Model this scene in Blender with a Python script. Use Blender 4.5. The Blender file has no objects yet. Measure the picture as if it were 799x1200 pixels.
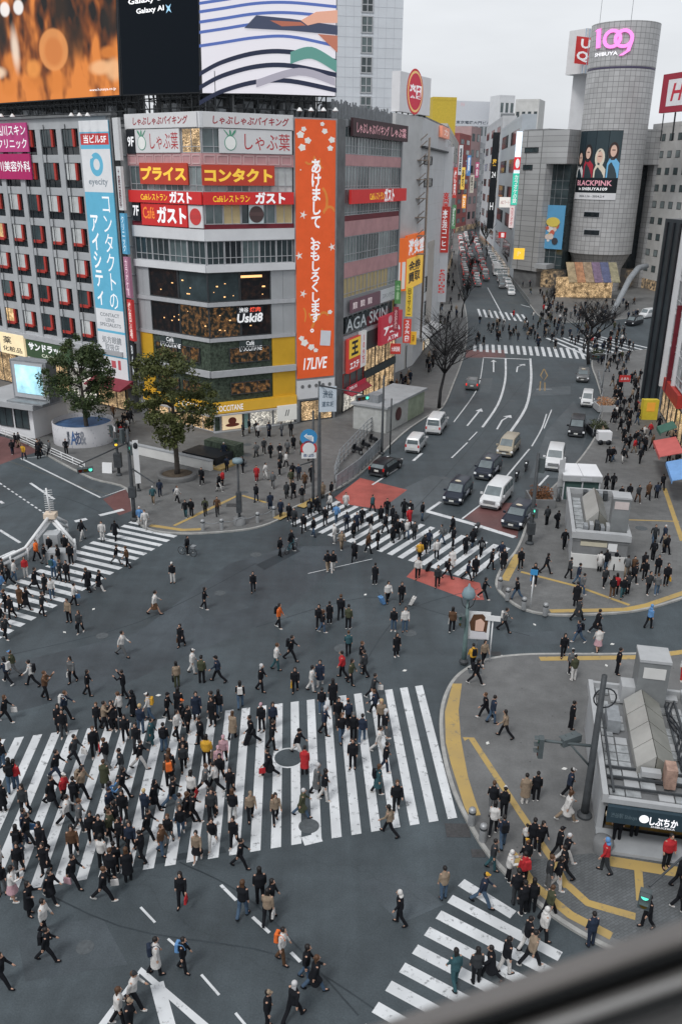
import bpy, bmesh, math, random
from mathutils import Vector, Matrix
R = random.Random(7)
SC = bpy.context.scene
COL = SC.collection
PI = math.pi
rad = math.radians

# ------------------------------------------------------------------ camera geometry (the photograph's viewpoint)
H = 28.0; FPX = 1000.0; PIT = rad(21.6); ROL = rad(.71); CX, CY = 399.5, 600.0
cp, sp, cr, sr = math.cos(PIT), math.sin(PIT), math.cos(ROL), math.sin(ROL)
def ray(px, py):
    u = (px-CX)/FPX; v = (py-CY)/FPX
    a = u*cr+v*sr; b = -u*sr+v*cr
    return (a, cp-b*sp, -sp-b*cp)
def G(px, py, z=0.0):
    "where the sight line through a photograph point meets the level z"
    d = ray(px, py); t = (z-H)/d[2]
    return (d[0]*t, d[1]*t)
def hgt(g, py, px):
    "height above ground point g at which the sight line passes"
    d = ray(px, py); t = math.hypot(*g)/math.hypot(d[0], d[1])
    return H+d[2]*t

cam_d = bpy.data.cameras.new('camera'); cam = bpy.data.objects.new('camera', cam_d); COL.objects.link(cam)
cam_d.sensor_fit = 'VERTICAL'; cam_d.sensor_height = 36; cam_d.lens = 30.0
cam_d.clip_start = 0.05; cam_d.clip_end = 6000
Rv = Vector((cr, sr*sp, sr*cp)); Uv = Vector((-sr, cr*sp, cr*cp)); Fv = Vector((0, cp, -sp))
mw = Matrix((Rv, Uv, -Fv)).transposed().to_4x4(); mw.translation = (0, 0, H)
cam.matrix_world = mw
SC.camera = cam
cam_d.dof.use_dof = True; cam_d.dof.focus_distance = 55; cam_d.dof.aperture_fstop = 4.5

# ------------------------------------------------------------------ materials
def lin(c):
    if isinstance(c, str):
        c = c.lstrip('#'); c = tuple(int(c[i:i+2], 16)/255 for i in (0, 2, 4))
        return tuple(x/12.92 if x <= .04045 else ((x+.055)/1.055)**2.4 for x in c)
    return c
MATS = {}
def mat(name, col, rough=.6, var=.15, scale=2.0, metal=0.0, bump=0.0, bscale=None, emit=0.0, alpha=None, spec=None):
    if name in MATS: return MATS[name]
    c = lin(col); m = bpy.data.materials.new(name); m.use_nodes = True
    nt = m.node_tree; N = nt.nodes; L = nt.links; b = N['Principled BSDF']
    b.inputs['Roughness'].default_value = rough; b.inputs['Metallic'].default_value = metal
    b.inputs['Specular IOR Level'].default_value = .28
    if spec is not None: b.inputs['Specular IOR Level'].default_value = spec
    tc = N.new('ShaderNodeTexCoord')
    if var > 0:
        no = N.new('ShaderNodeTexNoise'); no.inputs['Scale'].default_value = scale; no.inputs['Detail'].default_value = 6
        no.inputs['Roughness'].default_value = .65
        L.new(tc.outputs['Object'], no.inputs['Vector'])
        mr = N.new('ShaderNodeMapRange'); mr.inputs[1].default_value = .3; mr.inputs[2].default_value = .7
        mr.inputs[3].default_value = 1-var; mr.inputs[4].default_value = 1+var
        L.new(no.outputs['Fac'], mr.inputs[0])
        mx = N.new('ShaderNodeVectorMath'); mx.operation = 'SCALE'; mx.inputs[0].default_value = c
        L.new(mr.outputs[0], mx.inputs['Scale']); L.new(mx.outputs[0], b.inputs['Base Color'])
        if emit: L.new(mx.outputs[0], b.inputs['Emission Color'])
    else:
        b.inputs['Base Color'].default_value = (*c, 1); b.inputs['Emission Color'].default_value = (*c, 1)
    if emit: b.inputs['Emission Strength'].default_value = emit
    if bump:
        n2 = N.new('ShaderNodeTexNoise'); n2.inputs['Scale'].default_value = bscale or scale*8; n2.inputs['Detail'].default_value = 4
        L.new(tc.outputs['Object'], n2.inputs['Vector'])
        bp = N.new('ShaderNodeBump'); bp.inputs['Strength'].default_value = bump; bp.inputs['Distance'].default_value = .02
        L.new(n2.outputs['Fac'], bp.inputs['Height']); L.new(bp.outputs[0], b.inputs['Normal'])
    MATS[name] = m
    return m
def nodes(m): return m.node_tree.nodes, m.node_tree.links, m.node_tree.nodes['Principled BSDF']

# ------------------------------------------------------------------ mesh builder
class MB:
    def __init__(s): s.v = []; s.f = []; s.m = []; s.mats = []; s.smooth = []
    def mi(s, m):
        if m not in s.mats: s.mats.append(m)
        return s.mats.index(m)
    def add(s, vs, fs, m=None, smooth=False):
        o = len(s.v); s.v += [tuple(v) for v in vs]
        k = s.mi(m)
        for f in fs: s.f.append(tuple(i+o for i in f)); s.m.append(k); s.smooth.append(smooth)
        return s
    def quad(s, a, b, c, d, m=None): return s.add([a, b, c, d], [(0, 1, 2, 3)], m)
    def poly(s, pts, m=None): return s.add(pts, [tuple(range(len(pts)))], m)
    def hexa(s, p, m=None):
        "8 corners: bottom 0-3 ccw, top 4-7"
        return s.add(p, [(3, 2, 1, 0), (4, 5, 6, 7), (0, 1, 5, 4), (1, 2, 6, 5), (2, 3, 7, 6), (3, 0, 4, 7)], m)
    def box(s, x0, x1, y0, y1, z0, z1, m=None):
        return s.hexa([(x0, y0, z0), (x1, y0, z0), (x1, y1, z0), (x0, y1, z0), (x0, y0, z1), (x1, y0, z1), (x1, y1, z1), (x0, y1, z1)], m)
    def prism(s, pts, z0, z1, m=None, top=None):
        "vertical prism over a ground polygon"
        n = len(pts); a = sum(pts[i][0]*pts[(i+1) % n][1]-pts[(i+1) % n][0]*pts[i][1] for i in range(n))
        if a < 0: pts = pts[::-1]
        vs = [(x, y, z0) for x, y in pts]+[(x, y, z1) for x, y in pts]
        s.add(vs, [(i, (i+1) % n, n+(i+1) % n, n+i) for i in range(n)]+[tuple(range(n-1, -1, -1))], m)
        s.add([(x, y, z1) for x, y in pts], [tuple(range(n))], top or m)
        return s
    def tube(s, pts, r, n=8, m=None, cap=True, smooth=True):
        "tapered tube along 3-D points; r a number or one radius per point"
        pts = [Vector(p) for p in pts]; rs = r if isinstance(r, (list, tuple)) else [r]*len(pts)
        vs = []; fs = []; px = None
        for i, p in enumerate(pts):
            d = (pts[min(i+1, len(pts)-1)]-pts[max(i-1, 0)])
            d = d.normalized() if d.length > 1e-9 else Vector((0, 0, 1))
            if px is None:
                px = d.cross(Vector((0, 0, 1)) if abs(d.z) < .9 else Vector((1, 0, 0))).normalized()
            else:
                px = (px-d*px.dot(d)); px = px.normalized() if px.length > 1e-6 else d.orthogonal().normalized()
            py = d.cross(px)
            for k in range(n):
                a = 2*PI*k/n; vs.append(p+(px*math.cos(a)+py*math.sin(a))*rs[i])
        for i in range(len(pts)-1):
            for k in range(n):
                fs.append((i*n+k, i*n+(k+1) % n, (i+1)*n+(k+1) % n, (i+1)*n+k))
        if cap: fs += [tuple(range(n-1, -1, -1)), tuple(range((len(pts)-1)*n, len(pts)*n))]
        return s.add(vs, fs, m, smooth)
    def lathe(s, prof, c, n=16, m=None, smooth=True):
        "profile [(r,z)] turned about the vertical through c"
        vs = []; fs = []
        for r, z in prof:
            for k in range(n):
                a = 2*PI*k/n; vs.append((c[0]+r*math.cos(a), c[1]+r*math.sin(a), c[2]+z))
        for i in range(len(prof)-1):
            for k in range(n): fs.append((i*n+k, i*n+(k+1) % n, (i+1)*n+(k+1) % n, (i+1)*n+k))
        if prof[-1][0] > 1e-4: fs.append(tuple(range((len(prof)-1)*n, len(prof)*n)))
        return s.add(vs, fs, m, smooth)
    def ell(s, c, r, m=None, nu=12, nv=8):
        vs = []; fs = []
        for j in range(nv+1):
            t = PI*j/nv
            for k in range(nu):
                a = 2*PI*k/nu
                vs.append((c[0]+r[0]*math.sin(t)*math.cos(a), c[1]+r[1]*math.sin(t)*math.sin(a), c[2]-r[2]*math.cos(t)))
        for j in range(nv):
            for k in range(nu): fs.append((j*nu+k, j*nu+(k+1) % nu, (j+1)*nu+(k+1) % nu, (j+1)*nu+k))
        return s.add(vs, fs, m, True)
    def mesh(s, name, mt=None, off=(0, 0, 0)):
        me = bpy.data.meshes.new(name)
        me.from_pydata([(x-off[0], y-off[1], z-off[2]) for x, y, z in s.v], [], s.f)
        mats = [x or mt for x in s.mats]
        for x in mats: me.materials.append(x)
        if len(mats) > 1: me.polygons.foreach_set('material_index', s.m)
        me.polygons.foreach_set('use_smooth', s.smooth)
        me.update()
        return me
    def build(s, name, mt=None, parent=None, kind=None, bevel=0, loc=None):
        off = loc or (wloc(parent) if parent else (0, 0, 0))
        me = s.mesh(name, mt, off)
        o = bpy.data.objects.new(name, me); COL.objects.link(o)
        if parent: o.parent = parent
        elif loc: o.location = loc
        if kind: o['kind'] = kind
        if bevel:
            b = o.modifiers.new('bevel', 'BEVEL'); b.width = bevel; b.segments = 2; b.limit_method = 'ANGLE'
        return o
def wloc(o):
    "world position of an unrotated chain of parents"
    x = [0, 0, 0]
    while o:
        x = [x[i]+o.location[i] for i in range(3)]; o = o.parent
    return tuple(x)
def thing(name, label, cat, loc=(0, 0, 0), group=None, rz=0):
    o = bpy.data.objects.new(name, None); COL.objects.link(o); o.empty_display_size = .3
    o.location = loc; o.rotation_euler = (0, 0, rz)
    return tag(o, label, cat, group)
def tag(o, label=None, cat=None, group=None, kind=None):
    if label: o['label'] = label
    if cat: o['category'] = cat
    if group: o['group'] = group
    if kind: o['kind'] = kind
    return o
def copy_tree(o, parent=None):
    c = o.copy(); COL.objects.link(c); c.parent = parent
    for ch in list(o.children): copy_tree(ch, c)
    return c

# ------------------------------------------------------------------ lettering (built-in font, turned into mesh)
TXT = {}
def text_mesh(body, extrude=0.0, bold=0.0, spacing=1.0, vertical=False):
    "unit-height lettering mesh in the XY plane, plus its bounds"
    key = (body, extrude, bold, spacing, vertical)
    if key in TXT: return TXT[key]
    cu = bpy.data.curves.new('lettering', 'FONT'); cu.body = '\n'.join(body) if vertical else body
    cu.size = 1; cu.extrude = extrude; cu.offset = bold; cu.align_x = 'CENTER'; cu.space_character = spacing
    cu.space_line = .9 if vertical else 1.0; cu.resolution_u = 2
    o = bpy.data.objects.new('lettering', cu); COL.objects.link(o)
    dg = bpy.context.evaluated_depsgraph_get()
    me = bpy.data.meshes.new_from_object(o.evaluated_get(dg)); bpy.data.objects.remove(o)
    vs = [tuple(v.co) for v in me.vertices]; fs = [tuple(p.vertices) for p in me.polygons]
    bpy.data.meshes.remove(me); bpy.data.curves.remove(cu)
    if not vs: vs = [(0, 0, 0), (.1, 0, 0), (0, .1, 0)]; fs = [(0, 1, 2)]
    xs = [v[0] for v in vs]; ys = [v[1] for v in vs]
    TXT[key] = (vs, fs, (min(xs), max(xs), min(ys), max(ys)))
    return TXT[key]

# ------------------------------------------------------------------ facades
class Face:
    "a vertical plane: origin A on the ground, unit direction u, outward normal n"
    def __init__(s, A, u, flip=False):
        l = math.hypot(*u); s.A = A; s.u = (u[0]/l, u[1]/l)
        n = (s.u[1], -s.u[0])
        if (n[0]*-A[0]+n[1]*-A[1] < 0) != flip: n = (-n[0], -n[1])
        s.n = n
        s.rev = (s.u[1]*n[0]-s.u[0]*n[1]) < 0            # u runs leftwards seen from outside
    def p(s, a, z, d=0.0):
        return (s.A[0]+s.u[0]*a+s.n[0]*d, s.A[1]+s.u[1]*a+s.n[1]*d, z)
    def px(s, x, y, d=0.0):
        "photograph point -> (along, height) on the plane d in front"
        A = s.p(0, 0, d); r = ray(x, y); nx, ny = s.n
        t = (A[0]*nx+A[1]*ny)/(r[0]*nx+r[1]*ny)
        X, Y = r[0]*t, r[1]*t
        return ((X-A[0])*s.u[0]+(Y-A[1])*s.u[1], H+r[2]*t)
    def box(s, mb, a0, a1, z0, z1, d0, d1, m=None):
        if s.rev: a0, a1 = max(a0, a1), min(a0, a1)
        else: a0, a1 = min(a0, a1), max(a0, a1)
        return mb.hexa([s.p(a0, z0, d1), s.p(a1, z0, d1), s.p(a1, z0, d0), s.p(a0, z0, d0), s.p(a0, z1, d1), s.p(a1, z1, d1), s.p(a1, z1, d0), s.p(a0, z1, d0)], m)
    def rect(s, mb, a0, a1, z0, z1, d, m=None):
        if s.rev: a0, a1 = max(a0, a1), min(a0, a1)
        else: a0, a1 = min(a0, a1), max(a0, a1)
        return mb.quad(s.p(a0, z0, d), s.p(a1, z0, d), s.p(a1, z1, d), s.p(a0, z1, d), m)
    def shape(s, mb, pts, d, m=None, th=.02):
        "flat polygon (along, height) with a little thickness standing d off the plane"
        if s.rev: pts = [p for p in pts]
        a = sum(pts[i][0]*pts[(i+1) % len(pts)][1]-pts[(i+1) % len(pts)][0]*pts[i][1] for i in range(len(pts)))
        if (a < 0) != s.rev: pts = pts[::-1]
        n = len(pts)
        f = [s.p(a_, z_, d+th) for a_, z_ in pts]; b = [s.p(a_, z_, d) for a_, z_ in pts]
        return mb.add(f+b, [tuple(range(n))]+[(i+n, (i+1) % n+n, (i+1) % n, i)[::1] for i in range(n)], m)
    def disc(s, mb, a, z, ra, rz, d, m=None, n=28, th=.02):
        return s.shape(mb, [(a+ra*math.cos(2*PI*k/n), z+rz*math.sin(2*PI*k/n)) for k in range(n)], d, m, th)
    def text(s, mb, body, a0, a1, z0, z1, d, m=None, bold=.0, vertical=False, fit=True, th=.0, slant=0):
        vs, fs, (x0, x1, y0, y1) = text_mesh(body, th, bold, 1.0, vertical)
        lo, hi = min(a0, a1), max(a0, a1)
        sx = (hi-lo)/(x1-x0); sz = (z1-z0)/(y1-y0)
        if not fit: sx = sz = min(sx, sz)
        ca, cz = (lo+hi)/2, (z0+z1)/2; xm, ym = (x0+x1)/2, (y0+y1)/2
        k = -1 if s.rev else 1
        out = [s.p(ca+k*((x-xm)*sx+slant*(y-ym)*sz), cz+(y-ym)*sz, d+z*1.0) for x, y, z in vs]
        return mb.add(out, fs, m)
def addp(A, u, t): return (A[0]+u[0]*t, A[1]+u[1]*t)
def hdir(px):
    d = ray(px, 204+(px-400)*.0124); l = math.hypot(d[0], d[1]); return (d[0]/l, d[1]/l)
# ------------------------------------------------------------------ sky and light
w = bpy.data.worlds.new('World'); SC.world = w; w.use_nodes = True
nt = w.node_tree; N = nt.nodes; L = nt.links; bg = N['Background']
sky = N.new('ShaderNodeTexSky'); sky.sky_type = 'NISHITA'; sky.sun_disc = False
SUN_EL, SUN_AZ = rad(56), rad(215)
sky.sun_elevation = SUN_EL; sky.sun_rotation = SUN_AZ; sky.air_density = 1.0; sky.dust_density = 6.0; sky.ozone_density = 1.5
hs = N.new('ShaderNodeHueSaturation'); hs.inputs['Saturation'].default_value = .16; hs.inputs['Value'].default_value = 1.0
L.new(sky.outputs[0], hs.inputs['Color'])
# an overcast deck: level out the clear sky's brightness and break it up a little
tc = N.new('ShaderNodeTexCoord'); cn = N.new('ShaderNodeTexNoise'); cn.inputs['Scale'].default_value = 2.2; cn.inputs['Detail'].default_value = 5
mpn = N.new('ShaderNodeMapping'); mpn.inputs['Scale'].default_value = (1, 1, 4); L.new(tc.outputs['Generated'], mpn.inputs[0]); L.new(mpn.outputs[0], cn.inputs['Vector'])
cr_ = N.new('ShaderNodeMapRange'); cr_.inputs[1].default_value = .3; cr_.inputs[2].default_value = .7; cr_.inputs[3].default_value = 5.7; cr_.inputs[4].default_value = 7.6
L.new(cn.outputs['Fac'], cr_.inputs[0])
cc = N.new('ShaderNodeCombineColor'); 
for i, k in enumerate((.955, .99, 1.035)):
    mm = N.new('ShaderNodeMath'); mm.operation = 'MULTIPLY'; mm.inputs[1].default_value = k; L.new(cr_.outputs[0], mm.inputs[0]); L.new(mm.outputs[0], cc.inputs[i])
mxs = N.new('ShaderNodeMix'); mxs.data_type = 'RGBA'; mxs.inputs[0].default_value = .82
L.new(hs.outputs[0], mxs.inputs[6]); L.new(cc.outputs[0], mxs.inputs[7])
L.new(mxs.outputs[2], bg.inputs['Color']); bg.inputs['Strength'].default_value = .128
sl = bpy.data.lights.new('sun', 'SUN'); sl.energy = 1.5; sl.angle = rad(13); sl.color = (1, .98, .955)
so = bpy.data.objects.new('sun', sl); COL.objects.link(so); so.location = (0, 0, 90)
so.rotation_euler = (rad(90)-SUN_EL, 0, -SUN_AZ+PI)
SC.view_settings.view_transform = 'Standard'; SC.view_settings.look = 'None'; SC.view_settings.gamma = 1
SC.view_settings.exposure = .1; SC.view_settings.use_curve_mapping = False

# ------------------------------------------------------------------ ground materials
def asphalt(name, base, seed=0.0):
    m = mat(name, base, .82, 0, 1); N, L, b = nodes(m)
    tc = N.new('ShaderNodeTexCoord')
    def noise(sc, det, lo, hi, stretch=None, rot=0):
        n = N.new('ShaderNodeTexNoise'); n.inputs['Scale'].default_value = sc; n.inputs['Detail'].default_value = det; n.inputs['Roughness'].default_value = .7
        mp = N.new('ShaderNodeMapping'); mp.inputs['Location'].default_value = (seed, seed*2, 0)
        mp.inputs['Rotation'].default_value = (0, 0, rot)
        if stretch: mp.inputs['Scale'].default_value = stretch
        L.new(tc.outputs['Object'], mp.inputs[0]); L.new(mp.outputs[0], n.inputs['Vector'])
        r = N.new('ShaderNodeMapRange'); r.inputs[1].default_value = .3; r.inputs[2].default_value = .7; r.inputs[3].default_value = lo; r.inputs[4].default_value = hi
        L.new(n.outputs['Fac'], r.inputs[0]); return r.outputs[0], n
    a, _ = noise(.09, 5, .68, 1.3); c, _ = noise(.8, 6, .88, 1.12); g, gn = noise(14, 3, .8, 1.2)
    t, _ = noise(.35, 4, .8, 1.16, (1, .07, 1), rad(-38)); t2, _ = noise(.5, 3, .92, 1.07, (.06, 1, 1), rad(12))
    out = None
    for k in (a, c, g, t, t2):
        if out is None: out = k
        else:
            mm = N.new('ShaderNodeMath'); mm.operation = 'MULTIPLY'; L.new(out, mm.inputs[0]); L.new(k, mm.inputs[1]); out = mm.outputs[0]
    # thin dark cracks
    vo = N.new('ShaderNodeTexVoronoi'); vo.feature = 'DISTANCE_TO_EDGE'; vo.inputs['Scale'].default_value = .13
    wn = N.new('ShaderNodeTexNoise'); wn.inputs['Scale'].default_value = .6; wn.inputs['Detail'].default_value = 5
    L.new(tc.outputs['Object'], wn.inputs['Vector'])
    av = N.new('ShaderNodeVectorMath'); av.operation = 'MULTIPLY_ADD'; av.inputs[1].default_value = (2, 2, 0)
    L.new(wn.outputs['Color'], av.inputs[0]); L.new(tc.outputs['Object'], av.inputs[2]); L.new(av.outputs[0], vo.inputs['Vector'])
    cr2 = N.new('ShaderNodeMapRange'); cr2.inputs[1].default_value = 0; cr2.inputs[2].default_value = .004; cr2.inputs[3].default_value = .86; cr2.inputs[4].default_value = 1
    L.new(vo.outputs['Distance'], cr2.inputs[0])
    mm = N.new('ShaderNodeMath'); mm.operation = 'MULTIPLY'; L.new(out, mm.inputs[0]); L.new(cr2.outputs[0], mm.inputs[1])
    sc = N.new('ShaderNodeVectorMath'); sc.operation = 'SCALE'; sc.inputs[0].default_value = lin(base); L.new(mm.outputs[0], sc.inputs['Scale'])
    L.new(sc.outputs[0], b.inputs['Base Color'])
    bp = N.new('ShaderNodeBump'); bp.inputs['Strength'].default_value = .35; bp.inputs['Distance'].default_value = .01
    L.new(gn.outputs['Fac'], bp.inputs['Height']); L.new(bp.outputs[0], b.inputs['Normal'])
    rr = N.new('ShaderNodeMapRange'); rr.inputs[1].default_value = .75; rr.inputs[2].default_value = 1.25; rr.inputs[3].default_value = .46; rr.inputs[4].default_value = .66
    L.new(a, rr.inputs[0]); L.new(rr.outputs[0], b.inputs['Roughness'])
    return m
def paving(name, base, bw, bh, rot, mortar=.72, ms=.02, spread=.14):
    m = mat(name, base, .8, 0, 1); N, L, b = nodes(m); c = Vector(lin(base))
    tc = N.new('ShaderNodeTexCoord'); mp = N.new('ShaderNodeMapping'); mp.inputs['Rotation'].default_value = (0, 0, rot)
    L.new(tc.outputs['Object'], mp.inputs[0])
    br = N.new('ShaderNodeTexBrick'); br.inputs['Scale'].default_value = 1; br.inputs['Brick Width'].default_value = bw; br.inputs['Row Height'].default_value = bh
    br.inputs['Mortar Size'].default_value = ms; br.inputs['Color1'].default_value = (*(c*(1+spread)), 1); br.inputs['Color2'].default_value = (*(c*(1-spread)), 1)
    br.inputs['Mortar'].default_value = (*(c*mortar), 1); L.new(mp.outputs[0], br.inputs['Vector'])
    out = br.outputs['Color']
    for s_, lo, hi in ((.12, .76, 1.22), (1.1, .86, 1.12), (9, .92, 1.08)):
        n = N.new('ShaderNodeTexNoise'); n.inputs['Scale'].default_value = s_; n.inputs['Detail'].default_value = 6; L.new(tc.outputs['Object'], n.inputs['Vector'])
        r = N.new('ShaderNodeMapRange'); r.inputs[1].default_value = .3; r.inputs[2].default_value = .7; r.inputs[3].default_value = lo; r.inputs[4].default_value = hi; L.new(n.outputs['Fac'], r.inputs[0])
        sc = N.new('ShaderNodeVectorMath'); sc.operation = 'SCALE'; L.new(out, sc.inputs[0]); L.new(r.outputs[0], sc.inputs['Scale']); out = sc.outputs[0]
    # trodden-in gum and spots
    v = N.new('ShaderNodeTexVoronoi'); v.inputs['Scale'].default_value = 1.3; L.new(tc.outputs['Object'], v.inputs['Vector'])
    r = N.new('ShaderNodeMapRange'); r.inputs[1].default_value = .05; r.inputs[2].default_value = .075; r.inputs[3].default_value = .62; r.inputs[4].default_value = 1; L.new(v.outputs['Distance'], r.inputs[0])
    sc = N.new('ShaderNodeVectorMath'); sc.operation = 'SCALE'; L.new(out, sc.inputs[0]); L.new(r.outputs[0], sc.inputs['Scale'])
    L.new(sc.outputs[0], b.inputs['Base Color']); b.inputs['Roughness'].default_value = .58
    return m
def paint(name, col, wear=.5, under=(.06, .065, .07)):
    m = mat(name, col, .7, 0, 1); N, L, b = nodes(m)
    tc = N.new('ShaderNodeTexCoord'); n = N.new('ShaderNodeTexNoise'); n.inputs['Scale'].default_value = 2.6; n.inputs['Detail'].default_value = 9; n.inputs['Roughness'].default_value = .72
    L.new(tc.outputs['Object'], n.inputs['Vector'])
    r = N.new('ShaderNodeMapRange'); r.inputs[1].default_value = .54; r.inputs[2].default_value = .64; r.inputs[3].default_value = 0; r.inputs[4].default_value = wear+.15; L.new(n.outputs['Fac'], r.inputs[0])
    n2 = N.new('ShaderNodeTexNoise'); n2.inputs['Scale'].default_value = .5; n2.inputs['Detail'].default_value = 4; L.new(tc.outputs['Object'], n2.inputs['Vector'])
    r2 = N.new('ShaderNodeMapRange'); r2.inputs[1].default_value = .3; r2.inputs[2].default_value = .7; r2.inputs[3].default_value = .0; r2.inputs[4].default_value = .3; L.new(n2.outputs['Fac'], r2.inputs[0])
    ad = N.new('ShaderNodeMath'); ad.operation = 'MAXIMUM'; L.new(r.outputs[0], ad.inputs[0]); L.new(r2.outputs[0], ad.inputs[1])
    mx = N.new('ShaderNodeMix'); mx.data_type = 'RGBA'; mx.inputs[6].default_value = (*lin(col), 1); mx.inputs[7].default_value = (*under, 1); L.new(ad.outputs[0], mx.inputs[0])
    L.new(mx.outputs[2], b.inputs['Base Color'])
    return m
M_ROAD = asphalt('asphalt', (.053, .066, .0745))
M_ROAD2 = asphalt('asphalt_light', (.074, .087, .096), 11)
M_ROAD3 = asphalt('asphalt_dark', (.030, .039, .046), 23)
M_REDROAD = asphalt('asphalt_red', (.33, .085, .07), 5)
M_MAROON = asphalt('asphalt_maroon', (.13, .06, .058), 8)
M_PAVE = paving('paving', (.128, .13, .13), .6, .3, rad(20), .82, .014, .07)
M_PAVE2 = paving('paving_brick', (.092, .099, .104), .24, .12, rad(-30), .7, .012, .12)
M_PAVE3 = paving('paving_beige', (.125, .127, .128), .6, .6, rad(10), .92, .01, .03)
M_WHITE = paint('road_paint', (.62, .64, .66), .62)
M_YELLOW = paint('tactile_yellow', (.41, .285, .095), .55, (.15, .14, .12))
M_KERB = mat('kerb_stone', (.3, .3, .29), .8, .25, 1.5)

# ------------------------------------------------------------------ ground, road, pavements
gm = MB(); gm.quad((-2500, -200, 0), (2500, -200, 0), (2500, 4000, 0), (-2500, 4000, 0)); gm.build('road', M_ROAD, kind='structure')
PZ = .12
def gp(pts, z=0.0): return [G(x, y, z) for x, y in pts]
def pavement(pts, m, kerb_from, kerb_to, name='pavement'):
    "raised paving with a kerb along part of its outline (indices kerb_from..kerb_to)"
    q = gp(pts, PZ); mb = MB(); mb.prism(q, -.3, PZ, m); mb.build(name, m, kind='structure')
    kb = MB(); c = (sum(p[0] for p in q)/len(q), sum(p[1] for p in q)/len(q))
    line = q[kerb_from:kerb_to+1]
    off = []
    area = sum(q[i][0]*q[(i+1) % len(q)][1]-q[(i+1) % len(q)][0]*q[i][1] for i in range(len(q)))
    s = 1 if area > 0 else -1
    for i, p in enumerate(line):
        a = Vector(line[max(i-1, 0)]); b = Vector(line[min(i+1, len(line)-1)]); d = (b-a).normalized()
        nrm = Vector((d.y, -d.x))*s; off.append((Vector(p)+nrm*.2, Vector(p)+nrm*.004))
    for (o1, i1), (o2, i2) in zip(off[:-1], off[1:]):
        z = PZ+.006
        kb.quad((i1.x, i1.y, z), (o1.x, o1.y, z), (o2.x, o2.y, z), (i2.x, i2.y, z)); kb.quad((o1.x, o1.y, 0.001), (o2.x, o2.y, .001), (o2.x, o2.y, z), (o1.x, o1.y, z))
        kb.quad((i1.x, i1.y, 0.001), (i2.x, i2.y, .001), (i2.x, i2.y, z), (i1.x, i1.y, z))
    kb.build('kerb', M_KERB, kind='structure')
    return q
def smooth_line(pts, n=4):
    out = []
    for i in range(len(pts)-1):
        p0, p1, p2, p3 = pts[max(i-1, 0)], pts[i], pts[i+1], pts[min(i+2, len(pts)-1)]
        for k in range(n):
            t = k/n
            out.append(tuple(.5*((2*p1[j])+(-p0[j]+p2[j])*t+(2*p0[j]-5*p1[j]+4*p2[j]-p3[j])*t*t+(-p0[j]+3*p1[j]-3*p2[j]+p3[j])*t**3) for j in range(2)))
    out.append(pts[-1]); return out
k1 = smooth_line([(-60, 487), (20, 513), (70, 540), (110, 560), (150, 572), (159, 604), (176, 619), (212, 624), (262, 622), (300, 617), (327, 607), (343, 594), (390, 574), (425, 551), (470, 508), (502, 486), (518, 476), (531, 447), (541, 420), (546, 395), (546, 372), (541, 345), (536, 320), (535, 300), (541, 280), (553, 262)])
p1 = k1+[(520, 262), (490, 300), (440, 380), (200, 440), (-60, 440)]
pavement(p1, M_PAVE, 0, len(k1)-1)
k3 = smooth_line([(840, 684), (799, 699), (750, 713), (700, 718), (650, 719), (616, 713), (594, 699), (583, 684), (590, 664), (604, 648), (613, 630), (622, 605), (640, 580), (668, 552), (690, 525), (703, 500), (706, 470), (700, 446), (694, 428), (699, 418), (730, 412), (799, 406), (840, 400)])
pavement(k3+[(1100, 430), (1100, 690)], M_PAVE, 0, len(k3)-1)
k4 = smooth_line([(900, 752), (799, 764), (720, 767), (660, 767), (610, 768), (570, 774), (540, 790), (525, 812), (519, 840), (522, 880), (534, 925), (556, 970), (580, 1005), (620, 1045), (660, 1077), (720, 1110), (800, 1140), (900, 1160)])
pavement(k4+[(1000, 1000)], M_PAVE3, 0, len(k4)-1)
k2 = smooth_line([(590, 300), (592, 318), (606, 337), (622, 358), (634, 371), (660, 377), (700, 376), (740, 372), (800, 366), (860, 362)])
pavement(k2+[(1100, 330), (900, 290), (640, 262), (578, 266)], M_PAVE, 0, len(k2)-1)
bk = MB(); bk.prism(gp([(690, 1000), (600, 1010), (660, 1068), (720, 1100), (820, 1135), (900, 1140), (860, 1010)], PZ+.004), PZ+.001, PZ+.005, M_PAVE2); bk.build('pavement', M_PAVE2, kind='structure')

ZM = .005
def flat(name, polys, m, z=ZM, kind='structure'):
    mb = MB()
    for q in polys:
        q = [G(x, y, z) for x, y in q]
        a = sum(q[i][0]*q[(i+1) % len(q)][1]-q[(i+1) % len(q)][0]*q[i][1] for i in range(len(q)))
        if a < 0: q = q[::-1]
        mb.poly([(x, y, z) for x, y in q], m)
    return mb.build(name, m, kind=kind)
NST = 0
def stroke(pts, w, z=ZM, mb=None, m=None):
    "painted line of real width w along photograph points"
    global NST; NST += 1; z += .00035*(NST % 9)
    q = [Vector(G(x, y, z)) for x, y in pts]; mb = mb or MB(); side = []
    for i, p in enumerate(q):
        d = (q[min(i+1, len(q)-1)]-q[max(i-1, 0)]).normalized(); n = Vector((-d.y, d.x))*w/2
        side.append((p-n, p+n))
    for (a, b), (c, d) in zip(side[:-1], side[1:]):
        mb.quad((a.x, a.y, z), (c.x, c.y, z), (d.x, d.y, z), (b.x, b.y, z), m)
    return mb
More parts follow.
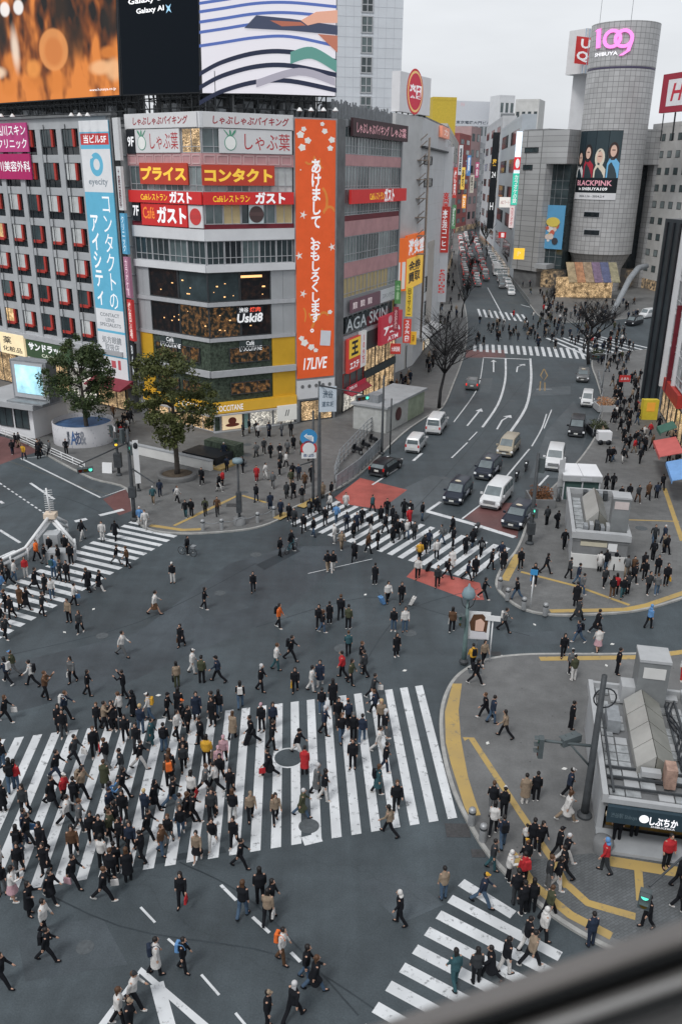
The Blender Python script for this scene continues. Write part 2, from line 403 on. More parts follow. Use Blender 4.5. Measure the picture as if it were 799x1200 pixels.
# worn patches and coloured lanes (each a thin layer of its own)
flat('asphalt_patch', [[(440, 588), (505, 557), (545, 563), (548, 572), (500, 602), (470, 604)], [(672, 560), (620, 560), (640, 505), (672, 470), (690, 500)], [(553, 443), (577, 443), (574, 461), (556, 459)], [(618, 456), (668, 452), (668, 462), (620, 464)]], M_ROAD2, .003)
flat('asphalt_patch', [[(-80, 800), (160, 742), (270, 660), (340, 640), (420, 640), (330, 720), (150, 800), (-80, 860)]], asphalt('asphalt_pale', (.055, .067, .077), 3), .002)
flat('asphalt_patch', [[(20, 537), (72, 532), (152, 572), (120, 584)]], M_ROAD2, .003)
flat('asphalt_patch', [[(215, 700), (260, 690), (292, 712), (240, 726)], [(420, 1035), (468, 1018), (520, 1060), (470, 1082)], [(20, 1090), (120, 1075), (150, 1130), (30, 1150)], [(590, 742), (680, 738), (700, 752), (600, 757)]], asphalt('asphalt_worn', (.060, .073, .083), 31), .0025)
flat('asphalt_patch', [[(300, 662), (345, 640), (352, 646), (310, 668)], [(560, 715), (600, 728), (588, 740), (550, 726)], [(150, 1010), (262, 992), (266, 999), (152, 1018)]], M_ROAD3, .0028)
flat('red_lane', [[(392, 583), (422, 560), (477, 574), (446, 597), (400, 590)], [(476, 676), (486, 665), (562, 683), (567, 703), (548, 703)]], M_REDROAD, .004)
flat('red_lane', [[(-40, 505), (5, 512), (52, 527), (20, 537), (-40, 560)], [(121, 585), (151, 571), (156, 598), (140, 604)], [(542, 607), (570, 588), (610, 590), (606, 631)], [(546, 410), (590, 410), (592, 419), (545, 419)]], M_MAROON, .004)

# ------------------------------------------------------------------ crossings and lines
def crossing(u0, u1, l0, l1, n0, n1, pitch, duty=.5, z=ZM+.003):
    "stripes from the line u0-u1 to the line l0-l1; index 0 sits at u0/l0"
    a0, a1, b0, b1 = [Vector(G(*p, z)) for p in (u0, u1, l0, l1)]
    du = (a1-a0).normalized(); dl = (b1-b0).normalized(); mb = MB(); cs = []
    for i in range(n0, n1):
        w = pitch*duty/2; t = i*pitch
        p = [b0+dl*(t-w), b0+dl*(t+w), a0+du*(t+w), a0+du*(t-w)]
        ar = sum(p[k].x*p[(k+1) % 4].y-p[(k+1) % 4].x*p[k].y for k in range(4))
        if ar < 0: p = p[::-1]
        mb.poly([(v.x, v.y, z) for v in p]); cs.append(((a0+du*t), (b0+dl*t)))
    mb.build('crossing_stripes', M_WHITE, kind='structure'); return cs
X_MAIN = crossing((490.5, 803.5), (45, 861), (530, 959), (50, 1039), 0, 30, .928)
X_LEFT = crossing((144, 616), (0, 692), (206, 629), (20, 737), -1, 21, .985)
X_MID = crossing((397, 587.5), (599, 643), (343, 614.5), (556, 681), 0, 18, 1.0)
cs = MB()
for l, r in [((540, 1034), (601, 1072)), ((527, 1053), (656, 1121)), ((513.5, 1071.5), (690, 1163)), ((500, 1091), (700, 1195)), ((486, 1112), (690, 1218)), ((471, 1133.5), (680, 1244)), ((455, 1155), (660, 1265)), ((439.5, 1180), (640, 1295)), ((424, 1206), (620, 1325)), ((408, 1234), (600, 1352))]:
    stroke([l, r], .5, ZM+.003, cs)
cs.build('crossing_stripes', M_WHITE, kind='structure')
X_FAR = crossing((556, 403), (690, 409), (556, 411.5), (692, 421.5), 0, 20, 1.07)
fm = MB()
for i in range(9): stroke([(560+i*6.4, 362+i*.8), (563+i*6.8, 371+i*.8)], .5, ZM+.003, fm)
for i in range(8): stroke([(640+i*9, 396-i*.2), (690+i*11, 418-i*1.2)], .6, ZM+.003, fm)
fm.build('crossing_stripes', M_WHITE, kind='structure')
lm = MB(); Z2 = ZM+.001
for pts, w_ in [
    (smooth_line([(592, 420), (591.5, 446), (583, 474), (565, 500.6)]), .3), (smooth_line([(621, 420), (621.8, 446), (615.6, 478), (595.5, 509)]), .34),
    (smooth_line([(640, 485), (634, 503), (622.7, 523)]), .16), ([(558.7, 506), (549, 516)], .13), ([(547.5, 518.5), (529, 536.5)], .16), (smooth_line([(566, 420), (562, 446), (554, 464), (531.5, 494.5)]), .14),
    ([(565.7, 419), (619, 421)], .4), ([(500, 599), (552, 613.5), (603, 629.5)], .55), ([(500, 599), (516, 588)], .3), ([(541, 608), (566, 589)], .16), ([(590, 562), (620, 526)], .18), ([(631, 569), (642, 557)], .22), ([(648, 548), (657, 533)], .2),
    ([(610, 357), (621, 360)], .3), ([(571, 337), (590, 372)], .25), ([(484, 540), (494, 531)], .3), ([(436, 568), (466, 549)], .2),
    ([(118, 1204), (165, 1137), (242, 1204)], .28), ([(184, 1152), (198, 1204)], .5), ([(165, 1063), (182, 1081)], .1), ([(197, 1100), (206, 1108)], .1), ([(236, 1142), (257, 1166)], .1), ([(276, 1187), (290, 1204)], .1),
    ([(259, 1037), (277, 1055)], .14), ([(296, 1074.5), (316, 1093)], .14), ([(341, 1116), (352, 1127)], .14),
    ([(25, 537), (118, 583), (150, 572)], .2), ([(27, 537), (75, 532)], .15), ([(117, 604), (145, 597)], .5), ([(36, 566), (64, 585)], .25), ([(0, 621), (24, 636)], .25), ([(-5, 655), (18, 645)], .25), ([(62, 622), (78, 618)], .2), ([(88, 611), (102, 608)], .5),
    ([(355, 986), (376, 981)], .55), ([(0, 566), (-40, 550)], .2), ([(4, 590), (0, 587)], .3),
    ([(361, 672), (436, 655)], .07), ([(628, 456), (646, 456)], .14), ([(646, 480), (637, 502)], .14)]:
    stroke(pts, w_, Z2, lm)
for i in range(12): stroke([(0+i*4.6, 566+i*3.1), (2.6+i*4.6, 567.8+i*3.1)], .16, Z2, lm)
for x, y, s in ((578, 436, 1), (551, 497, 1)):                   # straight-on arrows
    tip = (x, y-12) if y < 450 else (x+10, y-15)
    base = (x, y) if y < 450 else (x-4, y+2)
    stroke([base, tip], .22, Z2, lm); d = (tip[0]-base[0], tip[1]-base[1])
    a = Vector(G(*base)); b = Vector(G(*tip)); u = (b-a).normalized(); nn = Vector((-u.y, u.x)); q = b+u*1.6
    lm.poly([((b-nn*.5).x, (b-nn*.5).y, Z2), ((b+nn*.5).x, (b+nn*.5).y, Z2), (q.x, q.y, Z2)][::-1])
for pts in ([(605, 436), (606, 430), (611, 428)], [(582, 503), (588, 492.5), (594, 489)]):
    stroke(pts, .22, Z2, lm); a = Vector(G(*pts[1])); b = Vector(G(*pts[2])); u = (b-a).normalized(); nn = Vector((-u.y, u.x)); q = b+u*1.3
    lm.poly([((b-nn*.6).x, (b-nn*.6).y, Z2), (q.x, q.y, Z2), ((b+nn*.6).x, (b+nn*.6).y, Z2)])
lm.build('lane_markings', M_WHITE, kind='structure')
ym = MB()
for pts in ([(637, 432), (633, 440), (637, 446), (641, 440), (637, 432)], [(633, 447), (632, 458), (638, 458), (638, 448)]): stroke(pts, .16, Z2, ym)
ym.build('lane_markings', paint('lane_yellow', (.3, .2, .08), .6), kind='structure')
YZ = PZ+.009
flat('tactile_paving', [[(530, 801), (521, 834), (522, 870), (528, 895), (544, 946), (550, 957), (563, 955), (556, 936), (548, 910), (540, 867), (537, 832), (541, 801)]], M_YELLOW, YZ)
ty = MB()
for pts, w_ in [([(543, 866), (552, 865), (613, 958), (650, 1012), (664, 1040)], .33), ([(600, 1000), (624, 1036), (668, 1072), (716, 1097)], .42), ([(657, 1030), (688, 1058), (744, 1074)], .38), ([(747, 1015), (750, 1056)], .34), ([(714, 1009), (783, 1020), (860, 1032)], .62), ([(632, 772), (752, 770), (799, 764), (850, 757)], .48),
                ([(644, 716), (700, 715), (733, 714), (758, 709), (799, 695), (850, 680)], .48), ([(610, 670), (676, 687), (737, 709)], .3), ([(591, 680), (607, 650)], .62), ([(176, 615.5), (214, 621), (236, 620)], .5), ([(204, 616), (270, 585)], .32), ([(230, 603), (278, 581)], .3), ([(284, 580.5), (312, 589)], .3), ([(324, 608), (337, 601)], .8), ([(352, 594), (371, 584)], .8), ([(244, 549), (262, 536)], .6), ([(736, 546), (799, 546)], .01),
                ([(733, 609), (795, 611)], .2), ([(778, 572), (799, 634)], .4), ([(10, 540), (95, 570), (130, 580)], .01)]:
    stroke(pts, w_, YZ, ty)
ty.build('tactile_paving', M_YELLOW, kind='structure')
sk = MB()
for pts in ([(-10, 1010), (140, 1085), (330, 1120), (450, 1190)], [(210, 1010), (300, 1060), (420, 1190)], [(0, 770), (160, 730), (300, 660)], [(300, 735), (430, 700), (520, 720), (620, 745)], [(560, 690), (470, 720), (420, 790)], [(420, 660), (520, 560), (620, 440)], [(470, 640), (560, 540), (640, 440)], [(-10, 600), (60, 580), (140, 610)]): stroke(smooth_line(pts, 5), .07, .0034, sk)
sk.build('road_seams', M_ROAD3, kind='structure')
# manholes, drain grates, scraps of litter on the ground
M_IRON = mat('cast_iron', (.05, .05, .052), .6, .3, 6); M_IRON2 = mat('manhole_lid', (.075, .085, .092), .6, .25, 5)
def cover(px, py, r, z, square=False, m=M_IRON2, ring=None):
    g = G(px, py, z); mb = MB()
    if square: mb.box(g[0]-r, g[0]+r, g[1]-r*.8, g[1]+r*.8, z-.01, z+.006, m)
    else:
        mb.lathe([(r*1.14, 0), (r*1.14, .008), (r, .009)], (g[0], g[1], z-.004), 24, ring or m, False); mb.lathe([(r, .001), (r, .011), (0, .011)], (g[0], g[1], z-.004), 24, m, False)
    mb.build('manhole_cover', m, kind='structure')
for a in [(338, 888, .72, .009, False, M_ROAD, M_WHITE), (362, 968, .42, .006), (120, 745, .35, .006), (330, 722, .35, .006), (480, 742, .4, .006), (100, 1110, .3, .006), (520, 560, .35, .006), (600, 470, .4, .006), (300, 650, .4, .006), (60, 590, .4, .006), (560, 1000, .3, .006, True, M_IRON), (536, 973, .55, .008, True, M_IRON), (272, 592, .5, PZ+.01, True, M_IRON), (289, 533, .5, PZ), (290, 521, .45, PZ), (286, 546, .35, PZ), (287, 577, .3, PZ), (751, 619, .45, PZ), (581, 766, .3, .006, True, M_IRON), (556, 786, .4, PZ, True), (621, 1092, .3, .006), (716, 540, .5, PZ, True, M_PAVE2), (720, 513, .5, PZ, True, M_PAVE2), (258, 695, .35, .006), (402, 760, .5, .006)]: cover(*a)
M_SCRAP = mat('paper_scrap', (.6, .6, .58), .8, .1)
sm = MB()
for px, py in [(428, 697), (474, 786), (626, 732), (717, 755), (710, 780), (571, 871), (661, 901), (654, 1034), (588, 769), (708, 622), (668, 788), (186, 815), (110, 714), (76, 741), (560, 1047), (694, 766)]:
    g = G(px, py, PZ+.012 if py > 770 and px > 530 else .012); z = PZ+.02 if py > 770 and px > 530 else .02
    a = R.random()*3; c_, s_ = math.cos(a)*.16, math.sin(a)*.16
    sm.hexa([(g[0]-c_, g[1]-s_, z-.012), (g[0]+s_*.6, g[1]-c_*.6, z-.012), (g[0]+c_, g[1]+s_, z-.012), (g[0]-s_*.6, g[1]+c_*.6, z-.012), (g[0]-c_, g[1]-s_, z+.02), (g[0]+s_*.6, g[1]-c_*.6, z+.006), (g[0]+c_, g[1]+s_, z+.012), (g[0]-s_*.6, g[1]+c_*.6, z+.03)])
tag(sm.build('paper_litter', M_SCRAP), kind='stuff')
# ------------------------------------------------------------------ building materials
M_CONC = mat('concrete_grey', (.30, .315, .33), .75, .16, .5); M_CONC_D = mat('concrete_dark', (.16, .165, .17), .8, .25, .6)
M_WHITEWALL = mat('white_panel', (.66, .67, .69), .55, .07, .4); M_OFFW = mat('offwhite_panel', (.56, .56, .55), .6, .1, .5)
M_PINK = mat('pink_panel', (.52, .29, .30), .6, .14, .6); M_GREYP = mat('grey_panel', (.36, .375, .39), .5, .08, .4)
M_YEL = mat('yellow_panel', (.62, .36, .03), .5, .08, .5); M_DGREEN = mat('dark_green_panel', (.045, .06, .062), .5, .2, .6)
M_MULL = mat('window_frame_grey', (.42, .43, .45), .45, .08, 2); M_MULLD = mat('window_frame_dark', (.045, .05, .055), .45, .2, 2)
M_STEEL = mat('steel_dark', (.045, .05, .055), .55, .35, 2); M_STEELG = mat('steel_grey', (.22, .235, .25), .5, .25, 2)
M_BLACK = mat('black_panel', (.018, .021, .026), .45, .25, 1); M_ROOF = mat('roof_deck', (.2, .205, .21), .85, .3, .4)
M_RED = mat('red_sign', (.5, .035, .03), .45, .1, .5, emit=.12); M_REDW = mat('red_frame', (.42, .045, .035), .5, .2, 1)
M_DRED = mat('dark_red_panel', (.15, .02, .03), .5, .2, 1)
M_LED_W = mat('lit_white', (.82, .82, .8), .5, .04, 1, emit=.35)
def glass(name, col, rough=.07, var=.5, scale=.35, emit=0.0):
    return mat(name, col, rough, var, scale, emit=emit, spec=.6)
M_GL = glass('glass_dark', (.035, .05, .055)); M_GL2 = glass('glass_teal', (.09, .12, .125), .1, .45); M_GL3 = glass('glass_pale', (.22, .26, .265), .12, .35)
M_GLB = glass('glass_black', (.015, .02, .024), .06); M_CURT = mat('window_blind', (.5, .52, .52), .7, .25, .5)
M_CREAM = mat('cream_blind', (.5, .4, .22), .7, .12, .8)
def lit_interior(name, warm, dark, sc, strength, thr=.55):
    "a room seen behind glass: lamps and lit goods among dark shelves"
    m = mat(name, dark, .12, 0, 1); N, L, b = nodes(m)
    tc = N.new('ShaderNodeTexCoord'); out = None
    for s_, st, lo, hi, det in ((sc*.35, (1, 1, 1), thr-.12, thr+.16, 3), (sc*2.4, (1, 1, 1.3), .36, .74, 5)):
        mp = N.new('ShaderNodeMapping'); mp.inputs['Scale'].default_value = st; L.new(tc.outputs['Object'], mp.inputs[0])
        n = N.new('ShaderNodeTexNoise'); n.inputs['Scale'].default_value = s_; n.inputs['Detail'].default_value = det; L.new(mp.outputs[0], n.inputs['Vector'])
        r = N.new('ShaderNodeMapRange'); r.inputs[1].default_value = lo; r.inputs[2].default_value = hi; L.new(n.outputs['Fac'], r.inputs[0])
        if out is None: out = r.outputs[0]
        else:
            mu = N.new('ShaderNodeMath'); mu.operation = 'MULTIPLY'; L.new(out, mu.inputs[0]); L.new(r.outputs[0], mu.inputs[1]); out = mu.outputs[0]
    cr_ = N.new('ShaderNodeValToRGB'); e = cr_.color_ramp.elements; w_ = lin(warm)
    e[0].position = 0; e[0].color = (*dark, 1); e[1].position = 1; e[1].color = (*[min(1, c*.6+.4) for c in w_], 1)
    k = e.new(.3); k.color = (*[c*.32+.01 for c in w_], 1); k = e.new(.6); k.color = (*[c*.75 for c in w_], 1)
    L.new(out, cr_.inputs[0]); L.new(cr_.outputs[0], b.inputs['Emission Color']); b.inputs['Emission Strength'].default_value = strength
    return m
M_SHOP = lit_interior('shop_lit', (1, .68, .36), (.05, .035, .02), 2.6, 1.2, .42); M_CAFE = lit_interior('cafe_lit', (1, .46, .14), (.012, .014, .013), 6.5, .5, .56)
M_REST = lit_interior('restaurant_lit', (.95, .42, .25), (.012, .012, .014), 4.5, .05, .57); M_SHOPW = lit_interior('shop_lit_white', (.9, .85, .74), (.07, .07, .07), 2.6, 1.3, .40)
M_FARSHOP = lit_interior('far_shop_lit', (1, .7, .4), (.04, .04, .04), .5, .55, .52)

def window(face, a0, a1, z0, z1, parent, fm=None, gm_=None, div=1, rail=0, d=-.1, fr=.07, child=True):
    "one window: frame with mullions (part) and its glass (sub-part)"
    fm = fm or M_MULL; mb = MB(); lo, hi = min(a0, a1), max(a0, a1)
    face.box(mb, lo, lo+fr, z0, z1, d-.1, d+.05); face.box(mb, hi-fr, hi, z0, z1, d-.1, d+.05)
    face.box(mb, lo+fr, hi-fr, z0, z0+fr, d-.1, d+.048); face.box(mb, lo+fr, hi-fr, z1-fr, z1, d-.1, d+.048)
    for k in range(1, div):
        a = lo+(hi-lo)*k/div; face.box(mb, a-fr*.4, a+fr*.4, z0+fr, z1-fr, d-.09, d+.04)
    if rail: face.box(mb, lo+fr, hi-fr, z0+rail*(z1-z0), z0+rail*(z1-z0)+fr*.8, d-.09, d+.035)
    f = mb.build('window', fm, parent)
    if child:
        g = MB(); face.rect(g, lo+fr*.5, hi-fr*.5, z0+fr*.5, z1-fr*.5, d-.03); p = g.build('pane', gm_ or M_GL, f)
    return f
def part(name, m, parent, fn, label=None):
    mb = MB(); fn(mb); o = mb.build(name, m, parent)
    if label: o['label'] = label
    return o
def sign(name, label, face, a0, a1, z0, z1, m, texts=(), d=.08, th=.14, cat='sign', group=None, extra=None, frame=None, emit_text=.25):
    "a panel hung on a facade; texts: (body, x0,x1,y0,y1 as fractions, colour, options)"
    lo, hi = min(a0, a1), max(a0, a1); mb = MB(); face.box(mb, lo, hi, z0, z1, d, d+th, m)
    if frame: 
        for q in ((lo-.06, lo+.06, z0-.06, z1+.06), (hi-.06, hi+.06, z0-.06, z1+.06)): face.box(mb, *q, d-.01, d+th+.03, frame)
        for q in ((lo+.06, hi-.06, z0-.06, z0+.06), (lo+.06, hi-.06, z1-.06, z1+.06)): face.box(mb, *q, d-.01, d+th+.028, frame)
    base = face.p((lo+hi)/2, z0, d); o = mb.build(name, m, loc=base); tag(o, label, cat, group)
    groups = {}
    def loc(fx, fz):
        a = hi-(hi-lo)*fx if face.rev else lo+(hi-lo)*fx
        return a, z0+(z1-z0)*fz
    for t in texts:
        body, x0, x1, y0, y1, col = t[:6]; op = t[6] if len(t) > 6 else {}
        A, Z = loc(x0, y0); B, Y = loc(x1, y1)
        tm = mat('lettering_'+(col if isinstance(col, str) else '%d_%d_%d' % tuple(int(c*99) for c in col)), col, .5, 0, 1, emit=emit_text)
        groups.setdefault(tm.name, (tm, MB()))
        face.text(groups[tm.name][1], body, A, B, min(Z, Y), max(Z, Y), d+th+.012, tm, bold=op.get('b', .012), vertical=op.get('v', False), slant=op.get('s', 0))
    for tm, q in groups.values(): q.build('lettering', tm, o)
    if extra: extra(o, loc, d+th)
    return o
def shapepart(name, face, parent, pts, d, m, th=.015):
    mb = MB(); face.shape(mb, pts, d, m, th); return mb.build(name, m, parent)
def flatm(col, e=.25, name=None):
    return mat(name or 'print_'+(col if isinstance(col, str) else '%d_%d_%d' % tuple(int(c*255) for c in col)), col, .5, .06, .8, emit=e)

dL = hdir(-1060); dF = hdir(2460); dR = hdir(863)
P1 = G(251, 508); P3 = addp(P1, dF, 15.61); PL = addp(P1, dL, 11.5); PR = addp(P3, dR, 21.3)
FF = Face(P1, dF); FL = Face(P1, dL); FR = Face(P3, dR)
ROOFZ = 33.4
def inset(P, *fs):
    return P
# ================================================================== corner office building
cb = thing('office_building', 'nine storey corner building striped with pink bands and shop signs, yellow panels low down', 'building', (P1[0], P1[1], 0))
back = [PL, P1, P3, PR, addp(PR, (-dF[0], -dF[1]), 18), addp(PL, (-dL[1]*-1, dL[0]*-1), 0)]
back = [PL, P1, P3, PR, (PR[0]-19, PR[1]-1)]
def shrink(poly, t):
    c = (sum(p[0] for p in poly)/len(poly), sum(p[1] for p in poly)/len(poly))
    return [(p[0]+(c[0]-p[0])*t, p[1]+(c[1]-p[1])*t) for p in poly]
core = [FL.p(11.4, 0, -.6)[:2], FL.p(.25, 0, -.6)[:2], FF.p(.4, 0, -.6)[:2], FF.p(15.3, 0, -.6)[:2], FR.p(.6, 0, -.6)[:2], FR.p(21.2, 0, -.6)[:2], (PR[0]-19, PR[1]-2)]
part('core_wall', M_CONC_D, cb, lambda m: m.prism(core, .05, 33.2, None, None))
part('roof', M_ROOF, cb, lambda m: m.prism(shrink(back, .01), 33.2, 33.5))
def band(face, a0, a1, z0, z1, m, d0=-.6, d1=0.0, name='facade_band', parent=None): return part(name, m, parent or cb, lambda q: face.box(q, a0, a1, z0, z1, d0, d1))
CT = .001
for (z0, z1, m, d1, nm) in [(32.25, 33.75, M_WHITEWALL, .05, 'fascia'), (28.62, 29.85, M_PINK, 0, 'pink_band'), (22.4, 22.85, M_DRED, -.02, 'red_band'), (21.2, 22.38, M_WHITEWALL, .1, 'white_band'), (17.95, 18.7, M_WHITEWALL, .22, 'white_band'), (14.3, 14.75, M_MULL, .12, 'ledge'), (10.45, 10.85, M_MULL, .12, 'ledge'), (6.5, 7.2, M_MULL, .3, 'ledge')]:
    band(FF, .02 if d1 <= 0 else -.02, 10.33, z0, z1, m, -.6, d1, nm); band(FL, .0, 11.45, z0, z1, m, -.6, d1-.002, nm)
M_PINKL = mat('pink_frame', (.6, .42, .42), .6, .1, 1)
for face, a0, a1, n in ((FF, .1, 10.2, 7), (FL, .1, 11.3, 8)):
    for k in range(n):
        w_ = (a1-a0)/n
        part('vent_panel', M_PINKL, cb, lambda q: [face.box(q, a0+k*w_+.12, a0+k*w_+.2, 28.8, 29.7, .004, .05), face.box(q, a0+(k+1)*w_-.2, a0+(k+1)*w_-.12, 28.8, 29.7, .004, .05), face.box(q, a0+k*w_+.2, a0+(k+1)*w_-.2, 29.6, 29.7, .004, .048), face.box(q, a0+k*w_+.2, a0+(k+1)*w_-.2, 28.8, 28.9, .004, .048)])
def row(face, a0, a1, n, z0, z1, fm, gms, div=2, rail=0, d=-.12):
    w_ = (a1-a0)/n
    for k in range(n): window(face, a0+k*w_+.02, a0+(k+1)*w_-.02, z0, z1, cb, fm, gms[k % len(gms)] if isinstance(gms, (list, tuple)) else gms, div, rail, d)
# front and left faces, from the top row down
row(FF, .1, 10.2, 4, 29.87, 32.23, M_MULL, [M_GL2, M_GL, M_CURT], 2, .25); row(FL, .1, 11.3, 4, 29.87, 32.23, M_MULL, [M_SHOP, M_GL, M_GL2], 2, .25)
row(FF, .1, 10.2, 4, 26.1, 28.6, M_MULL, [M_GL3, M_GL2, M_GL3, M_CURT], 3, .25); row(FL, .1, 11.3, 4, 26.1, 28.6, M_MULL, [M_GL3, M_GL2], 3, .25)
row(FF, .1, 10.2, 5, 22.87, 26.08, M_MULL, [M_GL2, M_CREAM, M_GL], 2, .0); row(FL, .1, 11.3, 4, 22.87, 26.08, M_MULL, [M_GL2, M_GL], 3, 0)
row(FF, .1, 10.2, 5, 18.72, 21.18, M_MULL, [M_GL, M_GLB, M_GL2, M_GL], 3, .28); row(FL, .1, 11.3, 4, 18.72, 21.18, M_MULL, [M_GL, M_GL2, M_GL], 3, .28)
for z0, z1, g in ((14.77, 17.93, (M_REST, M_GL)), (10.87, 14.28, (M_REST, M_CAFE))):
    window(FF, .05, 3.7, z0, z1, cb, M_MULLD, g[1], 1, 0, -.1, .1); window(FF, 3.74, 7.4, z0, z1, cb, M_MULLD, g[0], 1, 0, -.1, .1)
    window(FL, .05, 4.6, z0, z1, cb, M_MULLD, g[1], 1, 0, -.1, .1); window(FL, 4.64, 9.3, z0, z1, cb, M_MULLD, g[0], 1, 0, -.1, .1)
M_LAMPW = mat('lamp_glow', (1, .55, .22), .5, 0, 1, emit=1.1)
for k in range(26):
    f_, w__ = (FF, 7.2) if k % 2 else (FL, 9.0); a_ = R.uniform(.4, w__-.5); z_ = R.choice([(15.2, 17.3), (11.3, 13.6)]); zz = R.uniform(*z_); s_ = R.uniform(.06, .16)
    part('interior_lamp', M_LAMPW, cb, lambda q: f_.box(q, a_, a_+s_*R.uniform(1, 2.5), zz, zz+s_, -.128, -.09))
part('lamp_strip', M_LAMPW, cb, lambda q: FF.box(q, 3.9, 6.4, 17.25, 17.5, -.128, -.07))
M_HEDGE = mat('planted_facade', (.05, .068, .05), .7, .8, 3.5, bump=.6)
for z0, z1 in ((7.22, 10.43), (3.6, 6.48)):
    for face, a0, a1 in ((FF, .0, 7.4), (FL, .0, 9.3)):
        band(face, a0, a1, z0, z1, M_HEDGE, -.6, -.06, 'planted_panel')
    window(FF, 2.2, 7.1, z0+.7, z1-.75, cb, M_MULLD, M_CAFE, 3, 0, .1, .08); window(FL, 1.6, 4.6, z0+.7, z1-.75, cb, M_MULLD, M_CAFE, 2, 0, .1, .08); window(FL, 5.2, 8.8, z0+.7, z1-.75, cb, M_MULLD, M_CAFE, 2, 0, .1, .08)
for z0, z1 in ((14.77, 17.93), (10.87, 14.28)):
    for k in range(2): band(FF, 7.45+k*1.46, 8.88+k*1.46, z0, z1, M_GREYP, -.6, -.02-.01*k, 'cladding_panel')
    for k in range(2): band(FL, 9.34+k*1.05, 10.36+k*1.05, z0, z1, M_GREYP, -.6, -.02-.01*k, 'cladding_panel')
for z0, z1 in ((7.22, 10.43), (3.6, 6.48)):
    band(FF, 7.45, 10.32, z0, z1, M_YEL, -.6, .04, 'yellow_panel'); band(FL, 9.34, 11.4, z0, z1, M_YEL, -.6, .04, 'yellow_panel')
band(FF, -.05, 10.33, 2.3, 3.58, M_YEL, -.6, .35, 'shop_fascia'); band(FL, 0, 11.4, 2.3, 3.58, M_YEL, -.6, .348, 'shop_fascia')
part('canopy', M_MULL, cb, lambda q: [FF.box(q, -.1, 10.3, 2.12, 2.28, -.5, .7), FL.box(q, .0, 11.3, 2.12, 2.28, -.5, .698)])
# street level: display windows and the lit sales floor
for a0, a1, g, dv in ((.1, .9, M_HEDGE, 1), (.95, 3.6, M_SHOP, 1), (4.5, 7.4, M_SHOPW, 2), (7.5, 10.2, M_SHOPW, 1)): window(FF, a0, a1, .13, 2.1, cb, M_MULL, g, dv, 0, -.15, .07)
for a0, a1 in ((.1, 3.6), (3.7, 7.4), (7.5, 11.2)): window(FL, a0, a1, .13, 2.1, cb, M_MULL, M_SHOP, 2, 0, -.15, .07)
M_CAKE = flatm((.12, .03, .02), .25); M_POSTER = flatm((.85, .66, .42), .45)
tag(part('display_poster', M_POSTER, cb, lambda q: FF.box(q, 1.1, 3.5, .25, 2.0, -.1, -.06))); 
part('display_cake', M_CAKE, cb, lambda q: [FF.disc(q, 2.3, .75, .85, .22, -.05, M_CAKE), FF.disc(q, 2.3, 1.25, .5, .42, -.048, M_CAKE)])
part('doorway_step', M_CONC, cb, lambda q: [FF.box(q, -.1, 10.3, .1, .2, -.1, .5)])
part('column', mat('teal_column', (.25, .4, .38), .5, .1), cb, lambda q: FF.box(q, 3.75, 4.2, .12, 2.1, -.1, .1))
# grey pier, orange banner bay
band(FF, 10.36, 15.6, .05, 33.6, M_CONC, -.6, .0, 'pier'); band(FR, .0, 2.3, 2.6, 33.6, M_CONC_D, -.6, .012, 'pier')
part('ground_floor_panel', M_WHITEWALL, cb, lambda q: FF.box(q, 10.5, 15.5, 2.9, 5.1, .01, .12))
window(FF, 10.9, 15.2, .13, 2.7, cb, M_MULLD, M_SHOP, 2, 0, .12, .12)
for k in range(5): part('round_vent', M_CONC_D, cb, lambda q: FF.disc(q, 11.2+k*.9, 4.4, .22, .22, .125, M_CONC_D))
# right face
RA, RB = 2.32, 21.2
for z0, z1, m, d1, nm in [(28.9, 30.1, M_PINK, 0, 'pink_band'), (21.2, 22.9, M_PINK, 0, 'pink_band'), (16.5, 18.2, M_PINK, 0, 'pink_band'), (22.92, 23.5, M_DRED, -.05, 'red_band'), (12.0, 14.1, M_GREYP, -.1, 'facade_band'), (9.1, 9.5, M_MULL, .1, 'ledge')]:
    band(FR, RA, RB, z0, z1, m, -.6, d1, nm)
def rowr(n, z0, z1, g, div, rail=0):
    w_ = (RB-RA)/n
    for k in range(n): window(FR, RA+k*w_+.02, RA+(k+1)*w_-.02, z0, z1, cb, M_MULL, g[k % len(g)], div, rail)
rowr(5, 30.12, 33.0, [M_GL2, M_GL3, M_GL2], 4, .3); rowr(5, 26.4, 28.88, [M_GL3, M_GL2, M_GL3], 4, .12); rowr(5, 23.52, 26.38, [M_GL3, M_GL2, M_GL], 4, .1); rowr(5, 18.22, 21.18, [M_GL3, M_GL2, M_GL], 4, .3); rowr(5, 14.12, 16.48, [M_CREAM, M_CREAM, M_CREAM, M_CREAM, M_GL3], 3, .2)
rowr(3, 9.52, 11.98, [M_GL, M_GL2], 4, 0)
band(FR, 20.9, 21.3, .05, 33.6, M_CONC, -.6, .07, 'pier'); band(FR, RA, RB, 33.02, 33.7, M_CONC, -.6, .02, 'fascia')
band(FR, 9.2, 21.2, 6.8, 9.08, M_DGREEN, -.6, .15, 'shop_fascia'); band(FR, 9.2, 21.2, 3.0, 3.9, M_DGREEN, -.6, .15, 'shop_fascia')
for k in range(3): window(FR, 9.3+k*3.95, 13.2+k*3.95, 3.92, 6.78, cb, M_MULLD, M_SHOP, 3, 0, 0, .1); window(FR, 9.3+k*3.95, 13.2+k*3.95, .13, 2.98, cb, M_MULLD, M_SHOP, 2, 0, 0, .1)
window(FR, 2.4, 9.1, .13, 2.6, cb, M_MULLD, M_SHOPW, 3, 0, 0, .1); window(FR, 2.4, 9.1, 2.9, 5.0, cb, M_REDW, M_GL2, 3, 0, 0, .1); band(FR, 2.4, 9.1, 5.02, 9.08, M_OFFW, -.6, 0, 'facade_band')
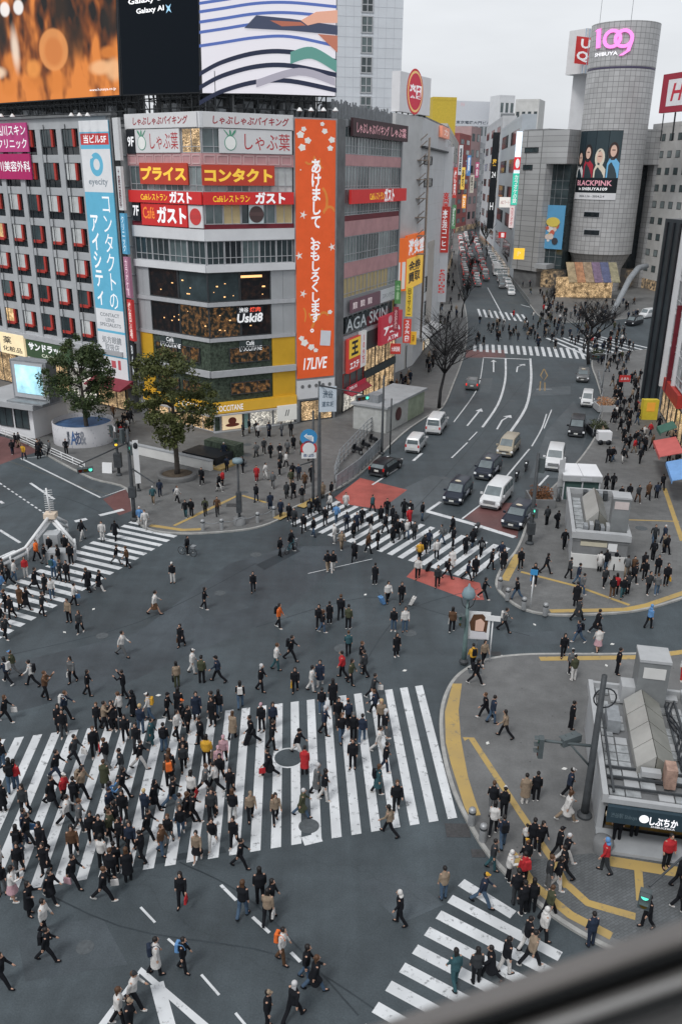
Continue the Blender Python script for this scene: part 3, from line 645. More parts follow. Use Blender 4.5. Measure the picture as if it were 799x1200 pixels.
part('awning', mat('red_awning', (.35, .04, .06), .7, .15), cb, lambda q: q.hexa([FR.p(2.4, 2.3, 1.3), FR.p(9.0, 2.3, 1.3), FR.p(9.0, 2.6, .15), FR.p(2.4, 2.6, .15), FR.p(2.4, 2.4, 1.3), FR.p(9.0, 2.4, 1.3), FR.p(9.0, 3.1, .15), FR.p(2.4, 3.1, .15)]))
# rooftop plant and steelwork
rm = lambda fn: part('rooftop_plant', M_STEEL, cb, fn)
part('rooftop_fence', M_STEELG, cb, lambda q: [FR.box(q, 1+k*.42, 1.28+k*.42, 33.72, 35.5+R.uniform(-.3, .3), -1.2, -1.1) for k in range(46)]+[FR.box(q, .8, 20.4, 34.9, 35.0, -1.35, -1.22), FR.box(q, .8, 20.4, 33.9, 34.0, -1.35, -1.22)])
for k in range(16):
    a = R.uniform(1, 20); part('air_unit', M_STEELG, cb, lambda q: FR.box(q, a, a+R.uniform(.8, 1.8), 33.52, 34.4+R.random()*1.1, -3-R.random()*3, -2))

# ================================================================== signs on the corner building
CREAMY = '#f4f1ea'; RD = '#b0232a'; YL = '#ffd23c'; WH = '#f3f4f6'; BK = '#20242a'
for k, (face, a0, a1, wh) in enumerate(((FF, .3, 10.2, 'front'), (FL, .3, 11.2, 'angled left'))):
    sign('fascia_sign', ['white rooftop fascia sign with dark red brush lettering above the front face', 'white rooftop fascia sign with dark red lettering above the angled left face'][k], face, a0, a1, 32.3, 33.7, mat('sign_white', (.68, .68, .69), .5, .05, .6), [('しゃぶしゃぶバイキング', .12 if k else .1, .88 if k else .95, .22, .8, '#8c2630', {'b': .02, 's': .12})], .1, .1)
def turnip(cx):
    def ex(o, loc, d):
        face = FF if cx < .4 and o['label'].find('front') >= 0 else FL
        a, z = loc(cx, .42); shapepart('turnip_emblem', face, o, [(a+.66*math.cos(t*PI/12), z+.72*math.sin(t*PI/12)) for t in range(24)], d+.005, flatm((.1, .3, .22), .1))
        shapepart('turnip_emblem', face, o, [(a+.58*math.cos(t*PI/12), z+.64*math.sin(t*PI/12)) for t in range(24)], d+.022, flatm((.75, .76, .74), .1))
        for q in (-.55, 0, .5): shapepart('leaf_emblem', face, o, [(a+q*.3-.08, z+.66), (a+q*1.0-.1, z+1.15), (a+q*1.3, z+1.3), (a+q*.9+.12, z+1.0), (a+q*.3+.08, z+.66)], d+.02, flatm((.08, .28, .18), .1))
    return ex
sw = mat('sign_white', (.68, .68, .69), .5, .05, .6)
sign('restaurant_sign', 'white sign with green turnip emblem and red script on the front face', FF, 1.9, 10.1, 29.9, 32.2, sw, [('しゃぶ葉', .34, .97, .14, .86, '#9e2b30', {'b': .0})], -.02, .16, extra=turnip(.15))
sign('restaurant_sign', 'white sign with green turnip emblem and red script on the angled left face', FL, 3.0, 9.8, 29.9, 32.2, sw, [('しゃぶ葉', .34, .97, .14, .86, '#9e2b30', {'b': .0})], -.02, .16, extra=turnip(.15))
sign('floor_number_sign', 'small black floor number sign reading 9F at the left building edge', FL, 9.9, 11.2, 29.8, 32.2, M_BLACK, [('9F', .12, .9, .3, .72, WH, {'b': .03})], -.02, .17)
sign('floor_number_sign', 'small black floor number sign reading 7F at the left building edge', FL, 9.9, 11.1, 22.9, 24.9, M_BLACK, [('7F', .1, .9, .25, .8, WH, {'b': .03})], -.02, .17)
sr_ = flatm((.42, .05, .03), .2)
sign('optician_sign', 'red sign with yellow four character lettering on the angled left face', FL, 2.0, 9.4, 26.75, 28.9, sr_, [('プライス', .03, .97, .18, .84, '#f6c84a', {'b': .05})], .03, .16)
sign('optician_sign', 'red sign with yellow five character lettering on the front face', FF, -.1, 8.0, 26.75, 28.75, sr_, [('コンタクト', .03, .97, .16, .84, '#f6c84a', {'b': .05})], .03, .16)
RDS = flatm((.52, .03, .03), .22)
sign('restaurant_sign', 'long red band sign with yellow and white lettering on the front face', FF, -.1, 10.2, 24.85, 26.1, RDS, [('Caféレストラン', .1, .5, .2, .75, YL, {'b': .01}), ('ガスト', .56, .9, .05, 1.0, WH, {'b': .05})], .1, .2)
sign('restaurant_sign', 'long red band sign with yellow and white lettering on the angled left face', FL, .05, 11.4, 24.85, 26.1, RDS, [('Caféレストラン', .18, .55, .2, .75, YL, {'b': .01}), ('ガスト', .58, .88, .05, 1.0, WH, {'b': .05})], .1, .2)
sign('restaurant_sign', 'square red sign with orange and white lettering under the red band on left face', FL, 2.4, 9.6, 22.5, 24.75, RDS, [('Café', .04, .3, .3, .85, '#f08a3c', {}), ('ガスト', .35, .98, .12, .9, WH, {'b': .05})], -.02, .2)
def badge(face, col1, col2):
    def ex(o, loc, d):
        a, z = loc(.5, .5); shapepart('badge', face, o, [(a+.85*math.cos(t*PI/12), z+.85*math.sin(t*PI/12)) for t in range(24)], d+.01, flatm(col1, .2))
        shapepart('badge_stripe', face, o, [(a-.8, z-.18), (a+.8, z-.18), (a+.8, z+.22), (a-.8, z+.22)], d+.03, flatm(col2, .2))
    return ex
sign('round_badge_sign', 'white square sign with round red badge beside the square red sign', FL, .1, 2.2, 22.5, 24.75, sw, [('ガスト', .22, .78, .42, .62, '#f2e6e0', {'b': .03})], -.02, .18, extra=badge(FL, (.5, .05, .05), (.45, .05, .05)))
sign('round_badge_sign', 'pale window sign with round black badge on the front face', FF, 5.0, 6.7, 22.9, 24.8, flatm((.45, .52, .54), .1), [('ガスト', .25, .75, .42, .6, '#d8c8b8', {'b': .02})], -.02, .12, extra=badge(FF, (.06, .04, .04), (.08, .05, .05)))
sign('beef_restaurant_sign', 'white cursive lettering sign with small red characters on dark restaurant glass', FF, 3.2, 6.4, 12.3, 14.1, M_BLACK, [('Uski8', .02, .98, .05, .62, WH, {'b': .03, 's': .15}), ('渋谷', .1, .45, .68, .98, WH, {'b': .02}), ('焼肉', .5, .9, .68, .98, '#e0503a', {'b': .02})], .0, .06, emit_text=.8)
for face, a0, a1, lb in ((FF, 3.4, 6.2, 'white cafe lettering sign on the planted band of the front face'), (FL, 4.5, 8.0, 'white cafe lettering sign on the planted band of the angled left face')):
    sign('cafe_sign', lb, face, a0, a1, 9.15, 10.35, M_DGREEN, [('Café', .3, .65, .58, .98, WH, {'b': .01}), ("L'OCCITANE", .02, .98, .05, .5, WH, {'b': .01})], .0, .08, emit_text=.5)
sign('shop_sign', 'golden yellow fascia sign with white serif capitals above the lit corner shop', FF, .0, 10.3, 2.4, 3.5, flatm((.62, .36, .04), .15), [("L'OCCITANE", .02, .34, .18, .82, WH, {'b': .01})], .36, .08)
sign('shop_sign', 'golden yellow fascia sign with white serif capitals behind the street tree', FL, .05, 11.3, 2.4, 3.5, flatm((.62, .36, .04), .15), [("L'OCCITANE", .55, .98, .18, .82, WH, {'b': .01})], .36, .08)
sign('display_board', 'white square display board with black marks on a dark base by the shop entrance', FF, 7.6, 10.1, .75, 2.6, mat('board_white', (.75, .74, .7), .5, .04, 1, emit=.1), [('//', .38, .62, .3, .7, BK, {})], .75, .12, 'board')
# orange banner
OR_ = flatm((.72, .11, .03), .18); OR2 = flatm((.70, .24, .05), .15)
a0, z1 = FF.px(346, 139, .1); a1, _ = FF.px(393.5, 139, .1); z0 = FF.px(370, 442, .1)[1]
def swirls(o, loc, d):
    rr = random.Random(5); mb = MB(); W = MB(); n = 0
    for k in range(9):
        fx, fz = rr.uniform(.1, .9), rr.uniform(.08, .92); a, z = loc(fx, fz); r0 = rr.uniform(.5, 1.2); t0 = rr.uniform(0, 6)
        arc = [(a+r0*math.cos(t0+t*.22), z+r0*1.6*math.sin(t0+t*.22)) for t in range(9)]+[(a+r0*.72*math.cos(t0+t*.22+.1), z+r0*1.35*math.sin(t0+t*.22+.1)) for t in range(8, -1, -1)]
        arc = [(min(max(p[0], loc(0, 0)[0]+.05), loc(1, 0)[0]-.05), min(max(p[1], z0+.1), z1-.1)) for p in arc]
        FF.shape(mb, arc, d+.003+k*.0008, OR2, .0005)
    mb.build('swirl_print', OR2, o)
    WM = flatm((.78, .76, .72), .15)
    for k, (fx, fz, s) in enumerate(((.16, .90, .5), (.12, .945, .5), (.3, .925, .45), (.2, .965, .35), (.72, .96, .4), (.9, .93, .45), (.86, .90, .4), (.66, .985, .3), (.2, .15, .55), (.38, .13, .5), (.12, .17, .4), (.5, .115, .35), (.88, .27, .35), (.12, .82, .1), (.78, .185, .3))):
        a, z = loc(fx, fz); FF.shape(W, [(min(max(a+s*math.cos(t*PI/5+k)*(1 if t % 2 else .72), loc(0, 0)[0]+.02), loc(1, 0)[0]-.02), min(z+s*.8*math.sin(t*PI/5+k)*(1 if t % 2 else .75), z1-.02)) for t in range(10)], d+.014+k*.0006, WM, .0005)
    for k, (fx, fz) in enumerate(((.18, .655), (.92, .53), (.17, .35), (.07, .5))):
        a, z = loc(fx, fz); FF.shape(W, [(a+(.5 if t % 2 == 0 else .16)*math.cos(t*PI/5+.6*k), z+(.5 if t % 2 == 0 else .16)*math.sin(t*PI/5+.6*k)) for t in range(10)], d+.014+k*.0006, WM, .0005)
    W.build('flower_print', WM, o)
    a, z = loc(.76, .165); shapepart('blank_square', FF, o, [(a-.72, z-.85), (a+.6, z-1.0), (a+.72, z+.75), (a-.6, z+.9)], d+.03, flatm((.62, .64, .68), .1))
sign('vertical_banner', 'tall orange banner with white vertical lettering, flowers and swirls on the corner', FF, a0, a1, z0, z1, OR_, [('あけまして、', .37, .63, .55, .86, WH, {'v': 1, 'b': .03}), ('おもしろくします。', .35, .62, .19, .56, WH, {'v': 1, 'b': .03}), ('17LIVE', .18, .8, .035, .085, WH, {'b': .02, 's': .1})], .02, .1, 'banner', extra=swirls)
# signs on the right face
sign('restaurant_sign', 'dark framed sign with pink lettering at the top of the right face', FR, 3.0, 21.6, 32.0, 33.9, flatm((.05, .025, .03), .05), [('しゃぶしゃぶバイキング', .06, .62, .2, .8, '#d8a0a8', {'b': .02}), ('しゃぶ葉', .66, .96, .2, .8, '#d8a0a8', {'b': .02})], .3, .3)
sign('restaurant_sign', 'long red band sign with yellow and white lettering on the right face', FR, 2.6, 21.6, 24.8, 26.35, RDS, [('Caféレストラン', .3, .56, .2, .75, YL, {'b': .02}), ('ガスト', .56, .75, .0, 1.05, WH, {'b': .05})], .4, .3)
sign('clinic_sign', 'purple grey band sign with white blocks of lettering low on the right face', FR, 3.4, 13.2, 12.3, 13.9, flatm((.2, .11, .14), .05), [('買取', .05, .2, .25, .75, '#e6d6d8', {'b': .02}), ('買取', .3, .45, .25, .75, '#e6d6d8', {'b': .02}), ('買取', .55, .7, .25, .75, '#e6d6d8', {'b': .02})], .35, .2)
sign('clinic_sign', 'white band sign with grey lettering at the end of the purple sign', FR, 13.4, 20.8, 12.3, 13.9, flatm((.55, .57, .6), .1), [('スキンクリニック', .08, .9, .3, .7, '#6a6f78', {})], .35, .2)
sign('window_lettering_sign', 'large pale letters spelled across dark windows of the right face', FR, 2.8, 17.5, 9.8, 11.7, M_GL, [('AGA SKIN', .02, .98, .1, .9, '#aab2b6', {'b': .01})], .03, .02)
LR = flatm((.5, .045, .07), .25)
def logo_circle(o, loc, d):
    a, z = loc(.4, .82); shapepart('logo_mark', FR, o, [(a+.7*math.cos(t*PI/8), z+.55*math.sin(t*PI/8)) for t in range(16)], d+.01, flatm((.7, .5, .55), .15))
sign('loan_shop_sign', 'crimson and white box sign with white lettering jutting from the right face', FR, 12.5, 20.6, 6.9, 10.6, LR, [('アコム', .12, .9, .3, .62, WH, {'b': .05}), ('ATM', .3, .8, .06, .22, WH, {})], .6, .5, extra=logo_circle)
def ylw(o, loc, d):
    a, z = loc(.0, .42); b, y = loc(1, 1)
    shapepart('yellow_field', FR, o, [(a+.1, z), (b-.1, z), (b-.1, y-.1), (a+.1, y-.1)], d+.004, flatm((.75, .5, .06), .25)); mb = MB(); tm = mat('lettering_'+BK, BK, .5, 0, 1, emit=.25)
    FR.text(mb, '王', a+.8, b-.8, z+.3, y-.4, d+.024, tm, bold=.05); mb.build('lettering', tm, o)
sign('shop_sign', 'yellow over red box sign with one large black character above the red windows', FR, 2.5, 6.3, 5.1, 9.3, flatm((.55, .06, .05), .2), [('エステ', .12, .88, .08, .3, WH, {'b': .04})], .3, .4, extra=ylw)
sign('vertical_sign', 'narrow white vertical sign with red figures beside the yellow and red sign', FR, 6.5, 8.4, 5.1, 9.6, flatm((.7, .68, .68), .2), [('109万', .25, .75, .1, .9, '#c03038', {'v': 1, 'b': .02})], .3, .35)
sign('shop_sign', 'white block capitals on the dark green shop band of the right face', FR, 14.0, 20.8, 7.1, 8.6, M_DGREEN, [('LUSH', .03, .97, .05, .95, WH, {'b': .03})], .17, .06, emit_text=.6)
sign('shop_sign', 'small red shop sign over the pink awning at street level', FR, 2.5, 8.6, 2.7, 3.4, flatm((.45, .03, .06), .2), [('DRUG', .1, .5, .2, .8, WH, {})], .5, .1)

# ================================================================== grid fronted building on the left
A0 = G(159, 485); FB = Face(A0, dL)
gb = thing('office_building', 'grey grid fronted office block with red framed windows above the drugstore', 'building', (A0[0], A0[1], 0))
GL_ = 40
part('core_wall', M_CONC_D, gb, lambda q: FB.box(q, .1, GL_, .05, 33.3, -16, -.5))
part('roof', M_ROOF, gb, lambda q: FB.box(q, .0, GL_, 33.3, 33.6, -16, -.1))
rows = [32.5-3.64*k for k in range(7)]
M_GRID = mat('grid_concrete', (.40, .415, .43), .7, .12, .5)
part('wall', M_GRID, gb, lambda q: [FB.box(q, .1, GL_, 32.52, 33.7, -.5, 0)]+[FB.box(q, .1, GL_, z-3.63, z-2.76, -.5, -.004) for z in rows]+[FB.box(q, 5.0+4.03*k+.06, 5.0+4.03*k+1.0, 7.6, 32.5, -.5, .1) for k in range(9)]+[FB.box(q, .1, 1.9, 7.6, 32.5, -.5, .1)])
wcols = ('blind', 'warm', 'glass', 'blind', 'glass2', 'blind', 'warm')
MW = {'blind': mat('blind_pale', (.55, .57, .57), .6, .15, .7), 'warm': lit_interior('office_lit', (1, .66, .3), (.3, .2, .1), .9, 1.0, .3), 'glass': M_GL, 'glass2': M_GL2}
PATT = ['gbwggbg', 'bbbgbbg', 'bbggbgb', 'bwwwbgb', 'bbbbbgb', 'ggnnbgb', 'bbbwbgg']
for r_, z in enumerate(rows):
    for k in range(8):
        if k == 0 and r_ > 5: continue
        lo = 5.0+4.03*k-3.02+.02; hi = 5.0+4.03*k+.04
        f = MB(); 
        for q in ((lo, lo+.1, z-2.74, z), (hi-.1, hi, z-2.74, z)): FB.box(f, *q, -.42, -.04)
        FB.box(f, lo+.1, hi-.1, z-1.98, z-1.84, -.42, -.19); FB.box(f, lo+.1, hi-.1, z-.09, z, -.42, -.2); FB.box(f, lo+.75, lo+.82, z-1.84, z-.09, -.42, -.21)
        wo = f.build('window', M_MULLD, gb)
        pat = PATT[r_][(8-k) % 7]
        mt_ = {'b': MW['blind'], 'w': MW['warm'], 'g': M_GL, 'n': M_GL2, ' ': M_GL}[pat]
        g = MB(); FB.rect(g, lo+.9, hi-.08, z-1.86, z-.05, -.08); g.build('pane', mt_, wo)
        g = MB(); FB.rect(g, lo+.05, lo+.8, z-1.86, z-.05, -.32); FB.rect(g, lo+.05, hi-.05, z-2.72, z-1.95, -.31); g.build('pane', M_GLB, wo)
        # red flap beside (and, on lower floors, below) the left pane
        g = MB(); FB.box(g, lo+.82, lo+1.2, z-1.9, z-.05, -.28, .02)
        if r_ >= 3: FB.box(g, lo+1.2, hi-.2, z-2.1, z-1.72, -.28, .0)
        g.build('red_frame', M_REDW, wo)
part('pipe', M_STEEL, gb, lambda q: [FB.box(q, 4.2+4.03*k, 4.28+4.03*k, 8.4, 33, .1, .16) for k in range(8)])
part('cornice', M_CONC_D, gb, lambda q: FB.box(q, -.2, GL_, 33.7, 33.95, -.6, .3)); band(FB, .1, .9, .05, 33.6, M_CONC_D, -.5, .14, 'pier', gb)
band(FB, 1.0, GL_, 7.0, 7.6, M_MULL, -.5, .5, 'canopy', gb)
for k in range(5): window(FB, 1.5+k*5.6, 6.9+k*5.6, .13, 4.4, gb, M_MULLD, [M_SHOP, M_SHOPW][k % 2], 3, 0, .0, .12)
band(FB, 1.0, GL_, 4.42, 6.98, M_OFFW, -.5, .2, 'shop_fascia', gb)
part('awning', mat('maroon_awning', (.2, .03, .045), .7, .15), gb, lambda q: q.hexa([FB.p(-.3, 3.2, 2.4), FB.p(6.5, 3.2, 2.4), FB.p(6.5, 3.5, .25), FB.p(-.3, 3.5, .25), FB.p(-.3, 3.35, 2.4), FB.p(6.5, 3.35, 2.4), FB.p(6.5, 4.2, .25), FB.p(-.3, 4.2, .25)][::1]))
# signs on it
MG = flatm((.46, .055, .2), .12); MG2 = flatm((.40, .02, .12), .12)
a0, z1 = FB.px(31, 143.5, .3); zb = FB.px(33, 178, .3)[1]; zc = FB.px(36, 210.5, .3)[1]
sign('clinic_sign', 'magenta clinic sign with white two line lettering, upper of the pink pair', FB, a0, a0+13, zb, z1, MG, [('品川スキン', .52, .98, .56, .92, WH, {'b': .01}), ('クリニック', .52, .98, .12, .46, WH, {'b': .01})], .2, .15)
sign('clinic_sign', 'crimson clinic sign with one white line of lettering, lower of the pink pair', FB, a0, a0+13, zc, zb-.2, MG2, [('品川美容外科', .38, .99, .3, .72, WH, {'b': .01})], .2, .15)
a0 = FB.px(92.5, 144, .3)[0]; a1 = FB.px(126.5, 140, .3)[0]; z1 = FB.px(110, 141, .3)[1]; z0 = FB.px(135, 446, .3)[1]
SKY = flatm((.12, .42, .6), .15)
def eye(o, loc, d):
    A = loc(0, 0)[0]; B = loc(1, 0)[0]
    def rect(x0, x1, y0, y1, m, k, nm):
        p, q = loc(x0, y0), loc(x1, y1); shapepart(nm, FB, o, [(p[0], p[1]), (q[0], p[1]), (q[0], q[1]), (p[0], q[1])], d+.003*k, m, .002)
    WHm = flatm((.68, .69, .71), .12)
    rect(.0, 1, .0, .2, WHm, 1, 'white_field'); rect(0, 1, .21, .295, WHm, 1, 'white_field'); rect(0, 1, .745, .90, WHm, 1, 'white_field'); rect(0, 1, .96, 1, WHm, 1, 'white_field')
    rect(.02, .98, .915, .955, flatm((.5, .05, .05), .15), 1, 'red_field'); rect(0, 1, .10, .106, SKY, 2, 'blue_rule')
    a, z = loc(.5, .845); n = 24
    shapepart('ring_emblem', FB, o, [(a+1.15*math.cos(t*2*PI/n), z+1.25*math.sin(t*2*PI/n)) for t in range(n)], d+.006, SKY, .002)
    shapepart('ring_emblem', FB, o, [(a-.02+.55*math.cos(t*2*PI/n), z+.6*math.sin(t*2*PI/n)) for t in range(n)], d+.009, WHm, .002)
    shapepart('ring_emblem', FB, o, [(a+.5, z+.75), (a+.9, z+1.1), (a+.95, z+.55)], d+.012, WHm, .002)
    rect(.42, .58, .055, .085, flatm((.5, .1, .12), .1), 4, 'bird_emblem'); rect(.66, .76, .05, .09, flatm((.5, .1, .12), .1), 4, 'bird_emblem')
sign('vertical_banner', 'tall sky blue and white banner with ring emblem and white vertical lettering', FB, a0, a1, z0, z1, SKY, [('当ビル5F', .12, .9, .92, .95, WH, {'b': .02}), ('eyecity', .18, .84, .765, .795, '#77828c', {}), ('アイシティ', .1, .38, .31, .66, WH, {'v': 1, 'b': .02}), ('コンタクトの', .56, .86, .3, .73, WH, {'v': 1, 'b': .0}), ('CONTACT\nLENS\nSPECIALISTS', .12, .88, .225, .28, '#6f757c', {}), ('処方眼鏡\n取扱店', .15, .85, .125, .185, '#7a7f85', {})], .2, .12, 'banner', extra=eye, emit_text=.2)
sign('drugstore_sign', 'dark green drugstore sign with white lettering in a glowing cream surround', FB, 11.0, 20.5, 4.7, 6.9, flatm((.05, .09, .045), .1), [('サンドラッグ', .06, .9, .42, .92, WH, {'b': .04}), ('CARE', .35, .62, .12, .32, '#d8dcc8', {})], .3, .3)
sign('drugstore_sign', 'cream backlit panel with small dark lettering left of the green drugstore sign', FB, 21.0, 26.5, 4.5, 7.3, mat('cream_lit', (.8, .66, .42), .5, .1, .6, emit=.45), [('薬', .15, .5, .5, .85, BK, {}), ('化粧品', .1, .9, .12, .38, BK, {})], .3, .3)
# slot building with vertical signs between the two blocks
sb_ = thing('slot_building', 'narrow dark building squeezed between the two big blocks behind vertical signs', 'building', (A0[0], A0[1], 0))
SB0 = FB.p(-.2, 0, -.3); FS = Face((SB0[0], SB0[1]), (PL[0]-SB0[0], PL[1]-SB0[1])); SW_ = math.hypot(PL[0]-SB0[0], PL[1]-SB0[1])
part('wall', M_CONC_D, sb_, lambda q: FS.box(q, .05, SW_-.05, .05, 32.5, -9, -.2)); part('roof', M_ROOF, sb_, lambda q: FS.box(q, .0, SW_, 32.5, 32.8, -9, -.1))
part('stair_rail', M_STEELG, sb_, lambda q: [FS.box(q, .3, SW_-.3, 4+k*3.2, 4.15+k*3.2, -.2, -.1) for k in range(9)])
def fin(label, y0, y1, xc, m, body, col, d, w_=1.0, vert=True, tilt=0, bold=.02, face=None, name='vertical_sign', th=.35):
    face = face or FS; a, z1 = face.px(xc, y0, d); z0 = face.px(xc, y1, d)[1]
    return sign(name, label, face, a-w_/2, a+w_/2, z0, z1, m, [(body, .22, .78, .06, .94, col, {'v': vert, 'b': bold})] if body else (), d, th)
fin('narrow white vertical sign with small red cross and dark characters', 195, 246, 142, flatm((.6, .61, .62), .1), '+森田眼科', '#5a3a40', .8, 1.0)
fin('narrow white vertical sign blank at the roof between the blocks', 138, 188, 138, flatm((.55, .56, .57), .08), '', WH, .8, 1.2)
fin('narrow blue vertical sign, topped with a white emblem panel, between the blocks', 250, 297, 146.5, flatm((.09, .33, .52), .15), 'クリニック', '#cfe6f2', .8, 1.1)
fin('narrow mauve vertical sign in the slot between the blocks', 301, 348, 150.5, flatm((.36, .16, .24), .12), 'カラオケ館', '#e8c8d4', .8, 1.1)
fin('narrow red vertical sign at the bottom of the slot', 351, 398, 154.5, flatm((.48, .04, .04), .15), '焼肉酒場', '#f0d8d0', .8, 1.1)
fin('narrow black vertical sign below the red one in the slot', 402, 440, 157.5, M_BLACK, 'BAR', '#c8ccd0', .8, 1.0)

# ================================================================== rooftop screens on their steel frames
def screen(label, face, pts, d, col, e, th=.9):
    q = [face.px(x, y, d) for x, y in pts]; mb = MB(); m = mat('screen_frame', (.02, .022, .026), .5, .2, 1)
    face.shape(mb, q, d-th, m, th); zb = min(p[1] for p in q); ac = sum(p[0] for p in q)/len(q)
    o = mb.build('led_screen', m, loc=face.p(ac, zb, d-th)); tag(o, label, 'screen')
    c = (ac, sum(p[1] for p in q)/len(q)); qi = [(c[0]+(p[0]-c[0])*.988, c[1]+(p[1]-c[1])*.985) for p in q]
    base = shapepart('picture', face, o, qi, d+.01, mat('screen_'+label[:9].replace(' ', '_'), col, .4, .0, 1, emit=e, spec=.05), .01)
    return o, (lambda x, y: face.px(x, y, d))
def dots(face, o, pp, d, items, nm='picture'):
    for k, (x, y, rx, ry, col, e) in enumerate(items):
        mb = MB(); a, z = pp(x, y); b = pp(x+rx, y); c = pp(x, y+ry)
        face.disc(mb, a, z, abs(b[0]-a), abs(c[1]-z), d+.025+.004*k, None, 22, .002); mb.build(nm, mat('glow_%d_%d_%d_%d' % (*[int(v*99) for v in lin(col)], int(e*10)), col, .5, 0, 1, emit=e), o)
FBs = Face(FB.p(0, 0, -2)[:2], dL)
o, pp = screen('left rooftop screen showing warm orange street lights out of focus', FBs, [(-150, 132), (142.5, 112.5), (136, -60), (-150, -60)], .3, (.16, .05, .012), .75)
def bokeh(m, a0, a1, z0, z1, items):
    "picture content of the screen: soft discs of light over a dark street"
    N, L, b = nodes(m); tc = N.new('ShaderNodeTexCoord'); sx = N.new('ShaderNodeSeparateXYZ'); L.new(tc.outputs['Generated'], sx.inputs[0])
    wn = N.new('ShaderNodeTexNoise'); wn.inputs['Scale'].default_value = 7; wn.inputs['Detail'].default_value = 2
    mp = N.new('ShaderNodeMapping'); mp.inputs['Scale'].default_value = (2.4, 2.4, .7); L.new(tc.outputs['Generated'], mp.inputs[0]); L.new(mp.outputs[0], wn.inputs['Vector'])
    cr_ = N.new('ShaderNodeValToRGB'); e = cr_.color_ramp.elements; e[0].position = .40; e[0].color = (.012, .010, .010, 1); e[1].position = .68; e[1].color = (.75, .24, .05, 1); k = e.new(.52); k.color = (.22, .06, .015, 1)
    zr = N.new('ShaderNodeMapRange'); zr.inputs[1].default_value = 0; zr.inputs[2].default_value = .32; zr.inputs[3].default_value = .22; zr.inputs[4].default_value = 0; L.new(sx.outputs[2], zr.inputs[0])
    ad = N.new('ShaderNodeMath'); L.new(wn.outputs['Fac'], ad.inputs[0]); L.new(zr.outputs[0], ad.inputs[1]); L.new(ad.outputs[0], cr_.inputs[0]); out = cr_.outputs[0]
    for (gx, gz, rx, rz, col, soft) in items:
        dx = N.new('ShaderNodeMath'); dx.operation = 'MULTIPLY_ADD'; dx.inputs[1].default_value = 1/rx; dx.inputs[2].default_value = -gx/rx; L.new(sx.outputs[0], dx.inputs[0])
        dz = N.new('ShaderNodeMath'); dz.operation = 'MULTIPLY_ADD'; dz.inputs[1].default_value = 1/rz; dz.inputs[2].default_value = -gz/rz; L.new(sx.outputs[2], dz.inputs[0])
        cv = N.new('ShaderNodeCombineXYZ'); L.new(dx.outputs[0], cv.inputs[0]); L.new(dz.outputs[0], cv.inputs[1]); ln = N.new('ShaderNodeVectorMath'); ln.operation = 'LENGTH'; L.new(cv.outputs[0], ln.inputs[0])
        r = N.new('ShaderNodeMapRange'); r.interpolation_type = 'SMOOTHSTEP'; r.inputs[1].default_value = 1; r.inputs[2].default_value = 1-soft; r.inputs[3].default_value = 0; r.inputs[4].default_value = .85; L.new(ln.outputs['Value'], r.inputs[0])
        mx = N.new('ShaderNodeMix'); mx.data_type = 'RGBA'; L.new(r.outputs[0], mx.inputs[0]); L.new(out, mx.inputs[6]); mx.inputs[7].default_value = (*col, 1); out = mx.outputs[2]
    L.new(out, b.inputs['Emission Color']); b.inputs['Emission Strength'].default_value = .95; b.inputs['Base Color'].default_value = (.02, .02, .02, 1)
rr = random.Random(3); it = []
PW, PH_ = 288.0, 190.0                              # the picture's extent in photograph units, used only to lay out its content
def gq(x, y): return ((x+148)/PW, 1-(y+58)/PH_)
def addb(x, y, rx, ry, c, s): a = gq(x, y); it.append((a[0], a[1], rx/PW, ry/PH_, c, s))
for k in range(7): addb(rr.uniform(-5, 134), rr.uniform(40, 78), rr.uniform(7, 12), rr.uniform(20, 34), rr.choice([(.02, .016, .014), (.03, .018, .012)]), .7)
for k in range(9): addb(rr.uniform(0, 134), rr.uniform(84, 116), rr.uniform(9, 15), rr.uniform(8, 16), rr.choice([(.85, .32, .07), (.7, .22, .04), (.9, .5, .25)]), .6)
for k in range(9): addb(rr.uniform(0, 134), rr.uniform(-5, 22), rr.uniform(5, 9), rr.uniform(6, 10), rr.choice([(.85, .38, .14), (.65, .2, .06), (.06, .2, .18), (.8, .62, .5)]), .35)
for q in [(28, 4, 9, 10, (.85, .82, .82), .4), (35, 33, 6, 9, (1, .98, .96), .35), (49, 33, 6, 9, (1, .98, .96), .35), (41, 75, 6, 32, (.95, .75, .6), .8), (79, 80, 15, 23, (.8, .32, .1), .15), (79, 82, 11, 18, (.62, .2, .05), .4), (105, 10, 14, 24, (.9, .45, .16), .3), (20, 98, 12, 9, (.95, .7, .5), .7), (46, 9, 5, 9, (.05, .3, .27), .5)]: addb(*q)
bokeh([c for c in o.children if c.name.startswith('picture')][0].data.materials[0], 0, 0, 0, 0, it)
mb = MB(); tm = mat('lettering_screen', WH, .5, 0, 1, emit=.6); FBs.text(mb, 'www.hoteiya.co.jp', pp(108, 106)[0], pp(139, 106)[0], pp(120, 107.5)[1], pp(120, 103.5)[1], .62, tm); mb.build('lettering', tm, o)
FLs = Face(FL.p(0, 0, -1)[:2], dL)
o, pp = screen('black rooftop screen with white advert lettering and a spark emblem', FLs, [(144, 112), (234.5, 109), (231.5, -60), (136, -60)], .3, (.004, .006, .009), .5)
for body, x0, x1, y0, y1 in (('Galaxy AI', 160.5, 193, 17, 9), ('Galaxy S', 151, 190, 5, -4)):
    mb = MB(); FLs.text(mb, body, pp(x0, y0)[0], pp(x1, y0)[0], pp(170, y0)[1], pp(170, y1)[1], .34, tm, bold=.02); mb.build('lettering', tm, o)
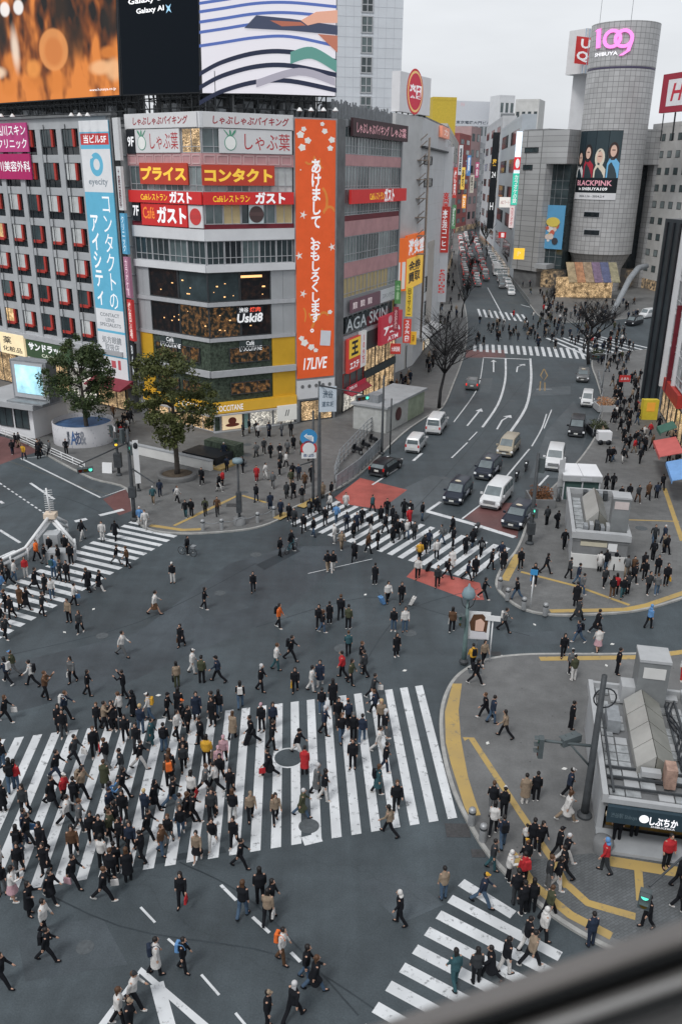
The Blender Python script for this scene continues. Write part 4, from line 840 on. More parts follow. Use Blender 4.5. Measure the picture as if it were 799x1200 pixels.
mb = MB(); bm_ = mat('spark_blue', (.3, .55, .75), .5, 0, 1, emit=.6); a, z = pp(198, 10); FLs.shape(mb, [(a+(.55 if t % 2 else .15)*math.cos(t*PI/4), z+(.55 if t % 2 else .15)*math.sin(t*PI/4)) for t in range(8)], .33, bm_, .01); mb.build('spark_emblem', bm_, o)
FFs = Face(FF.p(0, 0, -.6)[:2], dF)
o, pp = screen('right rooftop screen showing a striped shirt and a hand on a tablet', FFs, [(236.5, 110), (300, 110.5), (393.5, 113.5), (395.5, -60), (231, -60)], .3, (.62, .60, .64), .55)
def ribbon(pts, w_, col, k, e=.5):
    mb = MB(); q = smooth_line(pts, 6); m = mat('shirt_%d_%d_%d' % tuple(int(v*99) for v in col), col, .5, 0, 1, emit=e); pl = []
    for x, y in q: pl.append(pp(x, y-w_/2))
    for x, y in reversed(q): pl.append(pp(x, y+w_/2))
    FFs.shape(mb, pl, .325+.004*k, m, .002); mb.build('picture', m, o)
for k, (y, c) in enumerate(((-2, 0), (8, 0), (32, 0), (48, 0), (20, 0), (66, 1), (82, 1), (100, 1))):
    col = (.08, .13, .36) if c == 0 else (.02, .025, .05); dy = 0 if c == 0 else 5
    ribbon([(233.5, y+6+dy*3), (260, y+2+dy), (300, y-4), (340, y-5), (394, y+(6 if y > 40 else 0))], 3.6 if c == 0 else 5.5, col, k)
ribbon([(340, 68), (365, 62), (394, 78)], 14, (.12, .3, .26), 12, .3); ribbon([(300, 98), (350, 84), (392, 96)], 9, (.38, .36, .42), 11, .35)
for pl, col, k in (([(286, 33), (300, 18), (340, 22), (395, 30), (395, 41), (340, 36)], (.05, .06, .1), 14), ([(316, 24), (352, 26), (358, 30), (330, 31)], (.35, .12, .08), 15), ([(352, 24), (370, 14), (395, 12), (395, 27), (372, 27), (360, 30)], (.62, .33, .24), 16), ([(372, 40), (395, 42), (395, 62)], (.4, .15, .1), 17)):
    mb = MB(); m = mat('shirt_p%d' % k, col, .5, 0, 1, emit=.5); FFs.shape(mb, [pp(*p) for p in pl], .325+.004*k, m, .002); mb.build('picture', m, o)
# steel frames below / behind the screens and floodlights
for nm, face, a0, a1, dp, lb in (('screen_frame', FBs, .5, 38, -.6, 'dark steel lattice frame holding up the left rooftop screen'), ('screen_frame', FLs, -.5, 11, -.8, 'dark steel lattice frame holding up the black rooftop screen'), ('screen_frame', FFs, .6, 15, -1, 'dark steel lattice frame holding up the striped shirt screen')):
    base = face.p((a0+a1)/2, 33.6, dp); fr = MB(); n = int((a1-a0)/1.6)
    for k in range(n+1):
        a = a0+(a1-a0)*k/n
        for dd in (0, -2.2):
            fr.tube([face.p(a, 33.6, dp+dd), face.p(a, 37.5, dp+dd)], .09, 5)
            if k < n: fr.tube([face.p(a, 33.8, dp+dd), face.p(a+(a1-a0)/n, 36.5, dp+dd)], .06, 4)
        fr.tube([face.p(a, 35.2, dp), face.p(a, 35.2, dp-2.2)], .06, 4)
    for z in (34.3, 35.3, 36.4): fr.tube([face.p(a0, z, dp), face.p(a1, z, dp)], .07, 5)
    ob = fr.build(nm, M_STEEL, loc=base); tag(ob, lb, 'frame')
    wl = MB(); face.box(wl, a0, a1, 33.61, 36.6, dp-2.8, dp-2.5); wl.build('back_panel', M_CONC_D, ob)
    for k in range(n*2):
        a = R.uniform(a0, a1-1.2); face_mb = MB(); h_ = R.uniform(.5, 1.5); face.box(face_mb, a, a+R.uniform(.5, 1.2), 33.62, 33.62+h_, dp-2.0, dp-1.0); face_mb.build('service_box', R.choice([M_STEELG, M_CONC, M_CONC_D]), ob)
def flood(px, py, face, d, label, group):
    a, z = face.px(px, py, d); mb = MB(); b = face.p(a, 33.9, -.2); t = face.p(a, z, d)
    mb.tube([b, (b[0], b[1], z+.2), t], .04, 5, M_STEELG); mb.lathe([(.08, .25), (.3, -.05), (.34, -.1)], t, 10, mat('lamp_white', (.7, .7, .7), .4, 0, 1)); tag(mb.build('floodlight', M_STEELG, loc=(b[0], b[1], 33.9)), label, 'lamp', group)
for k, x in enumerate((84, 93.5, 103)): flood(x, 135, FB, 1.6, 'small white floodlight, %s of three above the blue and white banner' % ('left one', 'middle one', 'right one')[k], 'floodlights above the banners')
for k, x in enumerate((351, 364.5, 379, 393)): flood(x, 129, FF, 1.6, 'small white floodlight, %s of four above the orange banner' % ('first from left', 'second from left', 'third from left', 'right end one')[k], 'floodlights above the banners')
for k, x in enumerate((2, 15)): flood(x, 136, FB, 1.6, 'small white floodlight above the magenta clinic sign, %s one' % ('outer', 'inner')[k], 'floodlights above the banners')
# ------------------------------------------------------------------ the rest of the street
def at(x, dist):
    "ground point at a horizontal distance along the sight line of photograph column x (taken at the horizon)"
    d = hdir(x); return (d[0]*dist, d[1]*dist)
def zat(g, y, x): return hgt(g, y, x)
def block(label, A, B, z1, depth, m, rows=0, cols=0, wz0=3.5, gms=None, name='building', roof=M_ROOF, side_cols=0, wm=M_MULLD, wfrac=(.55, .48), parapet=True, shop=True, shop_m=None):
    "a building whose front runs from ground point A (left) to B (right)"
    u = (B[0]-A[0], B[1]-A[1]); W_ = math.hypot(*u); f = Face(A, u)
    o = thing(name, label, 'building', (A[0], A[1], 0)); gms = gms or [M_GL, M_GL2, M_GL3]
    part('wall', m, o, lambda q: f.box(q, 0, W_, .0, z1, -depth, 0))
    part('roof', roof, o, lambda q: f.box(q, .25, W_-.25, z1, z1+.15, -depth+.25, -.25))
    if parapet: part('parapet', m, o, lambda q: [f.box(q, 0, W_, z1+.002, z1+.9, -.25, .04), f.box(q, 0, .25, z1+.002, z1+.9, -depth, -.25), f.box(q, W_-.25, W_, z1+.002, z1+.9, -depth, -.25)])
    if rows:
        hz = (z1-wz0-.5)/rows; wa = W_/cols
        for r_ in range(rows):
            for c in range(cols):
                a0 = c*wa+wa*(1-wfrac[0])/2; z0 = wz0+r_*hz+hz*(1-wfrac[1])/2
                mb = MB(); f.box(mb, a0, a0+wa*wfrac[0], z0, z0+hz*wfrac[1], -.1, .05); w_ = mb.build('window', wm, o)
                g = MB(); f.rect(g, a0+.12, a0+wa*wfrac[0]-.12, z0+.12, z0+hz*wfrac[1]-.12, .07); g.build('pane', gms[(r_*5+c*3) % len(gms)], w_)
    if shop and wz0 > 3: 
        mb = MB(); f.box(mb, .3, W_-.3, .1, wz0-.8, -.1, .06); mb.build('shopfront', shop_m or M_FARSHOP, o)
    return o, f, W_
# --- tall white tower behind the corner building
wa_, wb_ = at(380, 187), at(466, 190)
wt, wf, ww = block('tall white tiled tower with one column of windows rising behind the corner building', wa_, wb_, 80, 10, mat('white_tile', (.62, .65, .69), .5, .06, .3), 0, 0, name='tower_block', shop=False)
part('tile_joint', mat('tile_joint', (.48, .50, .54), .6, .05), wt, lambda q: [wf.box(q, .05, ww-.05, z, z+.07, .001, .02) for z in [30+1.75*k for k in range(28)]])
part('tile_joint', mat('tile_joint', (.48, .50, .54), .6, .05), wt, lambda q: [wf.box(q, a, a+.06, 28, 79.9, .001, .018) for a in [1.6*k+.8 for k in range(int(ww/1.6))]])
a0 = wf.px(422.5, 60)[0]; a1 = wf.px(436.5, 60)[0]
for k in range(13):
    z = 36+3.5*k; window(wf, a0, a1, z, z+3.0, wt, M_MULL, M_GL2 if k % 3 else M_GL, 2, .42, .08, .22)
# --- building with the round sign
ca = at(470, 128); cb_ = at(492, 134); cc_ = at(523, 168)
zc_ = zat(cb_, 137, 494)
c1 = thing('building', 'white tiled building with two square black windows under the round rooftop sign', 'building', (cb_[0], cb_[1], 0))
f1 = Face(cb_, (ca[0]-cb_[0], ca[1]-cb_[1])); f2 = Face(cb_, (cc_[0]-cb_[0], cc_[1]-cb_[1])); W2 = math.hypot(cc_[0]-cb_[0], cc_[1]-cb_[1])
M_TILEW = mat('white_tile_b', (.56, .57, .585), .5, .07, .4); M_TILEG = mat('grey_render', (.54, .545, .55), .7, .1, .4)
part('wall', M_TILEG, c1, lambda q: f1.box(q, 0.01, 9, 0, zc_, -12, 0)); part('wall', M_TILEW, c1, lambda q: f2.box(q, 0, W2, 0, zc_-.01, -9, .02))
part('tile_joint', M_TILEG, c1, lambda q: [f2.box(q, .05, W2-.05, z, z+.08, .021, .045) for z in [8+2.6*k for k in range(int((zc_-8)/2.6))]])
part('ledge', M_STEEL, c1, lambda q: f2.box(q, -.1, W2, zat(cb_, 171, 495)-.25, zat(cb_, 171, 495), .02, .6))
part('roof', M_ROOF, c1, lambda q: f2.box(q, .2, W2-.2, zc_, zc_+.3, -8, -.1))
for y0, y1 in ((182, 193), (209, 219)):
    a, z1 = f2.px(496.5, y0); b = f2.px(505.5, y0)[0]; z0 = f2.px(500, y1)[1]; window(f2, a, b, z0, z1, c1, M_MULLD, M_GLB, 1, 0, .12, .12)
a, z1 = f2.px(514, 147); b = f2.px(523, 147)[0]; z0 = f2.px(518, 162)[1]
sign('wall_sign', 'pale orange box sign high on the white tiled corner', f2, a, b, z0, z1, flatm((.75, .3, .2), .2), [('カ', .25, .8, .2, .8, '#f0d8d0', {})], .1, .5)
# rooftop sign, white box with the red disc
za = zat(cb_, 133, 490); ft = Face(addp(cb_, f1.u, 3.4), (-f1.u[0], -f1.u[1])); 
a0, z1 = ft.px(467.5, 83); a1 = ft.px(504, 83)[0]; z0 = ft.px(490, 134)[1]
def roundel(o, loc, d):
    a, z = loc(.47, .56); n = 32
    for k, (r_, c) in enumerate(((1.0, (.5, .04, .05)), (.9, (.75, .5, .2)), (.8, (.5, .03, .06)))):
        mb = MB(); ft.disc(mb, a, z, 2.75*r_, 2.85*r_, d+.02+.03*k, flatm(c, .3), n, .02); mb.build('roundel', flatm(c, .3), o)
    mb = MB(); tm = mat('lettering_'+WH, WH, .5, 0, 1, emit=.3); ft.text(mb, '楽園', a-2, a+2, z-.85, z+.9, d+.13, tm, bold=.03); mb.build('lettering', tm, o)
sign('rooftop_sign', 'white rooftop box sign with a round red and gold emblem beside the white tower', ft, a0, a1, z0, z1, mat('sign_white_b', (.68, .68, .7), .5, .05, .5, emit=.1), [], -1, 1.2, extra=roundel)
rf = MB()
for k in range(6): rf.tube([ft.p(a0+.4+k*(a1-a0-.8)/5, zc_, -.4), ft.p(a0+.4+k*(a1-a0-.8)/5, z0+.3, -.4)], .12, 5)
tag(rf.build('roof_steelwork', M_STEEL, loc=ft.p(a0, zc_, -.4)), 'row of dark steel legs under the round rooftop sign', 'frame')
# vertical fins on its street side
FIN = Face(addp(cc_, f2.u, -.4), (f1.u[0]*-1, f1.u[1]*-1))
def vfin(label, x0, x1, y0, y1, dist, m, texts, th=.5, emit=.3, name='vertical_sign'):
    A = at(x0, dist); B = at(x1, dist); f = Face(A, (B[0]-A[0], B[1]-A[1])); W_ = math.hypot(B[0]-A[0], B[1]-A[1])
    z1 = zat(A, y0, x0); z0 = zat(A, y1, x0); lean = 0
    return sign(name, label, f, 0, W_, z0, z1, m, texts, -th, th, emit_text=emit), f
vfin('tall white vertical fin sign with red block of white characters and red lettering below', 518, 530, 172, 354, 164, mat('fin_white', (.6, .61, .63), .5, .06, .4, emit=.08), [('楽園', .2, .8, .62, .72, '#c8322c', {'v': 1, 'b': .02}), ('PACHINKO', .15, .85, .06, .22, '#c8322c', {'v': 1, 'b': .03})])
fr_ = vfin('red panel of white vertical characters on the tall white fin sign', 518.3, 529.5, 242, 296, 163.6, flatm((.5, .05, .04), .2), [('本格派コーヒー', .2, .8, .06, .94, WH, {'v': 1, 'b': .02})], .2)
vfin('pale blue white vertical sign banner left of the tall fin sign', 503, 511, 218, 300, 154, mat('fin_pale', (.52, .57, .66), .5, .1, .4, emit=.08), [('大当り', .25, .75, .4, .92, '#6a86b4', {'v': 1})])
vfin('grey vertical sign with small dark red characters beside the tall fin sign', 505, 513, 296, 356, 153, mat('fin_grey', (.4, .41, .43), .5, .1, .4), [('居酒屋花', .28, .72, .08, .9, '#7a3038', {'v': 1})])
vfin('narrow blue vertical strip sign at the edge of the white tiled building', 499.5, 503, 256, 352, 152, flatm((.12, .22, .42), .1), [])
# low building behind the orange sign, with the fire stair
d0 = at(474, 131); 
part_ = None
c2A = G(474, 433); c2B = G(503, 404)
c2, f3, W3 = block('beige narrow building hung with orange, yellow and red shop signs', c2A, c2B, zat(c2A, 300, 474), 9, mat('beige_render', (.42, .39, .36), .7, .12, .5), 0, 0, shop=False)
for k in range(4): window(f3, .4+k*(W3-.6)/4, .4+(k+1)*(W3-.6)/4-.3, .15, 3.6, c2, M_MULLD, [M_SHOP, M_SHOPW][k % 2], 1, 0, .08, .1)
for r_ in range(2):
    for k in range(3): window(f3, 6+k*3.5, 8.6+k*3.5, 6+r_*4, 8.5+r_*4, c2, M_MULLD, M_GL, 2, 0, .08, .1)
st = MB()
sA = at(488, 133)
for k in range(6):
    z = 17+2.6*k; x, y = sA
    for a, b in (((x-1.6, y, z), (x+1.4, y+1, z+2.6)), ((x-1.6, y, z+.9), (x+1.4, y+1, z+3.5))): st.tube([a, b], .07, 4)
    st.box(x-1.9, x+1.7, y-.2, y+1.6, z-.06, z+.06)
for dx in (-1.9, 1.7): 
    for dy in (-.2, 1.5): st.tube([(sA[0]+dx, sA[1]+dy, 4), (sA[0]+dx, sA[1]+dy, 33)], .09, 5)
so_ = st.build('fire_escape', mat('stair_brown', (.24, .2, .17), .7, .2), loc=(sA[0], sA[1], 4)); tag(so_, 'brown steel fire escape stair zigzagging up the grey wall behind the orange sign', 'stairs')
wr = MB(); wA = at(475, 128)
for k in range(4): wr.tube([(wA[0]-2, wA[1], 18+k*2), (wA[0]+3, wA[1]+1, 19+k*2.2)], .05, 4)
# orange / yellow projecting sign
oA, oB, oC = at(466, 125), at(479, 127), at(500.5, 139)
fo1 = Face(oA, (oB[0]-oA[0], oB[1]-oA[1])); fo2 = Face(oB, (oC[0]-oB[0], oC[1]-oB[1])); Wo1 = math.hypot(oB[0]-oA[0], oB[1]-oA[1]); Wo2 = math.hypot(oC[0]-oB[0], oC[1]-oB[1])
zt = zat(oB, 279, 479); zm = zat(oB, 304, 479); zl = zat(oB, 333, 479)
ORF = flatm((.8, .16, .03), .3)
def onface2(o, loc, d):
    mb = MB(); fo2.box(mb, .02, Wo2, zm, zt+.3, -.2, .12); mb.build('orange_panel', ORF, o)
    mb = MB(); fo2.box(mb, .02, Wo2, zl-1.0, zm-.03, -.2, .1); mb.build('yellow_panel', flatm((.85, .52, .08), .3), o)
    mb = MB(); tm = mat('lettering_'+WH, WH, .5, 0, 1, emit=.3); fo2.text(mb, '激安堂', 1.0, Wo2-.8, zm+.35, zt-.3, .14, tm, bold=.04); mb.build('lettering', tm, o)
    mb = MB(); tm = mat('lettering_'+BK, BK, .5, 0, 1, emit=.25); fo2.text(mb, '金券\n買取', 1.6, Wo2-2.6, zl-.2, zm-.5, .12, tm, bold=.03); mb.build('lettering', tm, o)
    for k in range(2):
        q = MB(); fo1.box(q, .15+k*Wo1*.48, .15+k*Wo1*.48+Wo1*.3, zl-.6, zm-.3, .25, .3); q.build('white_stripe', flatm((.75, .74, .72), .2), o)
sign('box_sign', 'large orange over yellow projecting box sign with white characters beside the corner building', fo1, 0, Wo1, zl-.9, zt, ORF, [], -.3, .5, extra=onface2)
vfin('tall narrow yellow sign with dark vertical characters under the orange sign', 481, 489.5, 336, 371, 124, flatm((.85, .62, .08), .25), [('回らせん二', .25, .75, .06, .94, '#4a3c20', {'v': 1, 'b': .02})], .3)
vfin('narrow red white vertical sign under the yellow vertical sign', 479, 489, 374, 402, 121, flatm((.62, .08, .06), .25), [('ステ楽園', .2, .8, .06, .94, WH, {'v': 1, 'b': .03})], .3)
vfin('small yellow square sign at the end of the white canopy', 488, 496, 389, 404, 122, flatm((.8, .5, .06), .25), [('酒', .3, .7, .25, .75, '#6a4a20', {})], .3)
vfin('small green vertical fin sign at the end of the corner building', 467, 474.5, 329, 356, 118, flatm((.1, .28, .1), .15), [('中華', .25, .75, .15, .85, '#a8c8a0', {'v': 1})], .3)
vfin('small dark red vertical fin sign below the green one', 466, 473, 360, 388, 116.5, flatm((.32, .05, .07), .15), [('お好焼', .25, .75, .1, .9, '#d8b8b8', {'v': 1})], .3)
vfin('red horizontal shop sign with white lettering at street level past the corner building', 464, 477, 403, 415, 115, flatm((.5, .05, .04), .25), [('大衆酒場', .1, .9, .25, .75, WH, {})], .3)
cn_ = MB(); 
q = [G(478, 428), G(504, 408)]; fcn = Face(q[0], (q[1][0]-q[0][0], q[1][1]-q[0][1])); L_ = math.hypot(q[1][0]-q[0][0], q[1][1]-q[0][1])
cn_.hexa([fcn.p(0, 3.9, 2.2), fcn.p(L_, 3.9, 2.2), fcn.p(L_, 4.5, .1), fcn.p(0, 4.5, .1), fcn.p(0, 4.1, 2.2), fcn.p(L_, 4.1, 2.2), fcn.p(L_, 4.8, .1), fcn.p(0, 4.8, .1)])
tag(cn_.build('canopy', mat('canvas_white', (.62, .62, .62), .7, .1), loc=fcn.p(0, 3.9, .1)), 'white sloping shop canopy below the yellow square sign', 'canopy')
# --- left row further up the street
M_GREYB = mat('grey_render_b', (.5, .51, .53), .7, .12, .3); M_REDB = mat('red_brick_far', (.3, .09, .085), .7, .2, .4); M_PINKB = mat('pink_render_far', (.42, .29, .29), .7, .12, .3); M_BLUEG = mat('bluegrey_panel', (.44, .48, .52), .5, .12, .3); M_BEIGEB = mat('beige_far', (.55, .53, .5), .7, .12, .3)
def far(label, x0, d0_, x1, d1_, ytop, m, rows, cols, depth=14, **k):
    A, B = at(x0, d0_), at(x1, d1_); return block(label, A, B, zat(A, ytop, x0), depth, m, rows, cols, **k)
far('cream grey building with small dark windows right of the white fin sign', 521, 200, 535, 318, 150, M_BEIGEB, 8, 3, wm=M_STEEL)
far('bright yellow narrow rooftop building between the round sign and the white hoarding', 503, 300, 530, 302, 117, mat('yellow_render', (.6, .44, .06), .6, .1), 0, 0, shop=False)
far('dark red brick building with stacked balconies far up the street', 536, 470, 549, 500, 158, M_REDB, 9, 2, gms=[M_GL3, M_GL])
far('pink rendered building far up the street beside the red brick one', 549, 502, 560, 520, 150, M_PINKB, 6, 2)
far('pale grey building with open balconies far up the left pavement', 559, 522, 568, 560, 168, M_GREYB, 7, 2)
far('small white building at the bend of the far street', 566, 600, 583, 580, 170, M_WHITEWALL, 7, 4)
far('dark building closing the far end of the street', 540, 600, 566, 610, 196, M_CONC_D, 5, 3)
ho, hf, hw = far('broad white rooftop hoarding building with a row of characters along its edge', 527, 640, 575, 650, 141, M_WHITEWALL, 5, 8)
A, B = at(529, 632), at(572, 642); f = Face(A, (B[0]-A[0], B[1]-A[1])); z1 = zat(A, 118, 529); z0 = zat(A, 139, 529); W_ = math.hypot(B[0]-A[0], B[1]-A[1])
sign('hoarding', 'blank white rooftop hoarding with a faint pink patch far up the street', f, 0, W_, z0, z1, mat('hoarding_white', (.62, .64, .68), .5, .05), [('渋谷', .12, .24, .7, .92, '#c8a8ac', {})], 0, .4)
z2 = zat(A, 147, 529); sign('hoarding', 'white rooftop strip sign with dark spaced characters under the blank hoarding', f, 0, W_, z2, z0-.1, mat('hoarding_white', (.62, .64, .68), .5, .05), [('東京電機大門ビル', .03, .95, .25, .75, '#3c4450', {'b': .02})], 0, .4)
far('white stepped tower far behind the hoarding', 579, 620, 596, 625, 113, M_WHITEWALL, 6, 3, shop=False)
far('white block with rooftop steelwork right of the stepped tower', 597, 420, 624, 418, 119, M_OFFW, 4, 4, shop=False)
far('grey rooftop tank house between the white far buildings', 581, 520, 600, 520, 135, M_STEELG, 0, 0, shop=False)
far('bluish grey office block with shuttered windows left of the neon sign', 584, 345, 606, 264, 154, M_BLUEG, 5, 2, depth=4, gms=[M_GL2, M_GL], wfrac=(.7, .5))
far('grey concrete building behind the dark vertical sign', 566, 430, 584, 346, 152, M_GREYB, 7, 3, depth=5)
far('pale building at the right kerb of the far street with shop signs', 574, 420, 584, 360, 190, M_OFFW, 5, 2, depth=5)
# vertical signs on the right row
vfin('black vertical sign stack with yellow and white panels on the far right row', 574, 582, 155, 268, 335, M_BLACK, [('薬', .2, .8, .66, .73, '#e8b84a', {'b': .03}), ('24', .2, .8, .54, .6, WH, {}), ('H', .25, .75, .2, .28, WH, {})])
sg, sf = vfin('lit vertical neon sign in white, red and green on the far right row', 601, 608.5, 154, 240, 252, mat('neon_white', (.75, .85, .95), .4, .05, .5, emit=.7), [])
def seg(y0, y1, m, nm, txt=None):
    A = at(600.6, 251.7); B = at(609, 251.7); f = Face(A, (B[0]-A[0], B[1]-A[1])); W_ = math.hypot(B[0]-A[0], B[1]-A[1]); mb = MB(); z0, z1 = zat(A, y1, 601), zat(A, y0, 601); f.box(mb, 0, W_, z0, z1, -.3, .05); mb.build(nm, m, sg)
    if txt: 
        q = MB(); tm = mat('lettering_'+WH, WH, .5, 0, 1, emit=.3); f.text(q, txt, .4, W_-.4, z0+.4, z1-.4, .08, tm, vertical=True, bold=.02); q.build('lettering', tm, sg)
seg(184, 199, mat('neon_red', (.6, .03, .04), .4, .05, 1, emit=.5), 'red_panel', '●'); seg(203, 240, mat('neon_green', (.05, .5, .36), .4, .15, 2, emit=.55), 'green_panel', 'カラオケの鉄'); 
vfin('white lit vertical sign with pink characters below the neon sign', 600, 606, 241, 267, 251, mat('sign_pinkwhite', (.72, .6, .6), .5, .06, 1, emit=.3), [('カラオケ', .25, .75, .08, .92, '#c05860', {'v': 1})])
vfin('white lit shop sign with faint lettering at the foot of the bluish office block', 587, 600, 231, 243, 256, mat('sign_lit', (.78, .74, .7), .5, .05, 1, emit=.4), [('ABCマート', .1, .9, .3, .7, '#b08a8a', {})])
vfin('small red sign with a white square at the mouth of the far street', 589, 598, 272, 279, 254, flatm((.5, .03, .03), .3), [('■', .35, .75, .15, .85, '#f4e6e6', {})])
vfin('yellow lit square sign on a post by the grey corner block', 609, 622, 291, 304, 236, mat('sign_yellow_lit', (.9, .55, .05), .4, .05, 1, emit=.5), [('P', .35, .65, .3, .7, '#f4e2a0', {})])

# ================================================================== cylinder department store
tc_ = addp(G(697, 343), hdir(697), 8.3); TR = 8.1
ds = thing('department_store', 'grey tiled cylinder tower with low wings at the fork of the streets', 'building', (tc_[0], tc_[1], 0))
def tiles(name, base, cyl, tw, th):
    m = mat(name, base, .38, 0, 1, metal=.0); N, L, b = nodes(m); c = Vector(base); tcn = N.new('ShaderNodeTexCoord'); sx = N.new('ShaderNodeSeparateXYZ'); L.new(tcn.outputs['Object'], sx.inputs[0])
    cv = N.new('ShaderNodeCombineXYZ'); L.new(sx.outputs[2], cv.inputs[1])
    if cyl:
        a = N.new('ShaderNodeMath'); a.operation = 'ARCTAN2'; L.new(sx.outputs[1], a.inputs[0]); L.new(sx.outputs[0], a.inputs[1]); k = N.new('ShaderNodeMath'); k.operation = 'MULTIPLY'; k.inputs[1].default_value = TR; L.new(a.outputs[0], k.inputs[0]); L.new(k.outputs[0], cv.inputs[0])
    else:
        k = N.new('ShaderNodeMath'); L.new(sx.outputs[0], k.inputs[0]); L.new(sx.outputs[1], k.inputs[1]); L.new(k.outputs[0], cv.inputs[0])
    br = N.new('ShaderNodeTexBrick'); br.offset = 0; br.inputs['Scale'].default_value = 1; br.inputs['Brick Width'].default_value = tw; br.inputs['Row Height'].default_value = th; br.inputs['Mortar Size'].default_value = .055
    br.inputs['Color1'].default_value = (*(c*1.09), 1); br.inputs['Color2'].default_value = (*(c*.9), 1); br.inputs['Mortar'].default_value = (*(c*.45), 1); L.new(cv.outputs[0], br.inputs['Vector'])
    n = N.new('ShaderNodeTexNoise'); n.inputs['Scale'].default_value = .15; n.inputs['Detail'].default_value = 6; L.new(tcn.outputs['Object'], n.inputs['Vector']); r = N.new('ShaderNodeMapRange'); r.inputs[1].default_value = .3; r.inputs[2].default_value = .7; r.inputs[3].default_value = .9; r.inputs[4].default_value = 1.08; L.new(n.outputs['Fac'], r.inputs[0])
    sc = N.new('ShaderNodeVectorMath'); sc.operation = 'SCALE'; L.new(br.outputs['Color'], sc.inputs[0]); L.new(r.outputs[0], sc.inputs['Scale']); L.new(sc.outputs[0], b.inputs['Base Color']); b.inputs['Metallic'].default_value = .08
    return m
M_TC = tiles('tower_tile', (.44, .44, .445), True, 1.27, 1.15); M_TW = tiles('wing_tile', (.42, .425, .43), False, 1.8, 1.3)
gT = addp(tc_, (-hdir(715)[0], -hdir(715)[1]), TR)
zT = zat(gT, 24, 722); zB = zat(gT, 79, 712)
part('tower', M_TC, ds, lambda q: q.lathe([(TR, 9.5), (TR, zB-.25), (TR-.12, zB-.25), (TR-.12, zB+.3), (TR, zB+.3), (TR, zT), (TR-.5, zT), (TR-.5, zT-.6), (0, zT-.6)], (tc_[0], tc_[1], 0), 72, None, False))
part('tower_ring', mat('ring_violet', (.08, .07, .12), .4, .1), ds, lambda q: q.lathe([(TR-.05, zB-.2), (TR-.02, zB-.1), (TR-.02, zB+.15), (TR-.05, zB+.25)], (tc_[0], tc_[1], 0), 72))
part('tower_base', M_TC, ds, lambda q: q.lathe([(TR-2.2, 0), (TR-2.2, 5.5), (TR-.3, 9.45), (TR-.02, 9.5)], (tc_[0], tc_[1], 0), 48))
part('mast', M_STEELG, ds, lambda q: q.tube([(tc_[0]+1, tc_[1], zT-.6), (tc_[0]+1, tc_[1], zT+9)], .06, 5)); part('mast', M_STEELG, ds, lambda q: q.tube([(tc_[0]-6, tc_[1]+2, zT-.6), (tc_[0]-6, tc_[1]+2, zT+14)], .05, 5))
def cyl_px(x, y, r=TR):
    "photograph point -> (angle, height) on the tower"
    d = ray(x, y); a = d[0]**2+d[1]**2; b = -(d[0]*tc_[0]+d[1]*tc_[1]); c = tc_[0]**2+tc_[1]**2-r*r; disc = max(b*b-a*c, 0); t = (-b-math.sqrt(disc))/a
    X, Y = d[0]*t-tc_[0], d[1]*t-tc_[1]; return math.atan2(Y, X), H+d[2]*t
def cyl_patch(mb, a0, a1, z0, z1, r0, r1, m, n=12):
    for k in range(n):
        t0, t1 = a0+(a1-a0)*k/n, a0+(a1-a0)*(k+1)/n
        P_ = lambda r, t, z: (tc_[0]+r*math.cos(t), tc_[1]+r*math.sin(t), z)
        mb.hexa([P_(r1, t0, z0), P_(r1, t1, z0), P_(r0, t1, z0), P_(r0, t0, z0), P_(r1, t0, z1), P_(r1, t1, z1), P_(r0, t1, z1), P_(r0, t0, z1)], m)
def cyl_text(mb, body, a0, a1, z0, z1, r, m, bold=.0):
    vs, fs, (x0, x1, y0, y1) = text_mesh(body, 0, bold)
    out = [(tc_[0]+r*math.cos(a0+(a1-a0)*(x-x0)/(x1-x0)), tc_[1]+r*math.sin(a0+(a1-a0)*(x-x0)/(x1-x0)), z0+(z1-z0)*(y-y0)/(y1-y0)) for x, y, z in vs]
    mb.add(out, fs, m)
for y0, y1 in ((247, 255), (268, 276)):
    a0, z1 = cyl_px(684, y0); a1 = cyl_px(703, y0)[0]; z0 = cyl_px(693, y1)[1]
    w_ = part('window', M_MULL, ds, lambda q: cyl_patch(q, a0, a1, z0, z1, TR-.2, TR+.12, None, 6)); part('pane', M_GLB, w_, lambda q: cyl_patch(q, a0+.02, a1-.02, z0+.15, z1-.25, TR, TR+.16, None, 6))
for q0, q1, q2, q3 in ((676, 699, 318, 325),):
    a0, z1 = cyl_px(q0, q2); a1 = cyl_px(q1, q2)[0]; z0 = cyl_px(688, q3)[1]; w_ = part('window', M_MULL, ds, lambda q: cyl_patch(q, a0, a1, z0, z1, TR-.2, TR+.12, None, 6)); part('pane', M_GLB, w_, lambda q: cyl_patch(q, a0+.02, a1-.02, z0+.1, z1-.15, TR, TR+.16, None, 6))
